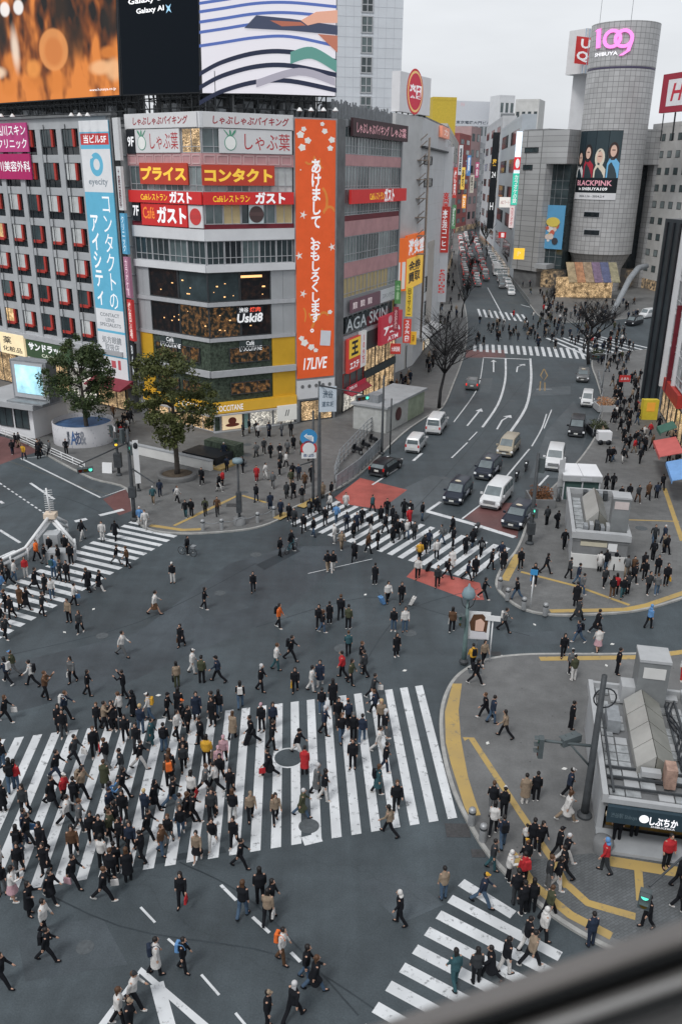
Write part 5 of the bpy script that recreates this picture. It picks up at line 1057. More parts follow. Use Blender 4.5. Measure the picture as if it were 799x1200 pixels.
# "109" lettering, ring letters in pink neon and white letters below
M_NEON = mat('neon_pink', (.85, .22, .62), .4, .03, 1, emit=.95); M_NEONW = mat('neon_lettering', (.85, .85, .88), .4, .02, 1, emit=.6)
ls = MB(); r_ = TR+.35
def ringc(cx, cy, rad_, w_):
    n = 26; a0c, z0c = cyl_px(cx, cy); ax = cyl_px(cx+rad_, cy)[0]-a0c; zx = abs(cyl_px(cx, cy+rad_)[1]-z0c)
    for k in range(n):
        t0, t1 = 2*PI*k/n, 2*PI*(k+1)/n; P_ = lambda f, t, rr: (tc_[0]+rr*math.cos(a0c+ax*f*math.cos(t)), tc_[1]+rr*math.sin(a0c+ax*f*math.cos(t)), z0c+zx*f*math.sin(t))
        i_ = 1-w_
        ls.hexa([P_(i_, t0, r_), P_(i_, t1, r_), P_(i_, t1, r_-.3), P_(i_, t0, r_-.3), P_(1, t0, r_), P_(1, t1, r_), P_(1, t1, r_-.3), P_(1, t0, r_-.3)])
ringc(717, 45.5, 11.3, .34); ringc(730.5, 45, 11.3, .34)
def barc(x0, y0, x1, y1, w_):
    a0, z0 = cyl_px(x0, y0); a1, z1 = cyl_px(x1, y1); dx = (cyl_px(x0+w_, y0)[0]-a0)
    P_ = lambda a, z, rr: (tc_[0]+rr*math.cos(a), tc_[1]+rr*math.sin(a), z)
    ls.hexa([P_(a1-dx, z1, r_+.02), P_(a1+dx, z1, r_+.02), P_(a1+dx, z1, r_-.3), P_(a1-dx, z1, r_-.3), P_(a0-dx, z0, r_+.02), P_(a0+dx, z0, r_+.02), P_(a0+dx, z0, r_-.3), P_(a0-dx, z0, r_-.3)])
barc(702, 35, 701, 56.5, 2); barc(699.5, 36.5, 703, 34, 1.6); barc(739.6, 47, 735, 60, 2); barc(736, 59, 727, 65, 2.2)
lo_ = ls.build('neon_sign', M_NEON, loc=(tc_[0], tc_[1]-TR, zB+2)); tag(lo_, 'pink neon figures 109 curving round the top of the grey cylinder tower', 'sign')
mb = MB(); a0, z0 = cyl_px(697, 67); a1 = cyl_px(723, 67)[0]; z1 = cyl_px(710, 61)[1]; cyl_text(mb, 'SHIBUYA', a0, a1, z0, z1, TR+.2, M_NEONW, .02); mb.build('lettering', M_NEONW, lo_)
# poster with four figures
pa0, pz1 = cyl_px(681.5, 154); pa1 = cyl_px(730, 154)[0]; pz0 = cyl_px(697, 234)[1]; pm = MB(); cyl_patch(pm, pa0, pa1, pz0, pz1, TR+.02, TR+.14, None, 14)
po = pm.build('poster', flatm((.012, .022, .03), .05), loc=(tc_[0], tc_[1]-TR, pz0)); tag(po, 'tall poster of four posed figures with pink lettering on the grey cylinder tower', 'poster')
PA = lambda f: pa0+(pa1-pa0)*f
PZ_ = lambda f: pz0+(pz1-pz0)*f
def cpart(nm, f0, f1, g0, g1, m, k): 
    mb = MB(); cyl_patch(mb, PA(f0), PA(f1), PZ_(g0), PZ_(g1), TR+.13, TR+.15+.004*k, None, 14 if f1-f0 > .5 else 7); mb.build(nm, m, po)
cpart('white_strip', 0, 1, 0, .10, flatm((.62, .62, .64), .1), 1); cpart('black_field', 0, 1, .10, .31, flatm((.01, .014, .018), .02), 1)
def cblob(nm, f, g, rf, rg, m, k, n=18):
    mb = MB(); rr_ = TR+.16+.01*k; pts = [(tc_[0]+rr_*math.cos(PA(f+rf*math.cos(2*PI*t/n))), tc_[1]+rr_*math.sin(PA(f+rf*math.cos(2*PI*t/n))), PZ_(g+rg*math.sin(2*PI*t/n))) for t in range(n)]
    mb.poly(pts, m); mb.build(nm, m, po)
SK = flatm((.62, .42, .34), .15)
for k, (f, g, clo, hair) in enumerate(((.13, .60, (.6, .6, .6), (.03, .025, .025)), (.35, .68, (.35, .03, .05), (.03, .02, .02)), (.61, .62, (.62, .56, .46), (.66, .6, .5)), (.86, .71, (.16, .42, .66), (.05, .03, .03)))):
    for q in range(1): cpart('figure_panel', .01+.25*k, .245+.25*k, .32, .99, flatm((.02+.008*k, .035+.01*k, .045+.01*k), .05), 2)
    cblob('figure_hair', f, g-.01, .098, .135, flatm(hair, .08), 3); cblob('figure_face', f, g, .06, .085, SK, 4); cblob('figure_eyes', f, g+.012, .038, .008, flatm((.12, .07, .06), .05), 4.5)
    mb = MB(); rr_ = TR+.215; top = g-.085; x0, x1 = .01+.25*k, .245+.25*k
    pts = [(x0, .325), (x1, .325), (x1, top-.09), (f+.055, top-.02), (f+.03, top-.045), (f-.03, top-.045), (f-.055, top-.02), (x0, top-.1)]
    mb.poly([(tc_[0]+rr_*math.cos(PA(a)), tc_[1]+rr_*math.sin(PA(a)), PZ_(z)) for a, z in pts]); mb.build('figure_clothing', flatm(clo, .15), po)
for body, f0, f1, g0, g1, c in (('BLACKPINK', .1, .9, .205, .285, '#d89aa8'), ('in SHIBUYA109', .18, .82, .135, .18, WH), ('2024.1.16 - 2024.2.4', .22, .78, .035, .065, '#5a5c62')):
    mb = MB(); tm = mat('lettering_'+c, c, .5, 0, 1, emit=.25); cyl_text(mb, body, PA(f0), PA(f1), PZ_(g0), PZ_(g1), TR+.2, tm, .02); mb.build('lettering', tm, po)
# wings
lw0, lw1 = at(608, 250), at(638, 243); fw1 = Face(lw0, (lw1[0]-lw0[0], lw1[1]-lw0[1])); Wl = math.hypot(lw1[0]-lw0[0], lw1[1]-lw0[1]); zw = zat(lw1, 152, 636)
part('wing_wall', M_TW, ds, lambda q: fw1.box(q, 0, Wl, 4.2, zw, -16, 0)); part('wing_roof', M_ROOF, ds, lambda q: fw1.box(q, .2, Wl-.2, zw, zw+.3, -15, -.2))
part('wing_foot', M_CONC_D, ds, lambda q: fw1.box(q, .3, Wl-.3, 0, 4.2, -15, -.5))
for x0, x1, y0, y1 in ((615, 631, 173, 179), (613, 624, 193, 199)):
    a, z1 = fw1.px(x0, y0); b = fw1.px(x1, y0)[0]; z0 = fw1.px(x0, y1)[1]; window(fw1, a, b, z0, z1, ds, M_MULLD, M_GL, 3, 0, .12, .12)
lw2 = at(664, 240); fw2 = Face(lw1, (lw2[0]-lw1[0], lw2[1]-lw1[1])); Wm = math.hypot(lw2[0]-lw1[0], lw2[1]-lw1[1])-.5; zo = zat(lw1, 192, 640)
part('overhang', M_TW, ds, lambda q: fw2.box(q, .01, Wm, zo, zw-.01, -8, .02)); part('glass_wall', M_GL, ds, lambda q: fw2.box(q, .02, Wm, 5, zo-.01, -8, -2.5))
part('glazing_bar', M_STEELG, ds, lambda q: [fw2.box(q, .1+k*1.9, .18+k*1.9, 5, zo-.02, -2.499, -2.42) for k in range(int(Wm/1.9))]+[fw2.box(q, .02, Wm, 6+k*2.1, 6.08+k*2.1, -2.499, -2.43) for k in range(int((zo-6)/2.1))])
part('shopfront', M_FARSHOP, ds, lambda q: fw2.box(q, .2, Wm, .1, 4.6, -6, -2.2))
part('canopy', M_GREYP, ds, lambda q: [fw2.box(q, .2, Wm-2, 5.2, 6.4, -2.4, 1.6)]); 
rw0, rw1 = at(741, 249), at(775, 254); fw3 = Face(rw0, (rw1[0]-rw0[0], rw1[1]-rw0[1])); Wr = math.hypot(rw1[0]-rw0[0], rw1[1]-rw0[1]); zr0 = zat(rw0, 193, 745); zr1 = zat(rw0, 151, 745)
part('overhang', M_TW, ds, lambda q: fw3.box(q, -1, Wr, zr0, zr1, -10, 0)); part('glass_wall', M_GLB, ds, lambda q: fw3.box(q, -1, Wr-1, 5, zr0-.01, -9, -3)); part('wing_wall', M_TW, ds, lambda q: fw3.box(q, Wr-2.5, Wr, 0, zr0-.02, -10, -.4))
part('shopfront', M_FARSHOP, ds, lambda q: fw3.box(q, -1, Wr-3, .1, 4.5, -8, -2.8))
# entrance canopies: slanted coloured panes and curved white flanks
ec = addp(G(688, 352), (0, 0), 0)
pc = [(.26, .2, .12), (.3, .15, .08), (.24, .18, .12), (.14, .1, .15), (.08, .09, .16), (.22, .2, .13)]
for k in range(6):
    x0 = 664+k*10; a, b = G(x0, 352), G(x0+10, 352)
    part('canopy_pane', mat('canopy_glass_%d' % k, pc[k], .25, .4, .9, emit=.06), ds, lambda q: q.hexa([(a[0], a[1], 4.2), (b[0]-.1, b[1], 4.2), (b[0]-.1, b[1]+5, 8.4), (a[0], a[1]+5, 8.4), (a[0], a[1], 4.35), (b[0]-.1, b[1], 4.35), (b[0]-.1, b[1]+5, 8.55), (a[0], a[1]+5, 8.55)]))
part('entrance', M_SHOP, ds, lambda q: q.box(ec[0]-7, ec[0]+7, ec[1]+4.4, ec[1]+4.8, .1, 5))
part('canopy_flank', M_STEELG, ds, lambda q: q.tube([(*G(752, 352), 8.2), (*G(742, 353), 7.8), (*G(733, 358), 6), (*G(716, 374), 1.2)], [.6, .7, .7, .55], 8))
a, z1 = fw2.px(638, 240, -2.2); b = fw2.px(663, 240, -2.2)[0]; z0 = fw2.px(650, 292, -2.2)[1]
def pcol(o, loc, d):
    rr = random.Random(9)
    for k in range(16):
        x, y = rr.uniform(.25, .75), rr.uniform(.08, .6); A = loc(x, y); s = rr.uniform(.4, 1.0)
        shapepart('colour_patch', fw2, o, [(A[0]+s*math.cos(t*PI/4), A[1]+s*math.sin(t*PI/4)) for t in range(8)], d+.01+k*.012, flatm(rr.choice([(.6, .5, .45), (.5, .12, .08), (.62, .46, .1), (.05, .05, .06), (.6, .6, .6)]), .1), .01)
    A = loc(.5, .62); shapepart('colour_patch', fw2, o, [(A[0]+2.0*math.cos(t*PI/8), A[1]+1.2*math.sin(t*PI/8)) for t in range(16)], d+.22, flatm((.6, .48, .1), .1), .01)
sign('poster', 'blue poster with a jumble of coloured patches on the glass beside the cylinder tower', fw2, a, b, z0, z1, flatm((.1, .3, .5), .1), [], -2.2, .15, 'poster', extra=pcol)
# white tower with the red and white cube behind it
t0 = at(658, 262); t1 = at(694, 262)
bt, ft_, _w = block('slim white rooftop tower behind the cylinder, carrying the cube sign', at(659.5, 262), at(690, 262), zat(t0, 84, 660), 9, M_WHITEWALL, 0, 0, shop=False, parapet=False, name='tower_block')
qa, qb, qc = at(657, 262), at(669.5, 257), at(690, 262); fu1 = Face(qa, (qb[0]-qa[0], qb[1]-qa[1])); fu2 = Face(qb, (qc[0]-qb[0], qc[1]-qb[1])); Wu1 = math.hypot(qb[0]-qa[0], qb[1]-qa[1]); Wu2 = math.hypot(qc[0]-qb[0], qc[1]-qb[1])
zu1 = zat(qb, 33.5, 670); zu0 = zat(qb, 86, 668)
def cube(o, loc, d):
    mb = MB(); fu1.box(mb, 0, Wu1, zu0+.01, zu1-.01, -1, .1); mb.build('blue_side', flatm((.36, .45, .55), .08), o)
    A = fu2.px(676, 42, .4); B = fu2.px(699, 77, .4); shapepart('red_square', fu2, o, [(A[0], B[1]), (Wu2+2, B[1]), (Wu2+2, A[1]), (A[0], A[1])], d+.01, flatm((.55, .04, .04), .2), .02)
    tm = mat('lettering_'+WH, WH, .5, 0, 1, emit=.3); mb = MB(); fu2.text(mb, 'UNI\nQLO', A[0]+.6, Wu2+1.5, B[1]+.5, A[1]-.5, d+.05, tm, bold=.03); mb.build('lettering', tm, o)
    mb = MB(); tm = mat('lettering_#6f86a0', '#6f86a0', .5, 0, 1, emit=.2); fu1.text(mb, 'ユニクロ', .7, Wu1-.7, zu0+1, zu1-1, .13, tm, vertical=True, bold=.04); mb.build('lettering', tm, o)
sign('cube_sign', 'white rooftop cube sign with a red square of white capitals behind the cylinder tower', fu2, .0, Wu2+2, zu0, zu1, mat('sign_white', (.68, .68, .69), .5, .05, .6), [], -6, 6.2, extra=cube)
# right hand background building and its red framed sign
rb, rf_, rw_ = block('white office building with ladder like window strips right of the cylinder tower', at(757, 258), at(850, 225), zat(at(770, 250), 148, 770), 16, M_OFFW, 9, 9, gms=[M_GL2, M_GL2, M_GL3], wfrac=(.5, .42))
hA, hB = at(765, 236), at(850, 216); fh = Face(hA, (hB[0]-hA[0], hB[1]-hA[1])); z1 = zat(hA, 88, 766); z0 = zat(hA, 133, 766); Wh = math.hypot(hB[0]-hA[0], hB[1]-hA[1])
def white_in(o, loc, d):
    A, B = loc(.09, .16), loc(.91, .84); shapepart('white_field', fh, o, [(A[0], A[1]), (B[0], A[1]), (B[0], B[1]), (A[0], B[1])], d+.01, flatm((.66, .66, .68), .12), .02)
    tm = mat('lettering_hm', (.42, .03, .05), .5, 0, 1, emit=.2); mb = MB(); A, B = loc(.16, .28), loc(.62, .74); fh.text(mb, 'H&M', A[0], B[0], A[1], B[1], d+.05, tm, bold=.02, slant=.2); mb.build('lettering', tm, o)
sign('rooftop_sign', 'white rooftop sign in a thick dark red frame with slanting red letters', fh, 0, Wh, z0, z1, flatm((.3, .03, .05), .1), [], 0, 1.0, extra=white_in)
part('sign_frame', M_STEEL, rb, lambda q: [q.tube([fh.p(k*2.2, z0-6, -.6-(k % 2)*1.5), fh.p(k*2.2+(2 if k % 2 else 0), z0, -.5)], .14, 5) for k in range(int(Wh/2.2))])
for k, (x, y0, y1, d_, c, t, w) in enumerate([(531, 196, 232, 205, (.5, .06, .05), '焼肉', 'red'), (536, 170, 205, 225, (.6, .6, .62), '漫画', 'white'), (540, 196, 222, 455, (.75, .5, .1), '寿司', 'yellow'), (546, 182, 206, 480, (.1, .25, .5), '質屋', 'blue'), (551, 205, 226, 490, (.6, .58, .5), '喫茶', 'cream'), (556, 190, 208, 505, (.45, .1, .2), '薬局', 'crimson'), (532, 240, 268, 215, (.12, .3, .15), '麺', 'green'), (543, 228, 244, 455, (.8, .35, .08), '酒', 'orange')]):
    vfin('small %s vertical sign with dark or white characters far up the left pavement' % w, x, x+4.5, y0, y1, d_, flatm(c, .3), [(t, .2, .8, .1, .9, WH if k not in (1, 2, 4) else BK, {'v': 1, 'b': .02})])
# --- tall dark slab and shops at the right edge
sA_, sB_ = G(749, 468), G(769, 477); fs_ = Face(sA_, (sB_[0]-sA_[0], sB_[1]-sA_[1])); Ws = math.hypot(sB_[0]-sA_[0], sB_[1]-sA_[1]); zs = zat(sA_, 256, 778)
sl_ = thing('sign_tower', 'tall black slab tower standing on the right pavement behind the yellow box', 'tower', (sA_[0], sA_[1], 0))
part('slab', mat('slab_dark', (.035, .045, .052), .35, .3, .4), sl_, lambda q: fs_.box(q, 0, Ws, .1, zs, -3.5, 0)); part('slab_edge', M_STEELG, sl_, lambda q: fs_.box(q, Ws+.001, Ws+.3, .1, zs, -3.4, -.1))
part('cable_duct', M_BLACK, sl_, lambda q: [fs_.box(q, Ws*.35*k+.6, Ws*.35*k+.9, .2, zs-.4, .001, .18) for k in range(3)])
gA, gB = G(771, 483), G(836, 590); fg = Face(gA, (gB[0]-gA[0], gB[1]-gA[1])); Wg = math.hypot(gB[0]-gA[0], gB[1]-gA[1])
gs = thing('building', 'glass and white panelled building cut off by the right edge, shops at its foot', 'building', (gA[0], gA[1], 0)); zg = zs+6
part('wall', M_OFFW, gs, lambda q: fg.box(q, 0, Wg, .1, zg, -15, -.3)); part('roof', M_ROOF, gs, lambda q: fg.box(q, .1, Wg, zg, zg+.3, -15, -.3))
for k in range(6):
    for j in range(3): window(fg, .6+j*6.5, 6.6+j*6.5, 5.2+k*4, 8.6+k*4, gs, M_MULL, [M_GL2, M_GL3, M_GL][(k+j) % 3], 3, .3, -.1, .12)
for j in range(4): window(fg, .4+j*5, 5.1+j*5, .14, 3.4, gs, M_MULLD, M_SHOP, 2, 0, -.1, .1)
part('pier', M_WHITEWALL, gs, lambda q: [fg.box(q, .0, .55, 3.5, zg, -.3, .5), fg.box(q, 6.6, 7.05, 3.5, zg, -.3, .3)]); part('pier', M_DRED, gs, lambda q: fg.box(q, 3.8, 4.3, 3.5, 14, -.1, .4))
part('shop_fascia', M_REDW, gs, lambda q: fg.box(q, 2, 12, 3.5, 5.0, -.28, .35))
sg0 = fg
def awning(label, A, B, depth, z0, z1, m):
    f = Face(A, (B[0]-A[0], B[1]-A[1])); W_ = math.hypot(B[0]-A[0], B[1]-A[1]); o = thing('awning', label, 'awning', (A[0], A[1], z0))
    part('canvas', m, o, lambda q: q.hexa([f.p(0, z0, depth), f.p(W_, z0, depth), f.p(W_, z1, 0), f.p(0, z1, 0), f.p(0, z0+.08, depth), f.p(W_, z0+.08, depth), f.p(W_, z1+.08, 0), f.p(0, z1+.08, 0)]))
    part('valance', m, o, lambda q: f.box(q, 0, W_, z0-.28, z0+.07, depth-.001, depth+.03)); part('arm', M_STEELG, o, lambda q: [q.tube([f.p(a, z1-.1, .05), f.p(a, z0, depth-.1)], .04, 5) for a in (.3, W_-.3)])
awning('red canvas awning over the lit shop at the right edge', G(790, 520, 2.6), G(799, 539, 2.6), 2.1, 2.7, 3.3, mat('canvas_red', (.5, .12, .11), .75, .12, 1)); awning('blue canvas awning below the red one at the right edge', G(806, 543, 2.6), G(815, 565, 2.6), 2.0, 2.5, 3.1, mat('canvas_blue', (.16, .32, .6), .75, .12, 1)); awning('small dark green canvas awning above the red one at the right edge', G(785, 511, 2.6), G(790, 519, 2.6), 1.5, 3.5, 4.2, mat('canvas_green', (.05, .13, .1), .75, .15, 1))
yb = G(760, 492, PZ); yo = thing('vending_kiosk', 'yellow upright box with an orange panel at the foot of the black slab tower', 'kiosk', (yb[0], yb[1], PZ)); part('case', mat('yellow_case', (.62, .5, .05), .5, .1), yo, lambda q: q.box(yb[0]-.95, yb[0]+.95, yb[1], yb[1]+.9, PZ, 2.6)); part('panel', flatm((.7, .33, .05), .2), yo, lambda q: q.box(yb[0]-.5, yb[0]+.5, yb[1]-.03, yb[1]-.002, 1.2, 2.3))
# ------------------------------------------------------------------ trees
def leaf_mat(name, c1, c2):
    m = mat(name, c1, .65, 0, 1); N, L, b = nodes(m); tc = N.new('ShaderNodeTexCoord'); n = N.new('ShaderNodeTexNoise'); n.inputs['Scale'].default_value = .9; n.inputs['Detail'].default_value = 4
    L.new(tc.outputs['Object'], n.inputs['Vector']); mx = N.new('ShaderNodeMix'); mx.data_type = 'RGBA'; mx.inputs[6].default_value = (*c1, 1); mx.inputs[7].default_value = (*c2, 1)
    r = N.new('ShaderNodeMapRange'); r.inputs[1].default_value = .35; r.inputs[2].default_value = .65; L.new(n.outputs['Fac'], r.inputs[0]); L.new(r.outputs[0], mx.inputs[0]); L.new(mx.outputs[2], b.inputs['Base Color']); return m
M_LEAF = leaf_mat('leaves_dark', (.022, .042, .018), (.075, .1, .036)); M_LEAF2 = leaf_mat('leaves_olive', (.04, .052, .016), (.085, .095, .03)); M_BARK = mat('bark', (.055, .048, .042), .9, .35, 3, bump=.6); M_BARKD = mat('bark_wet', (.03, .03, .032), .9, .35, 3, bump=.5)
def leafy_tree(label, base, h, rx, crown0, lm, seed, n=5200):
    rr = random.Random(seed); o = thing('street_tree', label, 'tree', base); x, y, z = base; tb = MB(); tips = []
    lean = (rr.uniform(-.3, .3), rr.uniform(-.3, .3))
    top = (x+lean[0], y+lean[1], z+h*.8); tb.tube([(x, y, z-.1), (x+.05, y, z+.6), (x+lean[0]*.4, y+lean[1]*.4, z+h*.35), top], [.34, .26, .2, .05], 9)
    for k in range(15):
        t = rr.uniform(.28, .8); a = rr.uniform(0, 2*PI); s = Vector((x+lean[0]*t, y+lean[1]*t, z+h*t)); r_ = rx*rr.uniform(.55, .95)*(1-abs(t-.5)*.5)
        e = s+Vector((math.cos(a)*r_, math.sin(a)*r_, rr.uniform(.3, 2.0))); mid = (s+e)/2+Vector((0, 0, rr.uniform(.1, .5)))
        tb.tube([s, mid, e], [.11, .07, .02], 6); tips += [e, mid, (mid+e)/2]
    tb.build('trunk', M_BARK, o)
    cm = MB(); zc = z+crown0+(h-crown0)/2; clumps = []
    for k in range(52):
        while True:
            p = Vector((rr.uniform(-1, 1), rr.uniform(-1, 1), rr.uniform(-1, 1)))
            if .35 < p.length < 1: break
        w_ = 1.0 if p.z < .1 else 1-.45*p.z
        clumps.append((Vector((x+lean[0]+p.x*rx*w_, y+lean[1]+p.y*rx*w_, zc+p.z*(h-crown0)/2)), rr.uniform(.4, 1.0)))
    for e in tips: clumps.append((e, rr.uniform(.45, .8)))
    for k in range(n):
        c, r_ = clumps[k % len(clumps)]; d = Vector((rr.gauss(0, 1), rr.gauss(0, 1), rr.gauss(0, .75))); d = d/max(d.length, .01)*r_*rr.random()**.45
        p = c+d; s = rr.uniform(.07, .21); a = Vector((rr.gauss(0, 1), rr.gauss(0, 1), rr.gauss(0, .7))).normalized(); b = a.cross(Vector((rr.gauss(0, 1), rr.gauss(0, 1), rr.gauss(0, 1)))).normalized()
        cm.quad(p-a*s, p-b*s*.55, p+a*s, p+b*s*.55)
    cm.build('crown', lm, o); return o
def bare_tree(label, base, h, spread, seed, levels=4, r0=.2, group=None):
    rr = random.Random(seed); o = thing('bare_tree', label, 'tree', base, group); tb = MB(); br = MB()
    def grow(p, d, l, r_, lv, q):
        pts = [p]; rs = [r_]; dd = d
        for k in range(3):
            dd = (dd+Vector((rr.uniform(-.22, .22), rr.uniform(-.22, .22), rr.uniform(-.05, .2)))).normalized(); pts.append(pts[-1]+dd*l/3); rs.append(r_*(1-.2*(k+1)))
        q.tube(pts, rs, 6 if lv < 2 else 4)
        if lv < levels:
            for k in range(rr.choice((3, 3, 4)) if lv else 10):
                a = rr.uniform(0, 2*PI); t = rr.uniform(.35, 1); s = pts[min(3, int(t*3)+ (1 if lv == 0 else 0))] if lv else pts[rr.choice((2, 3, 3))]
                up = .75 if lv == 0 else .55; nd = (dd*.6+Vector((math.cos(a)*spread, math.sin(a)*spread, rr.uniform(.1, up)))).normalized(); grow(s, nd, l*rr.uniform(.55, .8), r_*.5, lv+1, br)
    grow(Vector(base), Vector((0, 0, 1)), h*.42, r0, 0, tb)
    tb.build('trunk', M_BARKD, o); br.build('branches', M_BARKD, o); return o
tp = G(208, 559, PZ); T2 = (tp[0], tp[1], PZ+.3); h2 = hgt(tp, 402, 205)
leafy_tree('olive green street tree in the round stone planter near the crossing', T2, h2-.4, 4.3, 1.7, M_LEAF2, 11, 12500)
lp_ = G(100, 523, PZ); h1 = hgt(lp_, 392, 95)
leafy_tree('dark green street tree rising behind the round white hoarding', (lp_[0], lp_[1]+1.2, PZ), h1-.2, 3.9, 2.6, M_LEAF, 21, 12500)
b1_ = G(514, 478, PZ); bare_tree('bare winter tree, dark trunk, on the left kerb beyond the white vans', (*b1_, PZ), hgt(b1_, 325, 530)-.5, 1.05, 5, 4, .26, 'bare street trees')
b2_ = G(689, 427, PZ); bare_tree('bare winter tree standing before the cylinder tower at the side street corner', (*b2_, PZ), hgt(b2_, 318, 694)-.5, 1.0, 8, 4, .3, 'bare street trees')
b3_ = G(541, 372, PZ); bare_tree('slender bare tree farther up the left pavement by the queue of cars', (*b3_, PZ), 12, .55, 9, 3, .2, 'bare street trees')
b4_ = G(570, 300); bare_tree('faint bare tree on the strip between the lanes of the far street', (*b4_, 0), 15, .5, 12, 3, .25, 'bare street trees')
for k, (x, y, s_, lb) in enumerate([(549, 330, .8, 'small bare tree on the left kerb beside the nearest queue of cars'), (546, 300, .9, 'bare tree on the left kerb half way up the far street'), (556, 276, .9, 'bare tree at the bend, left side of the far street'), (597, 322, .8, 'bare tree behind the long grey barrier of the far street'), (586, 296, .9, 'bare tree on the right pavement by the yellow lit sign'), (640, 368, .7, 'small bare tree at the plaza corner left of the cylinder tower')]):
    t_ = copy_tree(bpy.data.objects['bare_tree.002']); t_.location = (*G(x, y), 0); t_.rotation_euler = (0, 0, k*1.3); t_.scale = (s_, s_, s_); t_['label'] = lb; t_['group'] = 'bare street trees'
# planter of the olive tree, round hoarding of the dark tree
pl_ = thing('tree_planter', 'low round stone planter ring around the olive street tree', 'planter', (tp[0], tp[1], PZ))
part('ring', M_PAVE3, pl_, lambda q: q.lathe([(1.95, 0), (2.0, .42), (1.95, .5), (1.55, .5), (1.5, .3)], (tp[0], tp[1], PZ), 40)); part('soil', mat('soil', (.07, .055, .04), .95, .4, 3), pl_, lambda q: q.lathe([(1.52, .32), (0, .4)], (tp[0], tp[1], PZ), 24))
hc = G(93, 522, PZ); hr = 3.3; hh = 2.3
ho_ = thing('round_hoarding', 'round white hoarding drum printed with grey and blue patterns under the dark tree', 'hoarding', (hc[0], hc[1]+2.2, PZ)); hcc = (hc[0], hc[1]+2.2, PZ)
M_HO = mat('hoarding_print', (.60, .60, .62), .5, 0, 1); N_, L_, b_ = nodes(M_HO); tcn = N_.new('ShaderNodeTexCoord'); mp_ = N_.new('ShaderNodeMapping'); mp_.inputs['Scale'].default_value = (1, 1, .45); mp_.inputs['Rotation'].default_value = (0, .5, 0); L_.new(tcn.outputs['Object'], mp_.inputs[0]); wv = N_.new('ShaderNodeTexVoronoi'); wv.inputs['Scale'].default_value = 3.6; L_.new(mp_.outputs[0], wv.inputs['Vector']); rmp = N_.new('ShaderNodeValToRGB'); rmp.color_ramp.interpolation = 'CONSTANT'; e = rmp.color_ramp.elements; e[0].position = 0; e[0].color = (.3, .31, .34, 1); e[1].position = .2; e[1].color = (.45, .45, .47, 1); L_.new(wv.outputs['Distance'], rmp.inputs[0]); L_.new(rmp.outputs[0], b_.inputs['Base Color'])
part('drum', M_HO, ho_, lambda q: q.lathe([(hr, 0), (hr, hh), (hr-.12, hh), (hr-.12, .2)], hcc, 48)); part('soil', mat('blue_sheet', (.06, .12, .24), .6, .3, 1), ho_, lambda q: q.lathe([(hr-.13, hh-.5), (0, hh-.2)], hcc, 24))
for k, (t, txt, c) in enumerate(((1.42, 'A', '#4a6a9a'), (1.56, 'あ', '#55607a'), (1.72, '&', '#8a8e96'), (1.3, '道玄坂', '#3c4654'))):
    t = -PI+t+.0; tm = mat('lettering_'+c, c, .5, 0, 1, emit=0); vs, fs, bb = text_mesh(txt, 0, .02, 1.0, len(txt) > 1); mb = MB(); w_ = .2 if len(txt) == 1 else .1
    mb.add([(hcc[0]+(hr+.02)*math.cos(t+w_*((v[0]-bb[0])/(bb[1]-bb[0]))), hcc[1]+(hr+.02)*math.sin(t+w_*((v[0]-bb[0])/(bb[1]-bb[0]))), PZ+.4+1.5*(v[1]-bb[2])/(bb[3]-bb[2])) for v in vs], fs); mb.build('lettering', tm, ho_)

# ------------------------------------------------------------------ poles, signals, signs, railings
def pole(px, py, topx, topy, r=.1, z=PZ, name='lamp_post', label='', cat='pole', m=None, lean=True):
    g = G(px, py, z); h = hgt(g, topy, topx); o = thing(name, label, cat, (g[0], g[1], z))
    part('post', m or M_STEEL, o, lambda q: q.tube([(g[0], g[1], z-.1), (g[0], g[1], z+1.0), (g[0], g[1], h)], [r*1.25, r*1.1, r*.75], 10)); part('base_plate', M_STEEL, o, lambda q: q.lathe([(r*2.2, 0), (r*2.2, .12), (r*1.3, .25)], (g[0], g[1], z), 12, None, False))
    return o, g, h
M_SIGHOUS = mat('signal_housing', (.07, .085, .09), .5, .2, 2)
def signal_head(o, p, d, n=3, horiz=True, lit=None, cols=None, s=1.0, ped=False):
    "signal head at p facing ground direction d"
    l = math.hypot(*d); d = (d[0]/l, d[1]/l); u = (d[1], -d[0]); F = Face((p[0]-u[0]*.5*0, p[1]), u, False); F.A = (p[0], p[1]); F.n = d; F.rev = (F.u[1]*d[0]-F.u[0]*d[1]) < 0
    w_, h_ = ((.38*n*s, .42*s) if horiz else (.42*s, .40*n*s)); z = p[2]
    mb = MB(); F.box(mb, -w_/2, w_/2, z-h_/2, z+h_/2, 0, .22); hd = mb.build('signal_head', M_SIGHOUS, o)
    for k in range(n):
        a, zz = ((-w_/2+.19*s+k*.38*s, z) if horiz else (0, z+h_/2-.2*s-k*.4*s)); c = (cols or [(.05, .35, .25), (.4, .25, .02), (.4, .03, .02)])[k % 3]
        on = lit == k; mb = MB(); F.disc(mb, a, zz, .14*s, .14*s, .225, None, 14, .02); mb.build('lens', mat('lens_%d_%s' % (k, on), tuple(min(1, v*2) for v in c) if on else tuple(v*.25 for v in c), .3, 0, 1, emit=1.2 if on else 0), hd)
        mb = MB(); F.box(mb, a-.17*s, a+.17*s, zz+.15*s, zz+.18*s, .22, .42); mb.build('visor', M_SIGHOUS, hd)
    return hd
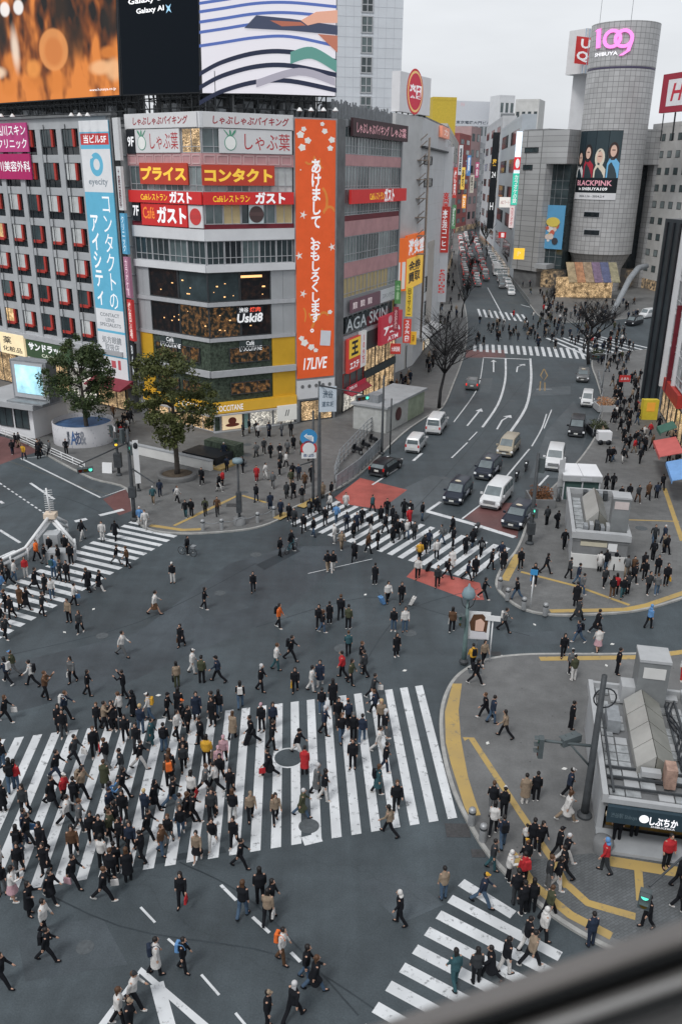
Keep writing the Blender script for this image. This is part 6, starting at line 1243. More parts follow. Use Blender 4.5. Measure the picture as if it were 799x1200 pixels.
def plate(o, g, z, face_d, w_, h_, m, nm='sign_plate', off=.12, texts=(), round_=False, side=0.0):
    l = math.hypot(*face_d); d = (face_d[0]/l, face_d[1]/l); u = (-d[1], d[0]); F = Face((g[0]+u[0]*side, g[1]+u[1]*side), u); F.n = d; F.rev = (u[1]*d[0]-u[0]*d[1]) < 0; mb = MB()
    if round_: F.disc(mb, 0, z, w_/2, h_/2, off, None, 24, .03)
    else: F.box(mb, -w_/2, w_/2, z-h_/2, z+h_/2, off, off+.04)
    pl = mb.build(nm, m, o)
    for body, x0, x1, y0, y1, c in texts:
        mb = MB(); tm = mat('lettering_'+c, c, .5, 0, 1, emit=0); F.text(mb, body, -w_/2+w_*x0, -w_/2+w_*x1, z-h_/2+h_*y0, z-h_/2+h_*y1, off+.05, tm, bold=.02); mb.build('lettering', tm, pl)
    return pl, F
TOC = lambda g: (-g[0], -g[1])
WHP = mat('plate_white', (.66, .67, .68), .5, .05, 1); BLP = mat('plate_blue', (.05, .25, .5), .45, .05, 1); RDP = mat('plate_red', (.55, .05, .05), .45, .05, 1)
# left corner signal mast with long arm reaching over the crossing
o, g, h = pole(158, 609, 146, 503, .16, PZ, 'signal_mast', 'dark signal mast with two long arms at the left crossing corner', 'traffic light')
def arm(o, g, z, tx, ty, r=.055):
    e = G(tx, ty, z); part('arm', M_STEEL, o, lambda q: q.tube([(g[0], g[1], z-.15), (e[0], e[1], z)], [r*1.3, r], 7)); return e
e = arm(o, g, h-1.0, 92, 545); signal_head(o, (e[0]+.5, e[1]-.1, h-1.3), (.5, -1), 3, True, 0)
e = arm(o, g, h-3.2, 181, 566); signal_head(o, (g[0]+.3, g[1], h-1.8), (-1, -.3), 2, False, 0); signal_head(o, (g[0]-.35, g[1], h-.6), (-1, .4), 3, False)
part('control_box', M_STEEL, o, lambda q: q.box(g[0]-.3, g[0]+.3, g[1]-.25, g[1]+.25, 2.2, 3.1))
o, g, h = pole(140, 557, 133, 497, .13, PZ, 'signal_mast', 'dark pole carrying a pedestrian signal behind the left mast', 'traffic light'); signal_head(o, (g[0], g[1]-.2, 3.6), (.3, -1), 2, False, 1); signal_head(o, (g[0]-.3, g[1], h-.7), (-.9, -.5), 3, False)
part('control_box', M_STEEL, o, lambda q: q.box(g[0]-.35, g[0]+.35, g[1]-.3, g[1]+.3, 1.0, 2.4)); plate(o, g, 4.9, (-.8, -.6), .8, .5, WHP)
o, g, h = pole(163, 575, 156, 522, .09, PZ, 'banner_post', 'slim post with a tall pale notice banner by the left crossing', 'post'); plate(o, g, 3.0, (.3, -1), .5, 4.2, WHP, 'notice_banner'); part('globe', M_BLACK, o, lambda q: q.ell((g[0], g[1], h), (.28, .28, .4)))
# tall poles in front of the corner building
o, g, h = pole(374, 597, 380, 447, .16, PZ, 'lamp_post', 'tallest dark lamp post with an arm on the pavement before the orange banner', 'pole'); e = arm(o, g, h-.2, 424, 461); signal_head(o, (e[0], e[1], h-.55), (.6, -1), 3, True, 0); plate(o, g, 10.2, (.2, -1), 1.5, 2.2, mat('plate_notice', (.5, .56, .62), .5, .1, 1), texts=[('渋谷', .2, .8, .55, .85, '#5a6a78'), ('道玄坂', .15, .85, .2, .42, '#5a6a78')], side=.7)
o, g, h = pole(367, 592, 372, 481, .12, PZ, 'traffic_sign', 'post with a blue disc above a red ringed disc at the middle crossing', 'road sign')
plate(o, g, hgt(g, 512, 369), (.1, -1), 1.5, 1.5, BLP, 'blue_disc', round_=True, texts=[('↰', .22, .78, .25, .75, '#e8eef2')], side=-.4); plate(o, g, hgt(g, 525, 369), (.1, -1), 1.45, 1.45, RDP, 'red_ring', round_=True, side=-.4); plate(o, g, hgt(g, 525, 369), (.1, -1), 1.1, 1.1, WHP, 'white_disc', .17, round_=True, side=-.4); plate(o, g, hgt(g, 533, 369), (.1, -1), 1.3, .55, WHP, texts=[('8-20', .15, .85, .25, .75, '#38507a')], side=-.4)
e = arm(o, g, hgt(g, 536, 372)-.2, 352, 545)
o, g, h = pole(447, 532, 449, 440, .13, PZ, 'lamp_post', 'dark lamp post with twin poles by the black parked sedan', 'pole'); part('post', M_STEEL, o, lambda q: q.tube([(g[0]+.9, g[1]+.3, 0), (g[0]+.9, g[1]+.3, h-2.5)], .08, 8))
o, g, h = pole(281, 614, 278, 539, .11, PZ, 'street_clock_post', 'slim post topped by a flat round shade on the corner pavement', 'post'); part('shade', mat('shade_teal', (.16, .22, .25), .5, .1), o, lambda q: q.lathe([(.05, .15), (.4, .1), (.46, -.1), (.42, -.25), (.0, -.2)], (g[0], g[1], h), 16)); part('planter_tub', M_CONC_D, o, lambda q: q.lathe([(.55, 0), (.5, .6), (.2, .62)], (g[0], g[1], PZ), 14)); part('control_box', M_STEEL, o, lambda q: q.box(g[0]-.22, g[0]+.22, g[1]-.2, g[1]+.2, 1.2, 3.0))
# right corner masts
o, g, h = pole(620, 637, 628, 531, .16, PZ, 'signal_mast', 'thick black signal mast at the right end of the middle crossing', 'traffic light'); signal_head(o, (g[0]+.3, g[1]-.1, h-1.0), (.6, .8), 3, False); signal_head(o, (g[0]+.3, g[1]-.2, 2.9), (-1, -.2), 2, False, 0); part('control_box', M_STEEL, o, lambda q: q.box(g[0]-.3, g[0]+.3, g[1]-.3, g[1]+.3, 1.0, 2.0))
o, g, h = pole(653, 587, 652, 540, .1, PZ, 'traffic_sign', 'grey post with the back of a long plate by the white truck', 'road sign', M_STEELG); plate(o, g, h-1.1, (.2, -1), .55, 2.6, mat('plate_back', (.4, .41, .42), .5, .15), texts=[])
o, g, h = pole(684, 956, 706, 791, .16, PZ, 'signal_mast', 'very tall black signal mast leaning past the station entrance at lower right', 'traffic light'); zA = hgt(g, 868, 697)
e = G(638, 868, zA); part('arm', M_SIGHOUS, o, lambda q: [q.tube([(g[0], g[1], zA-.3), (e[0], e[1], zA)], .07, 8)]); part('arm', M_SIGHOUS, o, lambda q: q.tube([(g[0], g[1], zA-1.5), ((g[0]+e[0])/2, (g[1]+e[1])/2, zA-.15)], .05, 8)); signal_head(o, (e[0]+1.3, e[1]+.1, zA-.1), (-.5, 1), 3, True, None, None, .9); signal_head(o, (e[0]-.1, e[1]-.2, zA-.2), (-1, .1), 3, False, None, None, .85)
part('cable_loop', M_BLACK, o, lambda q: q.tube([(g[0]+.2+.5*math.cos(t*PI/8), g[1]+.1, zA+2.2+.5*math.sin(t*PI/8)) for t in range(17)], .035, 6))
# pedestrian signal at the lower right edge
g = G(812, 1062, PZ); o = thing('pedestrian_signal', 'dark arm with a lit green pedestrian signal at the lower right edge', 'traffic light', (g[0], g[1], PZ)); part('post', M_STEEL, o, lambda q: q.tube([(g[0], g[1], 0), (g[0], g[1], 4.2)], .1, 8)); e = G(760, 1040, 3.9); part('arm', M_STEEL, o, lambda q: q.tube([(g[0], g[1], 3.9), (e[0], e[1], 3.95)], .045, 7)); signal_head(o, (e[0]-.1, e[1]-.05, 3.5), (-.5, -1), 2, False, 0, [(.1, .5, .4), (.1, .5, .4), (.3, .03, .02)])
# old style lamp with poster frame on the near island
o, g, h = pole(543, 776, 547, 700, .13, PZ, 'street_lamp', 'green street lamp with domed lantern at the tip of the near island', 'lamp', mat('lamp_green', (.1, .15, .15), .45, .2)); part('lantern', mat('lantern_teal', (.17, .24, .27), .4, .1), o, lambda q: q.lathe([(.1, -.1), (.36, .0), (.42, .2), (.3, .55), (.1, .72), (.05, .9), (0, .95)], (g[0], g[1], h), 16)); part('lantern_frame', M_STEEL, o, lambda q: [q.tube([(g[0]+.44*math.cos(t), g[1]+.44*math.sin(t), h), (g[0]+.3*math.cos(t), g[1]+.3*math.sin(t), h-.5), (g[0], g[1], h-.8)], .03, 5) for t in (0, PI/2, PI, 3*PI/2)]); signal_head(o, (g[0]-.2, g[1]-.1, h-1.5), (-1, -.3), 2, False)
# hand-held style poster board beside it
g = G(557, 773, PZ); o = thing('poster_stand', 'poster board showing a brown haired portrait beside the green street lamp', 'poster', (g[0], g[1], PZ)); zc = 2.6; pl, F = plate(o, g, zc, (-.1, -1), 1.35, 1.9, WHP, 'board'); part('leg', M_STEELG, o, lambda q: q.tube([(g[0], g[1], PZ), (g[0], g[1], 3.4)], .04, 6))
for q_, c, d_ in ((([(-.45, zc-.35), (.5, zc-.45), (.55, zc+.4), (.2, zc+.8), (-.35, zc+.75), (-.55, zc+.2)]), (.09, .045, .025), .165), (([(-.2, zc-.35), (.3, zc-.35), (.36, zc+.25), (.1, zc+.5), (-.2, zc+.35)]), (.6, .4, .32), .185), (([(-.6, zc-.9), (.6, zc-.9), (.4, zc-.4), (-.35, zc-.4)]), (.55, .55, .58), .175)):
    mb = MB(); F.shape(mb, q_, d_, flatm(c, .05), .012); mb.build('portrait_print', flatm(c, .05), pl)
g = G(573, 775, PZ); o = thing('notice_post', 'thin white post with a small plate by the kerb of the near island', 'post', (g[0], g[1], PZ)); part('post', WHP, o, lambda q: q.tube([(g[0], g[1], 0), (g[0], g[1], 3.3)], .045, 6)); plate(o, g, 3.2, (-.2, -1), .9, .35, WHP)
g = G(621, 712, PZ); o = thing('notice_post', 'thin white post at the bollards of the right corner', 'post', (g[0], g[1], PZ)); part('post', WHP, o, lambda q: q.tube([(g[0], g[1], 0), (g[0], g[1], 3.0)], .05, 6)); plate(o, g, 2.9, (-.2, -1), .5, .4, BLP)
g = G(728, 468, PZ); o = thing('traffic_sign', 'small red triangular sign on a thin post among walkers on the right pavement', 'road sign', (g[0], g[1], PZ)); part('post', M_STEELG, o, lambda q: q.tube([(g[0], g[1], 0), (g[0], g[1], 3.2)], .05, 6)); plate(o, g, 3.0, (0, -1), 1.5, .9, RDP, texts=[('止まれ', .12, .88, .3, .7, '#f0e8e8')])
g = G(704, 462, PZ); o = thing('lamp_post', 'grey cross armed post on the planter strip of the right pavement', 'pole', (g[0], g[1], PZ)); part('post', M_STEELG, o, lambda q: q.tube([(g[0], g[1], 0), (g[0], g[1], 6.0)], .08, 6)); part('arm', M_STEELG, o, lambda q: q.tube([(g[0]-1.5, g[1], 5.7), (g[0]+1.5, g[1], 5.7)], .05, 6)); signal_head(o, (g[0]-1.3, g[1]-.1, 5.4), (-1, -1), 3, True)
# bollards
BO = None; M_BOL = mat('bollard_steel', (.32, .33, .34), .4, .15, 3, metal=.4)
for k, (x, y, lb) in enumerate([(238, 621, 'leftmost of the row on the corner kerb'), (260, 620, 'second from left on the corner kerb'), (302, 612, 'second from right on the corner kerb'), (321, 605, 'rightmost on the corner kerb, by the middle crossing'), (585, 690, 'first of the right corner row, by the red lane'), (594, 703, 'second of the right corner row'), (613, 714, 'third of the right corner row'), (638, 721, 'last of the right corner row'), (552, 966, 'nearest the big crossing on the near island'), (565, 985, 'second from the big crossing on the near island')]):
    g = G(x, y, PZ); o = thing('bollard', 'steel bollard, '+lb, 'bollard', (g[0], g[1], PZ), 'bollards along the kerbs') if not BO else copy_tree(BO)
    if not BO:
        BO = o; part('post', M_BOL, o, lambda q: q.lathe([(.17, 0), (.17, .85), (.13, .93), (0, .95)], (g[0], g[1], PZ), 14)); part('band', M_STEEL, o, lambda q: q.lathe([(.172, .66), (.182, .67), (.182, .76), (.172, .77)], (g[0], g[1], PZ), 14))
    o.location = (g[0], g[1], PZ); o['label'] = 'steel bollard, '+lb
ch = MB()
for (a, b) in (((238, 621), (260, 620)), ((260, 620), (281, 616)), ((281, 616), (302, 612)), ((302, 612), (321, 605))):
    A, B = G(*a, PZ), G(*b, PZ); ch.tube([(A[0]+(B[0]-A[0])*t/6, A[1]+(B[1]-A[1])*t/6, PZ+.75-.9*(t/6)*(1-t/6)) for t in range(7)], .03, 5)
g = G(238, 621, PZ); tag(ch.build('chain', M_STEELG, loc=(g[0], g[1], PZ)), 'drooping chain strung between the corner kerb bollards', 'chain')
# guard rails
def rail(name, label, pts, h, m, z=PZ, step=1.6, bars=2, panel=None, cat='railing', lean=0):
    q = [G(x, y, z) for x, y in pts]; o = thing(name, label, cat, (q[0][0], q[0][1], z)); posts = []
    for a, b in zip(q[:-1], q[1:]):
        L_ = math.hypot(b[0]-a[0], b[1]-a[1]); n = max(1, round(L_/step))
        for k in range(n+(1 if b == q[-1] else 0)): posts.append((a[0]+(b[0]-a[0])*k/n, a[1]+(b[1]-a[1])*k/n))
    for p in posts[:90]: part('post', m, o, lambda s: s.tube([(p[0], p[1], z-.05), (p[0], p[1], z+h)], .05, 6))
    for k in range(bars): part('rail', m, o, lambda s: s.tube([(p[0], p[1], z+h-.04-k*(h-.25)/max(1, bars-1 or 1)) for p in posts], .045, 6))
    if panel:
        for a, b in zip(posts[:-1], posts[1:]):
            part('panel', panel, o, lambda s: s.hexa([(a[0], a[1]-.02, z+.15), (b[0], b[1]-.02, z+.15), (b[0], b[1]+.02, z+.15), (a[0], a[1]+.02, z+.15), (a[0], a[1]-.02, z+h-.12), (b[0], b[1]-.02, z+h-.12), (b[0], b[1]+.02, z+h-.12), (a[0], a[1]+.02, z+h-.12)]))
    return o
rail('guard_rail', 'low white guard rail along the left kerb before the round hoarding', [(-30, 500), (20, 515), (60, 533), (100, 551)], .85, WHP, PZ, 2.2, 3)
rail('railing', 'dark grey railing with pale plates along the kerb beside the black sedan', [(394, 574), (420, 555), (447, 527)], 1.5, M_STEELG, PZ, 1.2, 3, mat('rail_panel', (.26, .28, .3), .5, .2))
rail('railing', 'tall mesh railing around the bicycle yard behind the parked sedan', [(392, 566), (398, 545), (430, 510), (444, 498)], 1.7, M_STEELG, PZ, 1.6, 4)
rail('guard_rail', 'grey guard rail on the right kerb between parked van and planter tubs', [(700, 440), (705, 465), (703, 490), (694, 512)], .9, M_STEELG, PZ, 2.2, 2)
rail('guard_rail', 'long grey barrier along the right kerb of the far street', [(592, 320), (605, 337), (620, 357)], 1.1, M_STEELG, PZ, 3.0, 2, mat('barrier_panel', (.2, .21, .21), .6, .2))
# white pipe barricade at the left crossing with a tall antenna like post
bk_ = G(60, 622); o = thing('barricade', 'white triangular pipe barricade with a cream cap at the left crossing', 'barricade', (bk_[0], bk_[1], 0))
ap = G(60, 607, 2.3)
def prail(pts, nm='pipe', r=.13): part(nm, WHP, o, lambda q: q.tube(pts, r, 8))
LA, LB, LC = G(2, 672), G(26, 655), G(40, 655); RA_, RB2 = G(88, 640), G(78, 618)
for hz, dx in ((1.0, 0), (.55, .1)):
    prail([(*G(-20, 682), hz), (*G(32, 656), hz), (ap[0], ap[1], 1.6+hz)]); prail([(ap[0], ap[1], 1.6+hz), (*G(80, 625), hz)]); prail([(ap[0], ap[1], 1.6+hz), (*G(89, 645), hz*.6)])
for x, y in ((-6, 676), (14, 666), (34, 656), (46, 640), (80, 625), (89, 645)): g = G(x, y); prail([(*g, 0), (*g, 1.0)], 'post', .09)
part('cap', mat('cap_cream', (.6, .5, .4), .6, .1), o, lambda q: q.box(ap[0]-.45, ap[0]+.45, ap[1]-.4, ap[1]+.4, 2.35, 2.75)); part('control_box', M_GREYP, o, lambda q: q.box(ap[0]-.2, ap[0]+.9, ap[1]-1.6, ap[1]-.6, 0.02, 1.5)); part('concrete_block', M_CONC, o, lambda q: q.box(ap[0]+.6, ap[0]+2.6, ap[1]-3.6, ap[1]-2.6, .02, .9)); 
part('mast', WHP, o, lambda q: q.tube([(ap[0], ap[1], 2.7), (ap[0]-.1, ap[1], hgt(ap, 572, 57))], .07, 7))
for k in range(10): part('rung', WHP, o, lambda q: q.tube([(ap[0]-.35, ap[1], 3.0+k*.18), (ap[0]+.35, ap[1], 3.05+k*.18)], .025, 5))
# sign boards on the pavement
g = G(127, 553, PZ); o = thing('sandwich_board', 'small white folding board on the left pavement by the guard rail', 'board', (g[0], g[1], PZ)); part('board', WHP, o, lambda q: q.hexa([(g[0]-.5, g[1]-.35, PZ), (g[0]+.5, g[1]-.45, PZ), (g[0]+.5, g[1]-.4, PZ), (g[0]-.5, g[1]-.3, PZ), (g[0]-.5, g[1]-.05, PZ+1.0), (g[0]+.5, g[1]-.15, PZ+1.0), (g[0]+.5, g[1]-.1, PZ+1.0), (g[0]-.5, g[1], PZ+1.0)])); part('leg', WHP, o, lambda q: q.hexa([(g[0]-.5, g[1]+.3, PZ), (g[0]+.5, g[1]+.2, PZ), (g[0]+.5, g[1]+.25, PZ), (g[0]-.5, g[1]+.35, PZ), (g[0]-.5, g[1]+.01, PZ+1.0), (g[0]+.5, g[1]-.09, PZ+1.0), (g[0]+.5, g[1]-.06, PZ+1.0), (g[0]-.5, g[1]+.03, PZ+1.0)]))
# low stair wall behind the olive tree
A, B = G(150, 530, PZ), G(247, 552, PZ); f = Face(A, (B[0]-A[0], B[1]-A[1])); L_ = math.hypot(B[0]-A[0], B[1]-A[1]); o = thing('stair_wall', 'long pale low wall of the stairs behind the olive tree', 'wall', (A[0], A[1], PZ)); part('wall', M_OFFW, o, lambda q: f.box(q, 0, L_, PZ, 1.1, -.4, 0)); part('coping', M_CONC, o, lambda q: f.box(q, -.05, L_+.05, 1.101, 1.2, -.46, .06)); part('stair_shade_block', M_BLACK, o, lambda q: f.box(q, L_*.55, L_-.6, PZ+.02, .9, -4.4, -1.6)); part('hedge', M_HEDGE, o, lambda q: f.box(q, L_*.6, L_-.4, PZ, 1.5, -6, -4.5)); part('step', M_YELLOW, o, lambda q: [f.box(q, L_-.1, L_+.9, PZ, PZ+.2, -4, -.5)])  # black block stands in for the shade down the stairs
# kiosk with a video screen at the left edge
A, B = G(-25, 505, PZ), G(44, 516, PZ); f = Face(A, (B[0]-A[0], B[1]-A[1])); L_ = math.hypot(B[0]-A[0], B[1]-A[1]); o = thing('police_kiosk', 'low flat roofed kiosk with a video screen on its roof at the left edge', 'kiosk', (A[0], A[1], PZ))
part('wall', M_WHITEWALL, o, lambda q: f.box(q, 0, L_-.6, PZ, 3.6, -6, -.4)); part('roof', M_GREYP, o, lambda q: f.box(q, -.5, L_+.4, 3.6, 4.2, -6.8, .5)); 
for k in range(3): window(f, .8+k*2.3, 2.8+k*2.3, 1.1, 3.3, o, M_MULLD, M_GL, 2, 0, -.35, .08)
a, z1 = f.px(15, 424, -1); b = f.px(49, 424, -1)[0]; z0 = f.px(35, 462, -1)[1]
part('screen_case', M_STEELG, o, lambda q: f.box(q, a-.4, b+.5, 4.2, z1+.3, -2.6, -1.0)); part('screen_bezel', M_MULL, o, lambda q: [f.box(q, a-.1, b+.1, z0-.4, z1+.1, -.99, -.9)])
SCK = mat('screen_kiosk', (.35, .62, .72), .4, .45, .5, emit=.8); part('screen_picture', SCK, o, lambda q: f.box(q, a+.35, b-.1, z0+.1, z1-.2, -.88, -.84)); part('roof_panel', M_STEELG, o, lambda q: f.box(q, a-.3, b+.6, 4.22, 4.4, -.8, .3))
# planter tubs on the right pavement
for k, (x, y, c, lb) in enumerate([(699, 420, 'leafless', 'dark rectangular planter trough at the side street corner, right pavement'), (707, 480, 'flower', 'square flower tub with orange blossoms, upper tub by the parked dark van'), (700, 508, 'leafless', 'black square tub of soil between the flower tub and the white cart'), (632, 590, 'autumn', 'brown leafed planter box beside the black car at the stop line')]):
    g = G(x, y, PZ); o = thing('planter_tub', lb, 'planter', (g[0], g[1], PZ)); w_ = 1.1
    part('tub', [M_STEEL, M_GREYP, M_BLACK, M_CONC_D][k], o, lambda q: [q.box(g[0]-w_, g[0]+w_, g[1]-1.3, g[1]-1.15, PZ, .95), q.box(g[0]-w_, g[0]+w_, g[1]+1.15, g[1]+1.3, PZ, .95), q.box(g[0]-w_, g[0]-w_+.14, g[1]-1.15, g[1]+1.15, PZ, .95), q.box(g[0]+w_-.14, g[0]+w_, g[1]-1.15, g[1]+1.15, PZ, .95)]); part('soil', mat('soil', (.07, .055, .04), .95, .4, 3), o, lambda q: q.box(g[0]-w_+.15, g[0]+w_-.15, g[1]-1.14, g[1]+1.14, PZ, .8))
    rr = random.Random(k); pm_ = MB(); cl = leaf_mat('planter_'+c, *{'leafless': ((.03, .04, .02), (.07, .08, .04)), 'flower': ((.35, .14, .05), (.5, .38, .28)), 'autumn': ((.09, .04, .02), (.2, .08, .03))}[c])
    for t in range(420):
        p = Vector((g[0]+rr.uniform(-w_+.2, w_-.2), g[1]+rr.uniform(-1.05, 1.05), .8+rr.random()**2*.9)); a = Vector((rr.gauss(0, 1), rr.gauss(0, 1), rr.gauss(0, 1))).normalized()*.12; b = a.orthogonal().normalized()*.07; pm_.quad(p-a, p-b, p+a, p+b)
    pm_.build('plants', cl, o)
g = G(706, 520, PZ); o = thing('hand_cart', 'small white box cart on wheels on the right pavement', 'cart', (g[0], g[1], PZ)); part('box', M_WHITEWALL, o, lambda q: q.box(g[0]-.75, g[0]+.75, g[1]-.5, g[1]+.5, .6, 1.6)); [part('wheel', M_BLACK, o, lambda q: q.tube([(g[0]+dx, g[1]-.55, .42), (g[0]+dx, g[1]-.47, .42)], .3, 14)) for dx in (-.45, .45)]; part('handle', M_STEEL, o, lambda q: q.tube([(g[0]-.75, g[1], 1.3), (g[0]-1.3, g[1], 1.4)], .04, 6))

# ------------------------------------------------------------------ station entrances
M_PLATE = mat('roof_panel', (.27, .285, .295), .55, .5, 1.5); M_GLASSROOF = mat('glass_roof', (.19, .19, .17), .3, .25, .4); M_GLASSROOF2 = mat('glass_roof_pale', (.33, .33, .315), .35, .2, .4); M_WRAIL = mat('roof_edge', (.34, .35, .36), .5, .12, 1)
def entrance(label, fl, fr, bl, zr, extra, side_m=M_GREYP):
    "flat roofed stair entrance: fl, fr front ground corners, bl back left"
    A, B, C = [G(*p, PZ) for p in (fl, fr, bl)]; f = Face(A, (B[0]-A[0], B[1]-A[1])); W_ = math.hypot(B[0]-A[0], B[1]-A[1]); D_ = (C[0]-A[0])*-f.n[0]+(C[1]-A[1])*-f.n[1]
    o = thing('station_entrance', label, 'entrance', (A[0], A[1], PZ))
    extra(o, f, W_, D_, zr); return o, f, W_, D_
def near_entrance(o, f, W_, D_, zr):
    part('roof', M_CONC_D, o, lambda q: f.box(q, 0, W_, zr-.25, zr, -D_, 0)); part('roof_edge', M_WRAIL, o, lambda q: [f.box(q, -.12, .12, zr+.001, zr+.45, -D_, .1), f.box(q, W_-.12, W_+.12, zr+.001, zr+.45, -D_, .1), f.box(q, .12, W_-.12, zr+.001, zr+.4, -D_, -D_+.2)]); part('front_gutter', M_WRAIL, o, lambda q: f.box(q, .12, W_-.12, zr+.001, zr+.25, -.12, .1))
    part('side_wall', M_GREYP, o, lambda q: f.box(q, .02, .3, PZ, zr-.26, -D_+.05, -1.2)); part('side_wall', M_GREYP, o, lambda q: f.box(q, W_-.3, W_-.02, PZ, zr-.26, -D_+.05, -.5)); part('back_wall', M_OFFW, o, lambda q: f.box(q, .31, W_-.31, PZ, zr-.26, -D_+.05, -D_+.35))
    part('sign_band', mat('sign_band', (.025, .045, .06), .4, .15), o, lambda q: f.box(q, .15, W_-.15, zr-.85, zr-.02, .11, .3))
    tm = M_NEONW; mb = MB(); f.disc(mb, W_*.36, zr-.42, .2, .2, .31, tm, 18, .02); f.text(mb, 'しぶちか', W_*.41, W_*.66, zr-.68, zr-.25, .33, tm, bold=.03); f.text(mb, 'SHIBUCHIKA', W_*.43, W_*.64, zr-.8, zr-.71, .33, tm); mb.build('lettering', tm, o)
    tm = mat('lettering_#5a6a72', '#5a6a72', .5, 0, 1, emit=.1); mb = MB(); f.text(mb, '渋谷駅 Shibuya', .3, W_*.3, zr-.6, zr-.3, .31, tm); f.text(mb, '地下街入口', W_*.86, W_*1.0-.25, zr-.6, zr-.3, .31, tm); mb.build('lettering', tm, o)
    part('stair_shade_sheet', M_BLACK, o, lambda q: f.box(q, .5, W_-.5, PZ+.002, PZ+.02, -D_+1.5, -2.6)); part('step_edge', mat('step_dim', (.2, .12, .03), .7, .3), o, lambda q: f.box(q, .5, W_-.4, PZ+.03, PZ+.2, -2.4, -1.6)); part('plinth', M_CONC, o, lambda q: f.box(q, .0, W_, PZ+.001, PZ+.16, -1.2, .25)); part('doormat', M_BLACK, o, lambda q: f.box(q, 1.0, W_-.6, PZ+.03, PZ+.05, -1.5, -1.21)); part('planter', M_CONC_D, o, lambda q: q.lathe([(.4, 0), (.45, .6), (.3, .7)], (*f.p(.2, 0, .1)[:2], PZ), 14)); part('lamp', mat('lamp_warm', (.5, .42, .3), .5, 0, 1, emit=.2), o, lambda q: q.ell((*f.p(.35, 0, -.1)[:2], 2.0), (.2, .2, .22)))  # thin black sheet on the floor paints the dark of the stair opening
    # glazed ridge along the roof
    r0, r1, d0, d1 = W_*.33, W_*.70, -D_*.83, -D_*.22; rm_ = (r0+r1)/2-.1
    for k in range(4):
        a_, b_ = d0+(d1-d0)*k/4, d0+(d1-d0)*(k+1)/4
        part('roof_light', M_GLASSROOF2, o, lambda q: q.hexa([f.p(r0, zr+.02, b_-.06), f.p(rm_, zr+.02, b_-.06), f.p(rm_, zr+.02, a_), f.p(r0, zr+.02, a_), f.p(r0, zr+.45, b_-.06), f.p(rm_, zr+1.15, b_-.06), f.p(rm_, zr+1.15, a_), f.p(r0, zr+.45, a_)]))
        part('roof_light', M_GLASSROOF, o, lambda q: q.hexa([f.p(rm_+.04, zr+.02, b_-.06), f.p(r1, zr+.02, b_-.06), f.p(r1, zr+.02, a_), f.p(rm_+.04, zr+.02, a_), f.p(rm_+.04, zr+1.13, b_-.06), f.p(r1, zr+.45, b_-.06), f.p(r1, zr+.45, a_), f.p(rm_+.04, zr+1.13, a_)]))
    rr = random.Random(4); step = .62; nz = int(D_/step)
    for k in range(nz):
        d_ = -.35-k*step
        if d_ < -D_+.5: break
        for (a_, b_, n) in ((.25, r0-.1, 2), (r1+.1, W_-.25, 2)) if d_ < d1 and d_ > d0 else ((.25, W_-.25, 6),):
            for j in range(n):
                x0 = a_+(b_-a_)*j/n; x1 = a_+(b_-a_)*(j+1)/n-.06
                if x1-x0 > .1 and rr.random() < .82: part('roof_panel', M_PLATE if rr.random() < .7 else M_WRAIL, o, lambda q: f.box(q, x0, x1, zr+.05, zr+.12+rr.random()*.05, d_-step+.08, d_))
    part('cable_tray', M_STEEL, o, lambda q: [f.box(q, .2, W_-.2, zr+.2, zr+.3, d_, d_+.08) for d_ in (-.8, -1.5, -2.2)]+[f.box(q, x, x+.1, zr+.21, zr+.31, -D_*.9, -.4) for x in (W_-.6, W_-1.1, .35)]); part('cable', M_BLACK, o, lambda q: [q.tube([f.p(W_-.9+.25*math.sin(t*1.3+j), zr+.35, -1-t*D_/12) for t in range(10)], .045, 5) for j in range(3)])
    part('vent_shaft', mat('shaft_grey', (.17, .18, .185), .5, .2, .6), o, lambda q: f.box(q, W_*.44, W_*.76, zr, zr+2.7, -D_+.1, -D_+1.5)); part('shaft_cap', M_WRAIL, o, lambda q: f.box(q, W_*.435, W_*.765, zr+2.701, zr+2.85, -D_+.05, -D_+1.55)); part('shaft_grille', M_OFFW, o, lambda q: f.box(q, W_*.49, W_*.72, zr+1.8, zr+2.4, -D_+1.501, -D_+1.54))
    part('junction_box', M_WRAIL, o, lambda q: f.box(q, W_*.30, W_*.48, zr+.1, zr+1.1, -D_+.5, -D_+1.4)); part('rust_box', mat('rust_box', (.3, .2, .16), .8, .4, 3), o, lambda q: f.box(q, W_*.56, W_*.66, zr+.2, zr+1.2, -D_*.2, -D_*.12)); part('fan_unit', M_WRAIL, o, lambda q: f.box(q, W_*.36, W_*.54, zr+.35, zr+.62, -D_*.21, -D_*.17)); part('air_unit', M_STEELG, o, lambda q: f.box(q, .5, 1.1, zr+.1, zr+.8, -D_*.7, -D_*.55))
entrance('near station stair entrance with cluttered flat roof, glazed ridge and grey shaft', (699, 994), (828, 1013), (684, 853), 2.75, near_entrance)
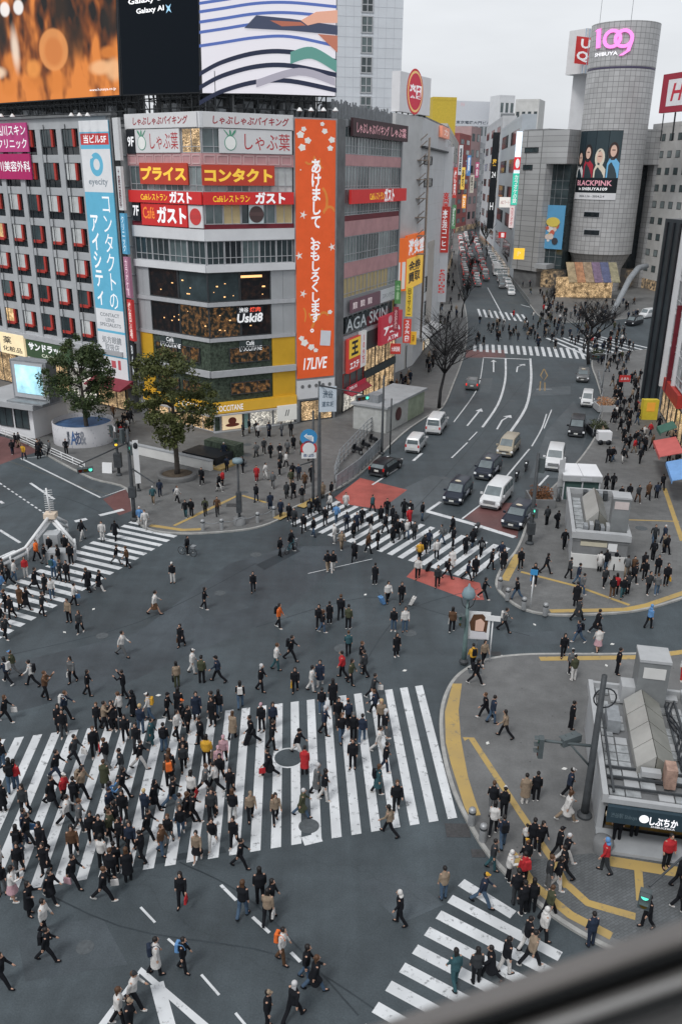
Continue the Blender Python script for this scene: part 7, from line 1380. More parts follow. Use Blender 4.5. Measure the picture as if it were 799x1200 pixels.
def mid_entrance(o, f, W_, D_, zr):
    part('roof', M_CONC_D, o, lambda q: f.box(q, 0, W_, zr-.25, zr, -D_, 0)); part('roof_edge', M_WRAIL, o, lambda q: [f.box(q, -.12, .15, zr+.001, zr+.5, -D_, .1), f.box(q, W_-.15, W_+.12, zr+.001, zr+.5, -D_, .1), f.box(q, .15, W_-.15, zr+.001, zr+.5, -D_, -D_+.25), f.box(q, .15, W_-.15, zr+.001, zr+.55, -.4, .1)])
    part('front_wall', M_CONC_D, o, lambda q: f.box(q, .05, W_-.05, PZ, zr-.26, -.4, -.05)); part('front_panel', mat('panel_cream', (.45, .42, .33), .6, .1), o, lambda q: f.box(q, .6, W_*.62, 1.9, 2.7, -.05, .0)); part('notice', WHP, o, lambda q: f.box(q, W_*.64, W_*.8, 1.6, 2.3, -.045, .0)); part('plinth', M_OFFW, o, lambda q: f.box(q, .0, W_, PZ+.001, 1.2, -.3, .06))
    part('side_wall', M_GREYP, o, lambda q: f.box(q, .02, .3, PZ, zr-.26, -D_+.05, -.41)); part('side_wall', M_GREYP, o, lambda q: f.box(q, W_-.3, W_-.02, PZ, zr-.26, -D_+.05, -.41)); part('back_beam', M_GREYP, o, lambda q: f.box(q, .31, W_-.31, zr-.8, zr-.26, -D_+.05, -D_+.3))
    r0, r1 = W_*.26, W_*.66; rm_ = W_*.47
    part('roof_light', M_GLASSROOF2, o, lambda q: q.hexa([f.p(r0, zr+.02, -D_*.24), f.p(rm_, zr+.02, -D_*.24), f.p(rm_, zr+.02, -D_*.78), f.p(r0, zr+.02, -D_*.78), f.p(r0, zr+.5, -D_*.24), f.p(rm_, zr+1.4, -D_*.24), f.p(rm_, zr+1.4, -D_*.78), f.p(r0, zr+.5, -D_*.78)])); part('roof_light', M_GLASSROOF, o, lambda q: q.hexa([f.p(rm_+.04, zr+.02, -D_*.24), f.p(r1, zr+.02, -D_*.24), f.p(r1, zr+.02, -D_*.78), f.p(rm_+.04, zr+.02, -D_*.78), f.p(rm_+.04, zr+1.38, -D_*.24), f.p(r1, zr+.5, -D_*.24), f.p(r1, zr+.5, -D_*.78), f.p(rm_+.04, zr+1.38, -D_*.78)]))
    for k in range(9): part('roof_panel', M_PLATE, o, lambda q: f.box(q, .3, W_*.23, zr+.05, zr+.16, -.9-(k+.85)*D_*.085, -.9-k*D_*.085))
    part('vent_shaft', mat('shaft_grey', (.17, .18, .185), .5, .2, .6), o, lambda q: f.box(q, W_*.66, W_*.97, zr, zr+3.0, -2.3, -1.0)); part('shaft_cap', M_WRAIL, o, lambda q: f.box(q, W_*.65, W_*.98, zr+3.001, zr+3.15, -2.35, -.95)); part('shaft_grille', mat('grille_pinkish', (.5, .44, .43), .6, .1), o, lambda q: f.box(q, W_*.69, W_*.94, zr+2.2, zr+2.8, -.999, -.96))
    for k in range(5): part('air_unit', [M_STEELG, M_WRAIL, M_STEEL][k % 3], o, lambda q: f.box(q, W_*(.2+.1*k), W_*(.27+.1*k), zr+.1, zr+.6+.15*(k % 3), -D_*.18, -D_*.1))
    for k in range(5): part('air_unit', [M_STEEL, M_STEELG][k % 2], o, lambda q: f.box(q, W_*(.3+.1*k), W_*(.38+.1*k), zr+.1, zr+.7, -D_*.92, -D_*.84))
entrance('farther station stair entrance with raised glazed ridge, beside the glass lift', (667, 663), (732, 669), (665, 607), 2.5, mid_entrance)
A, B = G(657, 590, PZ), G(700, 592, PZ); f = Face(A, (B[0]-A[0], B[1]-A[1])); L_ = math.hypot(B[0]-A[0], B[1]-A[1]); o = thing('lift_house', 'green glass lift box with a pale two panel roof behind the farther entrance', 'lift', (A[0], A[1], PZ)); zt_ = hgt(A, 557, 659)
part('glass_wall', mat('lift_glass', (.05, .085, .08), .1, .3, .6), o, lambda q: f.box(q, .1, L_-.1, .5, zt_-.5, -3.2, -.1)); part('plinth', M_CONC_D, o, lambda q: f.box(q, 0, L_, PZ, .5, -3.3, 0)); part('post', M_MULL, o, lambda q: [f.box(q, a, a+.12, .5, zt_-.5, -.12, .0) for a in (0, L_/2, L_-.12)]); part('fascia', M_WRAIL, o, lambda q: f.box(q, -.1, L_+.1, zt_-.5, zt_-.02, -3.4, .1)); [part('roof_panel', M_WHITEWALL, o, lambda q: f.box(q, -.1+k*(L_+.2)/2+.02, -.1+(k+1)*(L_+.2)/2-.02, zt_, zt_+.1, -3.4, .1)) for k in (0, 1)]; part('lettering_band', M_MULL, o, lambda q: f.box(q, L_*.45, L_*.75, zt_-.42, zt_-.15, .101, .13))
# white and grey kerbside building with flat roof by the bicycle yard
A, B = G(452, 508, PZ), G(497, 483, PZ); f = Face(A, (B[0]-A[0], B[1]-A[1])); L_ = math.hypot(B[0]-A[0], B[1]-A[1]); o = thing('stair_house', 'long grey flat roofed shelter along the left kerb beside the white vans', 'shelter', (A[0], A[1], PZ)); part('roof', M_CONC, o, lambda q: f.box(q, -.2, L_+.2, 3.0, 3.25, -4.6, .2)); part('wall', mat('shelter_wall', (.4, .41, .4), .6, .15), o, lambda q: f.box(q, 0, L_*.55, PZ, 3.0, -4.3, -.05)); part('glass_wall', mat('shelter_glass', (.28, .33, .24), .2, .3, .6), o, lambda q: f.box(q, L_*.56, L_, PZ, 2.9, -4.3, -.1)); part('air_unit', M_STEELG, o, lambda q: f.box(q, 1, 2.6, 3.26, 4.2, -3, -1.6)); part('round_poster', mat('poster_dark', (.08, .03, .03), .5, .3, 2), o, lambda q: f.disc(q, L_*.3, 1.7, .8, .8, .0, None, 20, .03))
# the window ledge of the viewing gallery the picture is taken from
wl_ = thing('window_ledge', 'blurred dark and grey window ledge sloping across the lower right corner', 'ledge', (0, 0, H-.5))
def camp(px, py, dist):
    d = ray(px, py); l = math.sqrt(sum(v*v for v in d)); return Vector((d[0]*dist/l, d[1]*dist/l, H+d[2]*dist/l))
def ledge(nm, m, a0, a1, b0, b1, th):
    "beam whose upper outline runs a0-a1 and lower outline b0-b1 (photograph points)"
    A0_, A1_, B0_, B1_ = camp(*a0, .62), camp(*a1, .62), camp(*b0, .5), camp(*b1, .5); dn = Vector((0, 0, -th))
    part(nm, m, wl_, lambda q: q.hexa([B0_+dn, B1_+dn, A1_+dn, A0_+dn, B0_, B1_, A1_, A0_]))
def lg(nm, m, o0, o1, th): ledge(nm, m, (350, 1232+o0), (1000, 1009+o0), (350, 1232+o1), (1000, 1009+o1), th)
M_SILL = mat('ledge_sill', (.4, .395, .39), .45, .12, 4); M_LBL = mat('ledge_black', (.008, .009, .01), .6, .1, 4)
lg('outer_rail', mat('ledge_grey', (.2, .188, .18), .5, .2, 4), 0, 20, .006); lg('seal', M_LBL, 21, 31, .008); lg('sill', M_SILL, 32, 68, .01); lg('seal', M_LBL, 67, 80, .012); lg('inner_sill', M_SILL, 81, 520, .014)
# ------------------------------------------------------------------ vehicles (front towards +Y)
def paintm(n, c): return mat('car_paint_'+n, c, .28, .06, 2, metal=.15)
CARP = {'white': paintm('white', (.62, .63, .64)), 'black': paintm('black', (.016, .018, .022)), 'navy': paintm('navy', (.02, .026, .04)), 'silver': paintm('silver', (.3, .31, .32)), 'beige': paintm('beige', (.36, .32, .25)), 'grey': paintm('grey', (.12, .125, .13)), 'red': paintm('red', (.3, .03, .03))}
M_TYRE = mat('tyre', (.018, .018, .02), .85, .2, 6); M_RIM = mat('rim', (.3, .31, .32), .35, .1, 4, metal=.5); M_CGL = mat('car_glass', (.11, .135, .145), .06, .3, 1, spec=.7)  # car glass colour lifted: the sky's reflection is painted into it
M_HEAD = mat('headlight', (.7, .72, .74), .15, .05, 3, emit=.15); M_TAIL = mat('taillight', (.35, .012, .01), .25, .05, 3, emit=.25); M_BRAKE = mat('taillight_on', (.6, .015, .01), .25, .05, 3, emit=1.3); M_PLATE2 = mat('number_plate', (.6, .61, .58), .5, .05, 3)
def car(name, label, cat, L_, W_, Hh, hood, ws, rear, belt, col, taxi=False, grille=False, full=True, brake=False):
    o = thing(name, label, cat); P = CARP[col]; y0, y1 = -L_/2, L_/2; low = .2; hz = belt+.02
    prof = [(y0, .75, 0), (y0+.03, belt+.05, 0), (y0+.06+rear*.5, Hh-.18, 1), (y0+.16+rear, Hh-.03, 1), (y0+L_*.5, Hh, 1), (y1-hood-ws, Hh-.06, 1), (y1-hood, hz+.06, 0), (y1-.12, hz-.08 if hood > .4 else hz-.02, 0), (y1-.02, .7, 0), (y1, .5, 0)]
    def ring(y, top, g):
        bz = min(belt, top-.08); wt = W_*(.41 if g else .44); e = .9 if (y < y0+.02 or y > y1-.05) else 1
        h = [(W_*.44*e, low), (W_*.5*e, .42), (W_*.495*e, bz), (wt*e, top-.05), (wt*e-.14, top)]
        return [(x, y, z) for x, z in h]+[(-x, y, z) for x, z in reversed(h)]
    mb = MB(); vs = []; fs = []
    for p in prof: vs += ring(*p)
    for i in range(len(prof)-1):
        for k in range(10): fs.append((i*10+k, (i+1)*10+k, (i+1)*10+(k+1) % 10, i*10+(k+1) % 10))
    fs += [tuple(range(9, -1, -1))[::-1], tuple(range((len(prof)-1)*10, len(prof)*10))[::-1]]
    mb.add(vs, fs, P); b = mb.build('body', P, o, bevel=.035)
    for p in b.data.polygons: p.use_smooth = True
    b.modifiers['bevel'].angle_limit = rad(25)
    def sec(y):
        for a, c in zip(prof[:-1], prof[1:]):
            if a[0] <= y <= c[0]: t = (y-a[0])/(c[0]-a[0]); A, B = ring(*a), ring(*c); return [tuple(A[i][j]+(B[i][j]-A[i][j])*t for j in range(3)) for i in range(5)]
    gs_ = MB(); ya, yb = y0+.16+rear*.8, y1-hood-ws*.45
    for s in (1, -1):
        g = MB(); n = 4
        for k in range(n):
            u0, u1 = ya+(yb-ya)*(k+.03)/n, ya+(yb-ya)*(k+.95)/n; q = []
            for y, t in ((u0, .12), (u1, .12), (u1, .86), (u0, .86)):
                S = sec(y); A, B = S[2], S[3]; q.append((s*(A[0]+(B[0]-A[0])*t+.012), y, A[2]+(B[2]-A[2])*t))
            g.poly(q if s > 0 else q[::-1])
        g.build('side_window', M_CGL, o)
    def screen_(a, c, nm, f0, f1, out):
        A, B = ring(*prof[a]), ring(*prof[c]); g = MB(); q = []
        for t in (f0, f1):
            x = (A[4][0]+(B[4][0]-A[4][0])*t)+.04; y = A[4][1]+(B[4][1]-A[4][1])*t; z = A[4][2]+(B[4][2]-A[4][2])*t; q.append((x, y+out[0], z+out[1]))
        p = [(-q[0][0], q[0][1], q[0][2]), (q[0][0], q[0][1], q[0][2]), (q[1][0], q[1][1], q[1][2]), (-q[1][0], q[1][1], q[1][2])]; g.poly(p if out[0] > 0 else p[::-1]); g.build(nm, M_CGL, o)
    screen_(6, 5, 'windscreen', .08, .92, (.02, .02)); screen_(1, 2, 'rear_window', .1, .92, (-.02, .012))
    for s in (1, -1):
        part('headlight', M_HEAD, o, lambda q: q.box(s*W_*.44-.17, s*W_*.44+.05, y1-.10, y1+.004, .62, .8)); part('taillight', M_BRAKE if brake else M_TAIL, o, lambda q: q.box(s*W_*.43-.09, s*W_*.43+.07, y0-.012, y0+.1, .72, 1.02))
    if not full: return o
    for s in (1, -1):
        for y in (y0+.75, y1-.82):
            w_ = part('wheel', M_TYRE, o, lambda q: q.tube([(s*(W_/2-.2), y, .32), (s*(W_/2+.012), y, .32)], .32, 18)); part('rim', M_RIM, w_, lambda q: q.tube([(s*(W_/2-.05), y, .32), (s*(W_/2+.02), y, .32)], .2, 12))
        part('mirror', P, o, lambda q: q.box(s*(W_/2+.02)-.02, s*(W_/2+.02)+s*.2+.02, yb-.05, yb+.08, belt+.02, belt+.2))
    part('number_plate', M_PLATE2, o, lambda q: q.box(-.22, .22, y1-.01, y1+.015, .42, .58)); part('number_plate', M_PLATE2, o, lambda q: q.box(-.22, .22, y0-.03, y0+.002, .62, .8)); part('bumper', M_STEEL, o, lambda q: [q.box(-W_*.42, W_*.42, y1-.05, y1+.02, .22, .4), q.box(-W_*.42, W_*.42, y0-.02, y0+.05, .22, .4)])
    part('grille', M_RIM if grille else M_STEEL, o, lambda q: [q.box(-W_*.3, W_*.3, y1-.03, y1+.012, .6+.09*k, .66+.09*k) for k in range(4 if grille else 2)])
    if taxi: part('roof_sign', mat('taxi_lamp', (.5, .45, .35), .4, .1, 1, emit=.2), o, lambda q: q.ell((0, y1-hood-ws-.35, Hh+.06), (.3, .1, .1))); part('side_panel', mat('taxi_panel', (.5, .52, .56), .5, .3, 2), o, lambda q: [q.box(s*W_*.5-.01, s*W_*.5+.012, -.7, .5, .55, .9) for s in (1, -1)])
    return o
def put(o, px, py, fx, fy, label=None, z=0.0):
    "stand the vehicle on the ground at a photograph point, pointing at another"
    a, b = G(px, py), G(fx, fy); o.location = (a[0], a[1], z); o.rotation_euler = (0, 0, math.atan2(b[1]-a[1], b[0]-a[0])-PI/2)
    if label: o['label'] = label
    return o
put(car('van', 'white tall delivery van seen from behind, farther of the two on the left', 'van', 4.7, 1.8, 2.05, .35, .75, .05, 1.05, 'white'), 511, 504, 527, 481)
put(car('van', 'small white van seen from behind, nearer of the two on the left', 'van', 3.9, 1.6, 1.75, .4, .6, .05, .98, 'white'), 487, 526, 504, 504)
put(car('car', 'black sedan parked by the railing left of the red lane', 'car', 4.6, 1.78, 1.45, 1.15, .8, .75, .9, 'black'), 452, 552, 470, 540)
put(car('car', 'dark hatchback seen from behind, driving away toward the far crossing', 'car', 4.2, 1.75, 1.52, .95, .75, .25, .92, 'grey', brake=True), 553, 454, 557, 436)
tx = put(car('taxi', 'black taxi at the front of the queue, nearest the stop line', 'taxi', 4.4, 1.7, 1.75, .8, .8, .12, .98, 'navy', taxi=True), 536, 584, 522, 600)
t2 = copy_tree(tx); put(t2, 571, 556, 556, 571, 'black taxi behind the first one, second in the left lane')
put(car('minivan', 'white minivan with a large chrome grille between two black cars', 'minivan', 4.95, 1.85, 1.92, .75, .85, .08, 1.05, 'white', grille=True), 581, 588, 565, 606)
put(car('car', 'black car with a low roof beside the white minivan at the stop line', 'car', 4.6, 1.78, 1.55, .95, .8, .3, .95, 'navy', taxi=True), 607, 611, 593, 626)
put(car('minivan', 'beige boxy minivan third in the left lane, behind the taxis', 'minivan', 4.3, 1.7, 1.85, .6, .7, .06, 1.0, 'beige'), 595, 530, 582, 545)
put(car('truck', 'white truck like wagon with a raised roof box beside the lift house', 'truck', 4.8, 1.85, 1.95, 1.1, .6, .06, 1.08, 'white', grille=True), 649, 545, 645, 560)
put(car('van', 'black van with a glossy windscreen on the right kerb, below the white one', 'van', 4.6, 1.8, 1.85, .75, .8, .1, 1.02, 'black'), 675, 507, 671, 523)
put(car('van', 'white small van facing forward on the right kerb between two dark cars', 'van', 3.6, 1.5, 1.85, .3, .55, .06, 1.0, 'white'), 687, 474, 684, 488)
put(car('taxi', 'dark silver taxi on the right kerb, uppermost of the parked row', 'taxi', 4.4, 1.7, 1.6, .9, .75, .3, .95, 'grey', taxi=True), 682, 445, 680, 456)
put(car('van', 'black van crossing in front of the cylinder tower', 'van', 4.6, 1.8, 1.9, .6, .7, .08, 1.02, 'black', full=False), 742, 381, 720, 386)
put(car('van', 'white van behind the black one by the cylinder tower', 'van', 4.4, 1.75, 1.95, .45, .7, .06, 1.02, 'white', full=False), 758, 372, 740, 375)
# queues in the far street
far_p = {c: car('car', '', 'car', 4.4, 1.75, 1.55, .9, .75, .3, .95, c, full=False, brake=True) for c in ('black', 'white', 'silver', 'red', 'grey')}
ORD = 'first second third fourth fifth sixth seventh eighth ninth tenth eleventh twelfth thirteenth fourteenth fifteenth sixteenth seventeenth eighteenth nineteenth twentieth'.split()+['twenty-'+w for w in 'first second third fourth fifth sixth seventh eighth ninth'.split()]+['thirtieth', 'thirty-first', 'thirty-second', 'thirty-third', 'thirty-fourth', 'thirty-fifth']
rq = random.Random(6)
for (a, b, what, sgn) in [((548, 340), (538, 275), 'kerb lane queue on the far left', 1), ((560, 338), (543, 266), 'lane queue second from the left kerb', 1), ((571, 332), (552, 264), 'lane queue third from the left kerb', 1), ((590, 341), (562, 264), 'oncoming lane of the far street', -1), ((601, 352), (571, 272), 'outer oncoming lane of the far street', -1)]:
    A, B = G(*a), G(*b); d = Vector((B[0]-A[0], B[1]-A[1])); n = min(34, int(d.length/7.2)); d = d.normalized(); y = 0
    for k in range(n):
        c = rq.choice(['black', 'white', 'silver', 'grey', 'white', 'black', 'red', 'silver'] if sgn > 0 else ['white', 'silver', 'grey', 'white']); o = copy_tree(far_p[c]); y += rq.uniform(5.6, 7.6) if sgn > 0 else rq.uniform(6, 11)
        o.location = (A[0]+d.x*y+rq.uniform(-.3, .3), A[1]+d.y*y, 0); o.rotation_euler = (0, 0, math.atan2(d.y, d.x)-PI/2+(0 if sgn > 0 else PI)); o['group'] = 'cars queueing in the far street'; o['label'] = '%s car, %s from the front in the %s' % (c, ORD[k], what)
for o in far_p.values():
    for ch in list(o.children): bpy.data.objects.remove(ch)
    bpy.data.objects.remove(o)
bt_ = thing('truck', 'white box truck facing forward in the far street by the right barrier', 'truck')
part('cab', CARP['white'], bt_, lambda q: q.hexa([(-1, 2.2, .4), (1, 2.2, .4), (1, 3.6, .4), (-1, 3.6, .4), (-1, 2.2, 2.4), (1, 2.2, 2.4), (.95, 3.3, 2.4), (-.95, 3.3, 2.4)])); part('windscreen', M_CGL, bt_, lambda q: q.quad((.9, 3.55, 1.35), (-.9, 3.55, 1.35), (-.88, 3.36, 2.2), (.88, 3.36, 2.2))); part('cargo_box', CARP['white'], bt_, lambda q: q.box(-1.1, 1.1, -3.4, 2.15, .7, 3.2)); [part('headlight', M_HEAD, bt_, lambda q: q.box(s*.8-.15, s*.8+.15, 3.55, 3.62, .7, .95)) for s in (1, -1)]; [part('wheel', M_TYRE, bt_, lambda q: q.tube([(s*.8, y, .42), (s*1.08, y, .42)], .42, 14)) for s in (1, -1) for y in (2.7, -2.2)]
put(bt_, 581, 322, 590, 341)
# motorbikes and bicycles
def twowheel(name, label, cat, motor, col):
    o = thing(name, label, cat); r = .28 if motor else .33; wb = .62 if motor else .52
    for y in (wb, -wb):
        w_ = part('wheel', M_TYRE, o, lambda q: q.tube([((r-.02)*0+.0, y+r*math.cos(t*PI/10), r+r*math.sin(t*PI/10)) for t in range(21)], .05 if motor else .022, 6)); part('spokes', M_RIM, w_, lambda q: q.tube([(-.03, y, r), (.03, y, r)], r*(.8 if motor else .2), 14))
    if motor:
        part('body', col, o, lambda q: [q.hexa([(-.16, -.75, .5), (.16, -.75, .5), (.16, .1, .42), (-.16, .1, .42), (-.14, -.8, .74), (.14, -.8, .74), (.14, .1, .7), (-.14, .1, .7)]), q.hexa([(-.2, .4, .4), (.2, .4, .4), (.16, .66, .5), (-.16, .66, .5), (-.17, .36, .98), (.17, .36, .98), (.1, .52, 1.0), (-.1, .52, 1.0)]), q.box(-.15, .15, .1, .42, .34, .42)]); part('seat', M_BLACK, o, lambda q: q.box(-.13, .13, -.72, .08, .745, .82)); part('headlight', M_HEAD, o, lambda q: q.ell((0, .58, .86), (.1, .06, .09)))
    else:
        part('frame', col, o, lambda q: [q.tube(p, .022, 6) for p in ([(0, -wb, r), (0, -.05, .3), (0, .34, .78), (0, -.18, .72), (0, -wb, r)], [(0, -.05, .3), (0, -.2, .86)], [(0, wb, r), (0, .34, .95)])]); part('seat', M_BLACK, o, lambda q: q.ell((0, -.2, .88), (.09, .14, .04))); part('basket', M_STEELG, o, lambda q: q.hexa([(-.14, .45, .72), (.14, .45, .72), (.14, .7, .72), (-.14, .7, .72), (-.18, .42, .95), (.18, .42, .95), (.18, .76, .95), (-.18, .76, .95)]))
    part('handlebar', M_STEEL, o, lambda q: q.tube([(-.3, .28, 1.0), (-.1, .36, 1.02), (.1, .36, 1.02), (.3, .28, 1.0)], .02, 6)); return o
BK_ = twowheel('motorbike', 'black scooter at the stop line in front of the white minivan', 'motorbike', True, CARP['black'])
MB_L = [(558, 626, 552, 640, None), (605, 562, 600, 574, 'black scooter behind the white minivan, nearer of two'), (616, 550, 612, 561, 'black scooter behind the white minivan, farther of two'), (418, 533, 405, 528, 'parked motorbike at the left end of the bicycle yard'), (428, 528, 415, 522, 'parked motorbike in the middle of the bicycle yard'), (437, 521, 425, 515, 'parked motorbike at the right end of the bicycle yard')]
for k, q in enumerate(MB_L): o = BK_ if k == 0 else copy_tree(BK_); put(o, *q[:4], q[4], PZ if k > 2 else 0)
bc = twowheel('bicycle', 'dark bicycle ridden left to right past the left crossing', 'bicycle', False, CARP['black']); put(bc, 220, 651, 235, 654)
b2 = copy_tree(bc); put(b2, 341, 647, 352, 640, 'blue green bicycle ridden by the rider with a white cap')
b2m = mat('bike_teal', (.05, .18, .22), .4, .1)
for ch in b2.children:
    if ch.name.startswith('frame'): ch.data = ch.data.copy(); ch.data.materials[0] = b2m
# ------------------------------------------------------------------ people (front towards +Y, 1.70 m tall)
def remesh(mb, name, vox, sm=3):
    me = mb.mesh(name, None); o = bpy.data.objects.new('tmp', me); COL.objects.link(o)
    r = o.modifiers.new('r', 'REMESH'); r.mode = 'VOXEL'; r.voxel_size = vox; r.use_smooth_shade = True
    if sm: s = o.modifiers.new('s', 'SMOOTH'); s.iterations = sm; s.factor = .5
    dg = bpy.context.evaluated_depsgraph_get(); out = bpy.data.meshes.new_from_object(o.evaluated_get(dg)); out.name = name; bpy.data.objects.remove(o); bpy.data.meshes.remove(me)
    out.materials.clear(); out.materials.append(None); return out
def rings(mb, rs, n=14):
    "closed loft of ellipses (centre, rx, ry)"
    vs = []; fs = []
    for c, rx, ry in rs:
        for k in range(n): a = 2*PI*k/n; vs.append((c[0]+rx*math.cos(a), c[1]+ry*math.sin(a), c[2]))
    for i in range(len(rs)-1):
        for k in range(n): fs.append((i*n+k, i*n+(k+1) % n, (i+1)*n+(k+1) % n, (i+1)*n+k))
    fs += [tuple(range(n-1, -1, -1)), tuple(range((len(rs)-1)*n, len(rs)*n))]; mb.add(vs, fs)
S_, C_ = lambda a: math.sin(rad(a)), lambda a: math.cos(rad(a))
def joints(legs, arms, lean=4, hip=None):
    "legs: (thigh, knee bend) right,left; arms: (raise fwd, elbow bend, outward) right,left"
    J = {}
    for s, k, (t, b) in ((1, 'r', legs[0]), (-1, 'l', legs[1])):
        h = Vector((s*.095, 0, 0)); kn = h+Vector((s*.01, .43*S_(t), -.43*C_(t))); an = kn+Vector((0, .41*S_(t-b), -.41*C_(t-b))); J[k] = [h, kn, an, an+Vector((s*.02, .16*C_((t-b)*.8), -.05+.16*S_((t-b)*.8)))]
    zmin = min(J['r'][2].z, J['l'][2].z); H_ = Vector((0, 0, -zmin+.09)) if hip is None else Vector((0, 0, hip))
    for k in 'rl': J[k] = [p+H_ for p in J[k]]
    J['hip'] = H_; up = Vector((0, S_(lean), C_(lean))); J['waist'] = H_+up*.2; J['chest'] = H_+up*.40; J['neck'] = H_+up*.56; J['head'] = H_+up*.56+Vector((0, .035, .155))
    for s, k, (f, e, o) in ((1, 'R', arms[0]), (-1, 'L', arms[1])):
        sh = H_+up*.492+Vector((s*.168, 0, 0)); el = sh+Vector((s*S_(o), S_(f)*C_(o), -C_(f)*C_(o)))*.28; d2 = Vector((s*S_(o)*.3, S_(f+e), -C_(f+e))).normalized(); wr = el+d2*.25; J[k] = [sh, el, wr, wr+d2*.09]; J[k+'d'] = d2
    return J
POSES = {'w': joints(((26, 8), (-22, 22)), ((-24, 16, 8), (22, 30, 8)), 6), 'v': joints(((-22, 24), (26, 8)), ((24, 30, 8), (-22, 16, 8)), 6), 'm': joints(((11, 6), (-9, 22)), ((-8, 14, 8), (10, 20, 8))), 's': joints(((2, 2), (-2, 3)), ((2, 10, 8), (3, 12, 8)), 2), 'p': joints(((3, 3), (-3, 5)), ((22, 95, 12), (18, 88, 12)), 5), 'a': joints(((12, 6), (-10, 18)), ((58, 88, 14), (52, 95, 14)), 2), 'i': joints(((68, 70), (60, 62)), ((48, 22, 8), (48, 22, 8)), 14, .95)}
def hand(mb, J, K, s):
    w_, t = J[K][2], J[K][3]; d = J[K+'d']; side = Vector((s, 0, 0)); nrm = d.cross(side).normalized(); fw = d.cross(nrm).normalized(); 
    mb.tube([w_-d*.02, w_+d*.03, w_+d*.085], [.026, .036, .034], 7)
    for k, (o, l) in enumerate(((-.027, .062), (-.009, .075), (.009, .07), (.027, .052))):
        b = w_+d*.08+nrm*o; c = b+d*l*.55; mb.tube([b, c, c+d*l*.38-fw*.02], [.0095, .009, .007], 5)
    b = w_+d*.03+nrm*-.03; mb.tube([b, b+d*.035-nrm*.028, b+d*.07-nrm*.034], [.012, .011, .009], 5)
PRO = {}
def proto(key, J):
    D = {}; hp, ch, nk, hd = J['hip'], J['chest'], J['neck'], J['head']; b = MB()
    rings(b, [(hp+Vector((0, 0, -.07)), .10, .08), (hp+Vector((0, 0, .0)), .155, .11), (J['waist'], .13, .095), (ch, .165, .11), (nk-Vector((0, 0, .09)), .125, .08), (nk, .055, .055)])
    b.tube([nk-Vector((0, 0, .05)), nk+Vector((0, .01, .06)), hd], [.05, .05, .048], 9)
    b.ell(hd+Vector((0, 0, .02)), (.074, .095, .112)); b.ell(hd+Vector((0, .035, -.06)), (.05, .055, .05)); b.ell(hd+Vector((0, .105, -.012)), (.013, .022, .026))
    for s in (1, -1): b.ell(hd+Vector((s*.076, -.005, 0)), (.012, .022, .034))
    for k in 'rl':
        p = J[k]; b.tube([p[0]+Vector((0, 0, .05)), p[0]*.5+p[1]*.5, p[1], p[1]*.6+p[2]*.4, p[2]], [.082, .074, .054, .05, .032], 9); b.tube([p[2], p[3]+Vector((0, -.02, .01))], [.032, .02], 7)
    for k, s in (('R', 1), ('L', -1)):
        p = J[k]; b.tube([p[0], p[0]*.5+p[1]*.5, p[1], p[1]*.6+p[2]*.4, p[2]], [.042, .042, .036, .034, .026], 8); hand(b, J, k, s)
    me = remesh(b, 'person_'+key, .0095, 2); me.materials.append(M_FACEDARK)
    for q in me.polygons:
        c = q.center-hd
        if c.y > .055 and ((abs(abs(c.x)-.032) < .015 and abs(c.z-.022) < .009) or (abs(c.x) < .02 and abs(c.z+.052) < .005)): q.material_index = 1
    D['body'] = me
    t = MB(); rings(t, [(hp+Vector((0, 0, -.10)), .12, .10), (hp, .172, .125), (hp+Vector((0, .005, .12)), .155, .115)])
    for k in 'rl': p = J[k]; t.tube([p[0]+Vector((0, 0, .03)), p[0]*.5+p[1]*.5, p[1], p[2]+Vector((0, 0, -.02))], [.098, .09, .074, .066], 9)
    D['trousers'] = remesh(t, 'trousers_'+key, .02, 2)
    t = MB(); rings(t, [(hp+Vector((0, .0, -.42)), .27, .24), (hp+Vector((0, 0, -.2)), .22, .18), (hp, .178, .13), (hp+Vector((0, .005, .12)), .155, .115)]); 
    for k in 'rl': p = J[k]; t.tube([p[0]+Vector((0, 0, .03)), p[0]*.4+p[1]*.6], [.1, .115], 9)
    D['skirt'] = remesh(t, 'skirt_'+key, .022, 3)
    def arms_(t, g):
        for k in 'RL': p = J[k]; t.tube([p[0]+Vector((0, 0, -.012-g*.8)), p[0]*.55+p[1]*.45, p[1], p[2]*.96+p[1]*.04], [.054+g*.5, .06+g, .052+g, .044+g*.8], 8)
    tor = lambda g: [(hp+Vector((0, .0, .03)), .178+g, .135+g), (J['waist'], .17+g, .13+g), (ch-Vector((0, 0, .02)), .186+g, .14+g), (nk-Vector((0, 0, .09)), .15+g*.4, .108+g*.3), (nk-Vector((0, 0, .03)), .105, .09), (nk+Vector((0, .0, .0)), .085, .082), (nk+Vector((0, .005, .035)), .072, .072)]
    t = MB(); rings(t, [(hp+Vector((0, 0, -.08)), .175, .135)]+tor(.01)); arms_(t, 0); D['jacket'] = remesh(t, 'jacket_'+key, .019, 3)
    t = MB(); rings(t, [(hp+Vector((0, 0, -.09)), .19, .15)]+tor(.035)); arms_(t, .022); D['padded_jacket'] = remesh(t, 'padded_jacket_'+key, .022, 3)
    t = MB(); rings(t, [(hp+Vector((0, 0, -.48)), .24, .2), (hp+Vector((0, 0, -.2)), .205, .165)]+tor(.018)); arms_(t, .006)
    for k in 'rl': p = J[k]; t.tube([p[0]+Vector((0, 0, .0)), p[1]*.85+p[0]*.15], [.11, .125], 9)
    D['coat'] = remesh(t, 'coat_'+key, .021, 3)
    t = MB()
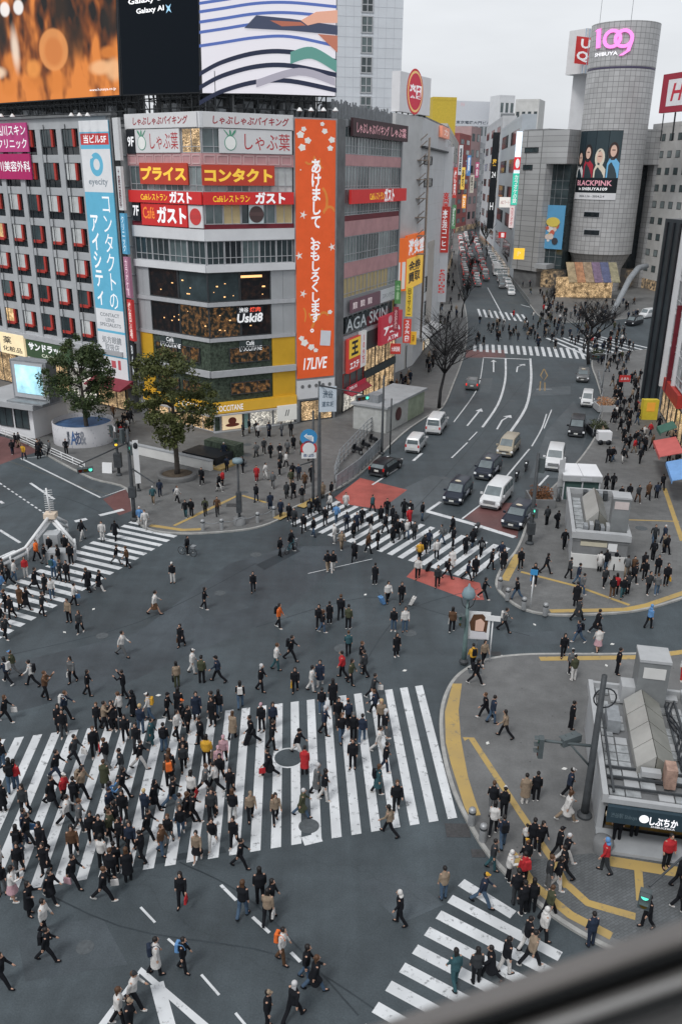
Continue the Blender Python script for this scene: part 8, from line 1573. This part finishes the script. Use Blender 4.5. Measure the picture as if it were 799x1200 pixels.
    for k in 'rl': p = J[k]; d = (p[3]-p[2]).normalized(); t.tube([p[2]+Vector((0, 0, .0)), p[2]-d*.045+Vector((0, 0, -.045)), p[2]+d*.08+Vector((0, 0, -.05)), p[3]+d*.03+Vector((0, 0, -.01))], [.054, .054, .052, .04], 8)
    D['shoes'] = remesh(t, 'shoes_'+key, .016, 2)
    for nm, fn in (('hair', lambda t: t.ell(hd+Vector((0, -.026, .038)), (.096, .108, .118))), ('long_hair', lambda t: [t.ell(hd+Vector((0, -.026, .038)), (.1, .11, .12)), rings(t, [(hd+Vector((0, -.075, -.24)), .09, .03), (hd+Vector((0, -.07, -.1)), .098, .045), (hd+Vector((0, -.03, .03)), .085, .085)])]),
                   ('cap', lambda t: [t.ell(hd+Vector((0, -.012, .06)), (.092, .108, .098)), t.ell(hd+Vector((0, .10, .062)), (.06, .065, .014))]), ('hood', lambda t: [t.ell(hd+Vector((0, -.03, .03)), (.105, .112, .128)), t.ell(nk+Vector((0, -.05, .02)), (.13, .1, .07))])):
        t = MB(); fn(t); D[nm] = remesh(t, nm+'_'+key, .016, 2)
    t = MB(); bc_ = ch+Vector((0, -.225, -.06)); t.hexa([bc_+Vector(v) for v in ((-.15, -.08, -.22), (.15, -.08, -.22), (.15, .07, -.22), (-.15, .07, -.22), (-.13, -.06, .22), (.13, -.06, .22), (.13, .07, .22), (-.13, .07, .22))])
    for s in (1, -1): t.tube([bc_+Vector((s*.09, .06, .18)), J['neck']+Vector((s*.1, .03, -.02)), ch+Vector((s*.12, .155, -.02)), bc_+Vector((s*.12, .1, -.18))], .022, 5)
    D['backpack'] = remesh(t, 'backpack_'+key, .02, 3); D['J'] = J; return D
M_SKIN = mat('skin', (.42, .25, .18), .55, .08, 3); M_FACEDARK = mat('face_dark', (.05, .03, .028), .5, 0, 1)
for k, J in POSES.items(): PRO[k] = proto(k, J)
HC = {'k': 'black', 'n': 'navy', 'g': 'grey', 'w': 'white', 'b': 'beige', 'r': 'red', 'o': 'orange', 'y': 'yellow', 'l': 'blue', 't': 'teal', 'p': 'pink', 'd': 'charcoal', 'v': 'olive', 'c': 'brown', 'j': 'denim blue'}
CL = {'k': (.009, .010, .013), 'n': (.018, .026, .045), 'g': (.10, .105, .11), 'w': (.5, .49, .48), 'b': (.22, .17, .125), 'r': (.36, .025, .03), 'o': (.6, .13, .03), 'y': (.5, .28, .035), 'l': (.1, .22, .42), 't': (.03, .075, .088), 'p': (.4, .25, .28), 'd': (.03, .033, .037), 'v': (.05, .055, .033), 'c': (.085, .047, .028), 'j': (.055, .09, .14)}
def cloth(c): return mat('cloth_'+HC[c].replace(' ', '_'), CL[c], .85, .22, 6, bump=.5, bscale=7, spec=.15)
HAIRM = {'k': mat('hair_black', (.012, .010, .010), .5, .2, 8), 'c': mat('hair_brown', (.07, .035, .018), .5, .2, 8), 'b': mat('hair_blond', (.42, .3, .15), .5, .2, 8), 'w': mat('hair_grey', (.42, .42, .43), .6, .2, 8)}
BAGP = MB(); BAGP.hexa([(-.05, -.17, -.42), (.05, -.17, -.42), (.05, .17, -.42), (-.05, .17, -.42), (-.03, -.16, -.12), (.03, -.16, -.12), (.03, .16, -.12), (-.03, .16, -.12)]); BAGP.tube([(0, -.1, -.13), (0, -.08, -.01), (0, 0, .02), (0, .08, -.01), (0, .1, -.13)], .009, 5)
BAG_ME = remesh(BAGP, 'bag', .012, 2)
def child(nm, me, m, o):
    c = bpy.data.objects.new(nm, me); COL.objects.link(c); c.parent = o; c.material_slots[0].link = 'OBJECT'; c.material_slots[0].material = m; return c
HEAD = {'U': 0, 'R': -90, 'D': 180, 'L': 90, 'UR': -45, 'UL': 45, 'DR': -135, 'DL': 135}
WAY = {'U': 'away', 'D': 'toward the viewer', 'R': 'right', 'L': 'left', 'UR': 'right', 'DR': 'right', 'UL': 'left', 'DL': 'left'}
PEOPLE = []; rp = random.Random(17)
def onpave(px, py):
    g = G(px, py); 
    for q in PAVES:
        ins = False
        for i in range(len(q)):
            (x0, y0), (x1, y1) = q[i], q[i-1]
            if (y0 > g[1]) != (y1 > g[1]) and g[0] < (x1-x0)*(g[1]-y0)/(y1-y0)+x0: ins = not ins
        if ins: return True
    return False
PAVES = [gp(p1), gp(k3+[(1100, 430), (1100, 690)]), gp(k4+[(1000, 1000)]), gp(k2+[(1100, 330), (900, 290), (640, 262), (578, 266)])]
LBL = {'jacket': 'jacket', 'coat': 'long coat', 'padded_jacket': 'padded jacket'}
def person(px, py, hd_, pose, top, bot, ext):
    """top: colour + optional L (long coat) / P (padded); bot: colour + optional s (skirt);
    ext: b? backpack, h? cap, o? hood, q? carried bag, l long hair, H? hair colour, S sit height, c child"""
    z = PZ if onpave(px, py) else 0.0; g = G(px, py, z); D = PRO[pose]; J = D['J']
    e = ext.split(',') if ext else []; E_ = {x[0]: x[1:] for x in e}
    o = bpy.data.objects.new('person', D['body']); COL.objects.link(o); o['category'] = 'person'
    s = rp.uniform(.94, 1.06)*(.72 if 'c' in E_ else 1); o.scale = (s*rp.uniform(1.0, 1.1), s*rp.uniform(1.0, 1.1), s); o.location = (g[0], g[1], z+float(E_.get('S') or 0)); o.rotation_euler = (0, 0, rad(HEAD[hd_]+rp.uniform(-22, 22)))
    ty = 'coat' if top.endswith('L') else 'padded_jacket' if top.endswith('P') else 'jacket'
    o.material_slots[0].link = 'OBJECT'; o.material_slots[0].material = M_SKIN
    child(ty, D[ty], cloth(top[0]), o)
    sk = bot.endswith('s'); child('skirt' if sk else 'trousers', D['skirt' if sk else 'trousers'], cloth(bot[0]), o)
    child('shoes', D['shoes'], cloth('w' if rp.random() < .42 else 'k'), o); desc = []
    hair = E_.get('H', 'k' if rp.random() < .8 else 'c')
    if 'o' in E_: child('hood', D['hood'], cloth(E_['o'] or top[0]), o); desc.append('hood up')
    else:
        child('hair', D['long_hair' if 'l' in E_ or ('h' not in E_ and rp.random() < .3) else 'hair'], HAIRM[hair], o)
        if 'h' in E_: child('cap', D['cap'], cloth(E_['h']), o); desc.append(HC[E_['h']]+' cap')
    if 'b' in E_: child('backpack', D['backpack'], cloth(E_['b']), o); desc.append(HC[E_['b']]+' backpack')
    if 'l' in E_ and not desc: desc.append('long hair')
    if 'H' in E_ and not desc: desc.append({'b': 'blond hair', 'w': 'grey hair', 'c': 'brown hair', 'k': 'black hair'}[hair])
    if 'c' in E_: desc = ['child']+desc
    bag = None
    if 'q' in E_:
        k = 'R' if rp.random() < .5 else 'L'; bag = bpy.data.objects.new('handbag', BAG_ME); COL.objects.link(bag); bag.material_slots[0].link = 'OBJECT'; bag.material_slots[0].material = cloth(E_['q']); p = J[k][3]*s; a = o.rotation_euler.z
        bag.location = (g[0]+p.x*math.cos(a)-p.y*math.sin(a), g[1]+p.x*math.sin(a)+p.y*math.cos(a), o.location.z+max(p.z+.02, .47)); bag.rotation_euler = (0, 0, a); bag['category'] = 'bag'; desc.append('carrying '+HC[E_['q']]+' bag')
    PEOPLE.append(dict(o=o, px=px, py=py, h=hd_, top='%s %s' % (HC[top[0]], LBL[ty]), bot='%s %s' % (HC[bot[0]], 'skirt' if sk else 'trousers') if bot[0] != 'j' else ('denim skirt' if sk else 'blue jeans'), desc=desc, bag=bag, bc=HC.get(E_.get('q', ''), ''), pose=pose))
DATA = """
97 633 UR m k w hw|121 634 D s wL w Hb|136 633 U s k k|137 661 R w k g|150 665 L m c k|60 651 D s kL k l|53 661 R m k g|78 651 D s k k|84 661 D s kP k|44 657 R m o k hk|31 676 D s r w|42 690 R w kL k|55 697 D m kL k|64 677 U s l j bt|62 702 D m w j|71 681 R m dP k|80 682 D s k k|104 693 L m kL k bk|117 692 R w kL w|88 709 R m w k ql|4 679 R m dP k|12 686 L w k k|18 681 R m w j|2 697 R m lP j|26 713 D m cL k|32 714 R w kL k|51 721 R m d k|9 719 L m k k|15 725 D m k k|8 749 R m d k bg|2 737 R m k k|82 729 D s b k|95 742 D m d k qk|70 662 L s kP d
17 791 L w v g hl|10 801 L w n k bw|39 804 L w w k bk|55 819 R a c k|86 800 D m gP k qw|104 815 R m k k|8 846 R w k k qw|78 841 R w n k bw|71 856 D m kL k|76 863 D m k d|89 894 R w d k qw|4 900 U s k j|20 924 U s rP j|15 926 U m k j bk|116 854 D m k k|124 855 R a b k|135 856 D s kP k|112 886 D m k k qr|126 900 L m k g|124 924 U s vL d
68 914 R w k n|62 944 R w kL k|98 933 R w b k bb|77 941 R m r k hw|89 946 U m k k bk|80 968 R w w k|95 974 R m g d|5 951 U s kL k|31 956 D m d k l|31 986 R m n n ql|34 990 R w k d|51 1000 D m kL k l|23 1004 U w k j bk|88 1005 D m c k|109 986 D s kP k|119 993 D m k k|131 951 R a l k|131 979 L m v k
25 1025 D m k d l|55 1023 D m kL k|61 1056 R w kL k|87 1039 R w k k qp|17 1056 R p w ps l|36 1072 R p kL k l|2 1027 R s w k|4 1047 D s k g|123 1055 R w k k qw|121 1016 U s w k l|132 1033 U s kP k
54 1096 R m w k|57 1126 R w k k bk|4 1156 R w k k|184 1141 R m wL k bn|216 1138 R m k k bl|158 1179 R w w k hd|141 1200 R m w k|154 1213 R s k k hb|214 1061 D m k k qr,l|285 1074 U m k j l|305 1057 U s kP k|318 1068 R m k k l|314 1082 U m b k qw|331 1128 R m w c bo|369 1160 R w kL j|359 1149 R m k j l|344 1194 UR w k k Hw|314 1204 R s k k hb|468 1083 L m k k ow|519 1053 U s b j|532 1156 U m t t l|282 1017 R w k k
144 769 R w w g|208 805 U s b v qk|226 789 R m wP w hw|237 800 U s v k hk|256 799 L w n k hk|146 817 L a k k|142 843 L m w k|158 842 L m kL k ok|133 854 D s kL k|148 868 D m kP k|176 843 L m w j by,hw|166 859 U s n j Hb|178 873 R m tL t|193 880 U s k j bk|197 843 R m k k hk|210 838 U s kL k|213 851 R m k k ho|208 866 R m w k|221 859 R s kP k bk|231 843 D m nL k|250 850 D s kL k l|257 839 U w k j|236 873 L m kP k
243 896 U s yP k qb|165 901 R w k w bk|162 881 D m k d|144 912 L m d g|145 933 R w k k l|200 912 U s kL k|217 896 D m k k|216 903 D m d k|182 947 R w kL k ok|199 921 U s c k bo|203 947 R w k j|225 940 U m w k qr|241 929 R w g k|253 926 L w w k|219 963 R w kL k|211 966 R m g j|250 957 D m n k|257 906 D m p k hp|171 959 U s n n Hb|129 957 R m n k hn
167 1009 L m k k|174 983 R w k k|190 1001 R m c j|199 988 D m k g|213 979 D m k j|226 964 R w k k|232 1009 D m b ks|250 993 D w k w|151 1032 U s kL k|136 1023 U s kP k|155 999 D m n k|143 993 D m k k|130 985 R m v k|138 976 L m k k qr|146 962 D s k d
324 785 R m w t|341 774 R w k k bk|306 810 R m k k Hw|282 829 U m k j bw|346 811 D m kP k qy|365 810 R m w w|375 803 D m nL w|250 843 L m k k|273 865 U m bL k|295 871 L w k k qk|307 856 D s k k hp|320 854 D s n k|263 894 D m p k hp|259 916 D m k k qc|319 878 R m k k|316 910 L w kL k qr|349 885 R w k w hk|357 907 U s rL k|371 931 R m gL k Hw|380 938 R m k w|294 961 D m b k hb|323 964 D m b k bc|354 957 R w vL j Hw|249 961 D m d k|271 932 D m k k|273 961 U m k w|275 993 D m k k
378 741 R m k j|408 767 U m t k|427 792 L m dP k|423 782 R s k g|401 794 L m rP k|411 802 R m v k|464 769 D s kL k l|390 827 U s kL k|377 836 U s k j|380 861 R m n k Hw|396 850 D m k d|408 851 U m n k ho|437 819 R w d k qw|439 838 L w n k|446 852 D m b k Hb|450 865 R m k g Hw|400 869 D m k j|414 867 D s k k hg|424 869 U m n j|413 900 D s kP k|443 883 R w w w|442 930 R m tL k bk|451 904 R m k n|464 950 D m kP k|456 978 L w b k l
241 604 U s v k|255 604 D s c k hw|317 599 U m n j|329 605 D w nL k|339 610 D m kL k|345 617 D m d k|356 624 D m kL k|328 652 R m kL k|297 694 D m k k|263 537 D m n n|266 553 U m n k|261 570 R m r k|257 576 R m k w|301 564 D m r r|311 562 R m w w|320 572 D s gL g|328 537 D s kL k|344 527 U m k k|354 532 U s v k|335 548 R m w k|328 557 L w kL k|343 561 U s k k|350 563 D m n k|365 564 D s k k|336 584 U s d k|344 584 D m kL k|354 589 D m k g|378 584 D s b k|388 584 R m k g
220 650 R i k k S0|341 645 R i k k S0,hw
367 629 R m k j|363 606 U s k k|381 616 D m kL k|371 602 R s kP k|387 599 L m wP k|405 597 D m w g l|394 613 U s l j|406 623 U s n n|392 637 L m w w|400 644 D m b b|415 658 U s kL k|414 631 R m k d|418 622 D m n k|436 600 R a t k|424 615 D m k k|434 625 R m k w|431 648 R m c k|442 644 R w kL k|446 613 U s k g|453 606 D m kL k|459 615 R m k k|460 636 L m kL k qr|465 631 D m k k|473 606 U s kL k|480 608 D m k k|479 617 U m rP k|471 632 L w k g|476 631 D m w j|485 632 D m dP k|384 669 U m kP b|390 670 D m kP w|439 685 U s kL k qw|463 622 U m k k|451 625 R m k k
494 610 R m k j|530 626 L w k k|502 644 U m n k|491 657 D m yP k|496 650 R m k k|511 655 D s w k|517 638 L m g j|530 641 R m k k hr|545 650 D m k k|553 641 U m k j|563 652 U s kL k|529 667 U w wL w|489 678 D m w k|512 688 D m d k|524 678 R w k k bk|547 680 R w n k|556 676 D m kL k|575 667 R m k k|589 667 D m kL k|586 659 D m n w|566 702 R w k k
454 706 D m wP k|470 707 D m k k|461 739 D s k j|474 740 D s w j|529 740 U m c k qw|374 736 D m kP k|386 731 U s kL k|399 725 U m kP k|408 737 U s v k|327 736 R m o k bk|203 683 D s k w hw|182 720 R w w cs|240 714 R m k k|213 758 D m kL k qc
180 590 U s t b|188 582 U m n n|208 589 R m w k|218 606 D m k t qw|225 605 D m kL k|237 568 D s k k|165 616 D s lP w|171 620 D s wP w|29 538 D s y n hl
609 667 D m k k|625 686 D s k k ql|639 672 R w k k|605 703 L w k j|666 678 R m d k|676 685 R m n j|681 697 R m g j|707 688 D m d k|716 700 U m k c|720 698 U s rP k|728 701 D m k t|734 696 U s d k|742 684 R m kP k|754 679 D m k k|758 696 D m d k|769 674 D s k k|768 697 U m g j|779 686 D s kP k qy|590 740 R w g k bw|674 710 U s kL k|676 727 R w dL k|698 742 R w kL k|677 753 L w n j bk|699 764 U m w ps|659 770 D m k k|668 790 U s g k hw|671 797 U s v w hw|759 736 UR m l k qy,ol|722 790 R s k k|799 797 D m w r
557 802 R w k k bk|568 842 L w k k|576 847 R m n j|591 864 L w b k|668 854 R s k k|553 783 U m yP k bk|566 778 D m b k
576 953 U m k g|589 957 U s k k hw|614 941 U s bL w|627 938 U s k k qk|663 962 R w wL b|665 936 R m n k hw|577 977 U m w k l|588 992 U m n j bk|576 1019 R m d t|595 1032 R p wP k ow|615 1021 U m k r hy|612 1037 U s r k br|615 991 U s w k c|623 996 U s k k|632 997 D m k k l|653 1004 R m k k hk|661 1011 R w k w Hw
612 1071 U s k k|622 1068 U s k k l|604 1059 U s k d|642 1074 UR w v k|635 1102 R m wP k ow|616 1115 R m k w|621 1132 R w b k|564 1061 R w n j hy|574 1147 L w kL k|591 1140 R m k w|557 1151 U s d k|641 1041 R s d g|652 1042 R m k w|659 1027 L w k k
707 1022 L m r d ol|779 1016 D s rP k|793 1041 R m k k|721 986 U s k k|741 982 U s d k|691 1108 U s n n|756 1087 L m k k|794 1066 R m k k qw
709 574 R s k k|717 575 U s kP k|726 589 D m k k hw|736 586 U s k k|746 589 D m dP c|758 585 D m c k|768 585 U m n k|775 574 U m kL k|715 541 D m k k|729 542 D m k w|749 543 U s kL k|736 526 U s k k|748 520 U m g j|753 516 D m w d|726 505 L s k k|735 507 D m k k|732 493 U s k g|771 504 U s kL k|765 638 D s d j hw|777 638 L m n n|652 619 R m k k|640 615 U m d k qk|660 643 D m kL k
"""
ENT = [e.split() for ln in DATA.strip().split('\n') for e in ln.split('|')]
ENT.sort(key=lambda f: -float(f[1]))
NEAR, REST = ENT[:312], ENT[312:]
for f in NEAR: person(float(f[0]), float(f[1]), f[2], f[3], f[4], f[5], f[6] if len(f) > 6 else '')
# the rest of the walkers, too many and too far to be told apart: one object
cw = MB(); rc = random.Random(23)
def walker(px, py, hd_, top, bot, skin=M_SKIN, g=None):
    z = PZ if g is None and onpave(px, py) else 0.0; g = g or G(px, py, z); a = rad(hd_); ca, sa = math.cos(a), math.sin(a); s = rc.uniform(.93, 1.05)
    T = lambda x, y, h: (g[0]+(x*ca-y*sa)*s*1.06, g[1]+(x*sa+y*ca)*s*1.06, z+h*s)
    t = rc.choice((.24, -.24, .12, .03)); m = cloth(top); mb = cloth(bot); lo = 'L' if rc.random() < .3 else ''
    for q, y in ((.09, t), (-.09, -t)): cw.tube([T(q, 0, .92), T(q, y*.55+.03, .5), T(q, y, .07)], [.1, .08, .06], 6, mb); cw.tube([T(q, y-.06, .045), T(q, y+.15, .04)], [.05, .04], 5, cloth('k' if rc.random() < .6 else 'w'))
    hem = .5 if lo else .8; cw.tube([T(0, 0, hem), T(0, 0, .95), T(0, .01, 1.1), T(0, .03, 1.34), T(0, .04, 1.43), T(0, .04, 1.5)], [.22 if lo else .19, .185, .175, .2, .15, .07], 8, m)
    for q, y in ((.24, -t), (-.24, t)): cw.tube([T(q*.8, .03, 1.4), T(q, y*.4, 1.14), T(q, y*.8+.06, .9)], [.07, .06, .045], 6, m); cw.tube([T(q, y*.8+.06, .9), T(q, y*.85+.07, .8)], [.035, .03], 5, skin)
    c = T(0, .06, 1.6); cw.ell(c, (.08, .09, .11), skin, 8, 6); c = T(0, .03, 1.64); hm = cloth('w') if rc.random() < .08 else HAIRM['k' if rc.random() < .8 else 'c']; cw.ell(c, (.092, .1, .105), hm, 8, 6)
    if rc.random() < .25: p = T(0, -.24, 1.15); cw.ell(p, (.15, .11, .22), cloth(rc.choice('kkndg')), 8, 6)
for f in REST: walker(float(f[0]), float(f[1]), HEAD[f[2]]+rc.uniform(-20, 20), f[4][0], f[5][0])
CT_ = 'kkkkkkkkndkkdgwbkvcnkkdgr'
def strew(n, quad):
    for k in range(n):
        u, v = rc.random(), rc.random(); a, b, c, d = quad
        walker((a[0]*(1-u)+b[0]*u)*(1-v)+(d[0]*(1-u)+c[0]*u)*v, (a[1]*(1-u)+b[1]*u)*(1-v)+(d[1]*(1-u)+c[1]*u)*v, rc.choice((0, 180, 90, -90))+rc.uniform(-35, 35), rc.choice(CT_), rc.choice('kkkkkjnkgdb'))
for n, q in ((48, ((560, 372), (700, 372), (700, 412), (556, 408))), (30, ((650, 378), (745, 378), (745, 410), (650, 400))), (26, ((540, 262), (575, 262), (600, 330), (552, 330))), (26, ((522, 262), (534, 262), (533, 325), (518, 335))), (22, ((594, 292), (606, 296), (628, 340), (616, 348))), (16, ((700, 515), (765, 510), (770, 535), (705, 545))), (12, ((690, 640), (780, 640), (790, 690), (700, 680))), (62, ((632, 362), (742, 354), (748, 374), (638, 384))), (34, ((575, 378), (735, 388), (700, 415), (566, 402))), (26, ((690, 405), (745, 400), (735, 440), (705, 440))), (40, ((712, 446), (750, 442), (748, 500), (715, 500))), (14, ((508, 372), (538, 345), (540, 380), (516, 400))), (10, ((522, 300), (534, 300), (534, 350), (520, 360))), (8, ((500, 425), (516, 410), (512, 440), (500, 450))), (16, ((445, 470), (478, 440), (484, 452), (452, 486))), (14, ((624, 330), (650, 345), (655, 372), (632, 360))), (14, ((130, 486), (163, 493), (160, 520), (132, 520))), (8, ((285, 506), (350, 508), (350, 513), (285, 512))), (10, ((-5, 545), (20, 520), (60, 540), (100, 530))), (8, ((780, 500), (799, 520), (790, 560), (770, 540))), (10, ((270, 530), (360, 530), (370, 570), (300, 590)))): strew(n, q)
tag(cw.build('crowd', cloth('k')), kind='stuff')
# ------------------------------------------------------------------ labels for the people: look first, then the place they stand
def on_crossing(g, X, name):
    best = None
    for i, (a, b) in enumerate(X):
        ab = b-a; t = (Vector(g)-a).dot(ab)/ab.length_squared; d = ((a+ab*t)-Vector(g)).length
        if best is None or d < best[0]: best = (d, i, t)
    d, i, t = best
    if d > .75 or not -.06 < t < 1.06: return None
    end = 'far end' if t < .36 else 'near end' if t > .68 else 'middle'
    return i, '%s %s from %s, %s' % (ORD[min(i, 29)], name[0], name[1], end)
LAND = [('left traffic mast', 158, 609), ('white pipe barricade', 60, 640), ('olive tree', 208, 559), ('round shaded post', 281, 614), ('blue disc sign', 367, 592), ('red lane', 435, 580), ('green street lamp', 543, 776), ('black right mast', 620, 637), ('farther station entrance', 693, 690), ('lift house', 678, 606), ('red awning', 790, 540), ('blue awning', 799, 575), ('yellow kiosk', 760, 492), ('near station entrance', 745, 1000), ('tall leaning mast', 684, 956), ('near-island bollards', 558, 975), ('crossing manhole', 338, 888), ('white arrow marking', 165, 1150), ('lower right crossing', 520, 1075), ('cyclist', 220, 650), ('window ledge', 650, 1130), ('left picture edge', 0, 790), ('corner bollards', 290, 616), ('white dashes', 265, 1045), ('red disc sign', 367, 560), ('red suitcase walker', 473, 707), ('kerb of near island', 620, 768), ('wide crossing', 260, 838), ('left crossing', 110, 690), ('middle crossing', 450, 655), ('yellow kerb strip', 700, 715)]
def place(p):
    g = G(p['px'], p['py'])
    for X, nm in ((X_MAIN, ('wide-crossing stripe', 'right')), (X_LEFT, ('left-crossing stripe', 'right')), (X_MID, ('middle-crossing stripe', 'left'))):
        q = on_crossing(g, X, nm)
        if q: return q[1]
    def gd(l): L = G(l[1], l[2]); return math.hypot(L[0]-g[0], L[1]-g[1])
    l = min(LAND, key=gd); L = G(l[1], l[2]); dx, dy = g[0]-L[0], g[1]-L[1]
    rel = ('right of' if dx > 0 else 'left of') if abs(dx) > abs(dy) else ('behind' if dy > 0 else 'in front of'); d = gd(l)
    return ('just ' if d < 2.5 else '')+rel+' the '+l[0]
POSEW = {'w': 'striding', 'v': 'striding', 'm': 'walking', 's': 'standing', 'p': 'looking at phone', 'a': 'arms raised', 'i': 'riding'}
def words(s): return len(s.replace(',', ' ').split())
seen = {}
for p in PEOPLE:
    p['place'] = place(p); dsc = p['desc']; base = 'person in %s, %s' % (p['top'], p['bot'])
    if p['pose'] in 'pai': dsc = dsc[:1]+[POSEW[p['pose']]]
    opts = [base+''.join(', '+d for d in dsc[:2]), base+''.join(', '+d for d in dsc[:1]), base, 'person in '+p['top']]
    for b in opts:
        L_ = '%s, %s' % (b, p['place'])
        if words(L_) <= 14: break
    p['lab'] = L_; seen.setdefault(L_, []).append(p)
for L_, ps in seen.items():
    if len(ps) > 1:
        ws = {}
        for p in ps: ws.setdefault('facing '+WAY[p['h']].split()[0].replace('toward', 'viewer'), []).append(p)
        for wy, q in ws.items():
            if len(q) == 1 and words(L_) <= 14: q[0]['lab'] = L_+', '+wy; continue
            q.sort(key=lambda p: p['px'])
            for k, p in enumerate(q): p['lab'] = L_.replace('person in', '%s person in' % ('leftmost' if k == 0 else 'rightmost' if k == len(q)-1 else ORD[k]+' from left,'), 1)+(', '+wy if words(L_) <= 13 else '')
used = set()
for p in sorted(PEOPLE, key=lambda p: p['px']):
    k = p['lab']; n = 0
    while k in used: n += 1; k = p['lab'].replace('person', ['taller', 'nearer', 'farther', 'middle'][n % 4]+' person', 1)
    used.add(k); p['o']['label'] = k
    if p['bag'] is not None:
        b = '%s bag held by the %s wearer, %s' % (p['bc'], p['top'], p['place'])
        while b in used: b = b.replace('bag', 'hand bag', 1)
        used.add(b); p['bag']['label'] = b
# suitcases pulled by walkers
def case(px, py, col, label, hd_):
    g = G(px, py); o = thing('suitcase', label, 'suitcase', (g[0], g[1], 0), None, hd_); bb = MB(); bb.hexa([(-.2, -.13, .06), (.2, -.13, .06), (.2, .13, .06), (-.2, .13, .06), (-.2, -.38, .62), (.2, -.38, .62), (.2, -.12, .7), (-.2, -.12, .7)])
    off = o.location.copy(); o.location = (0, 0, 0); b = bb.build('shell', cloth(col), o, bevel=.03); part('handle', M_STEEL, o, lambda q: q.tube([(-.12, -.25, .66), (-.12, -.42, 1.0), (.12, -.42, 1.0), (.12, -.25, .66)], .014, 5)); [part('wheel', M_TYRE, o, lambda q: q.tube([(s*.15-.02, 0, .05), (s*.15+.02, 0, .05)], .05, 10)) for s in (1, -1)]; o.location = off
case(481, 709, 'w', 'white and dark suitcase trailing behind a walker by the red lane', rad(70)); case(449, 708, 'l', 'grey blue suitcase pushed by the person in white padded jacket', rad(-60)); case(500, 669, 'k', 'black suitcase pulled across the middle crossing', rad(80)); case(288, 872, 'k', 'black wheeled case pulled across the wide crossing', rad(90))
ug = [p for p in PEOPLE if abs(p['px']-759) < 1 and abs(p['py']-736) < 1]
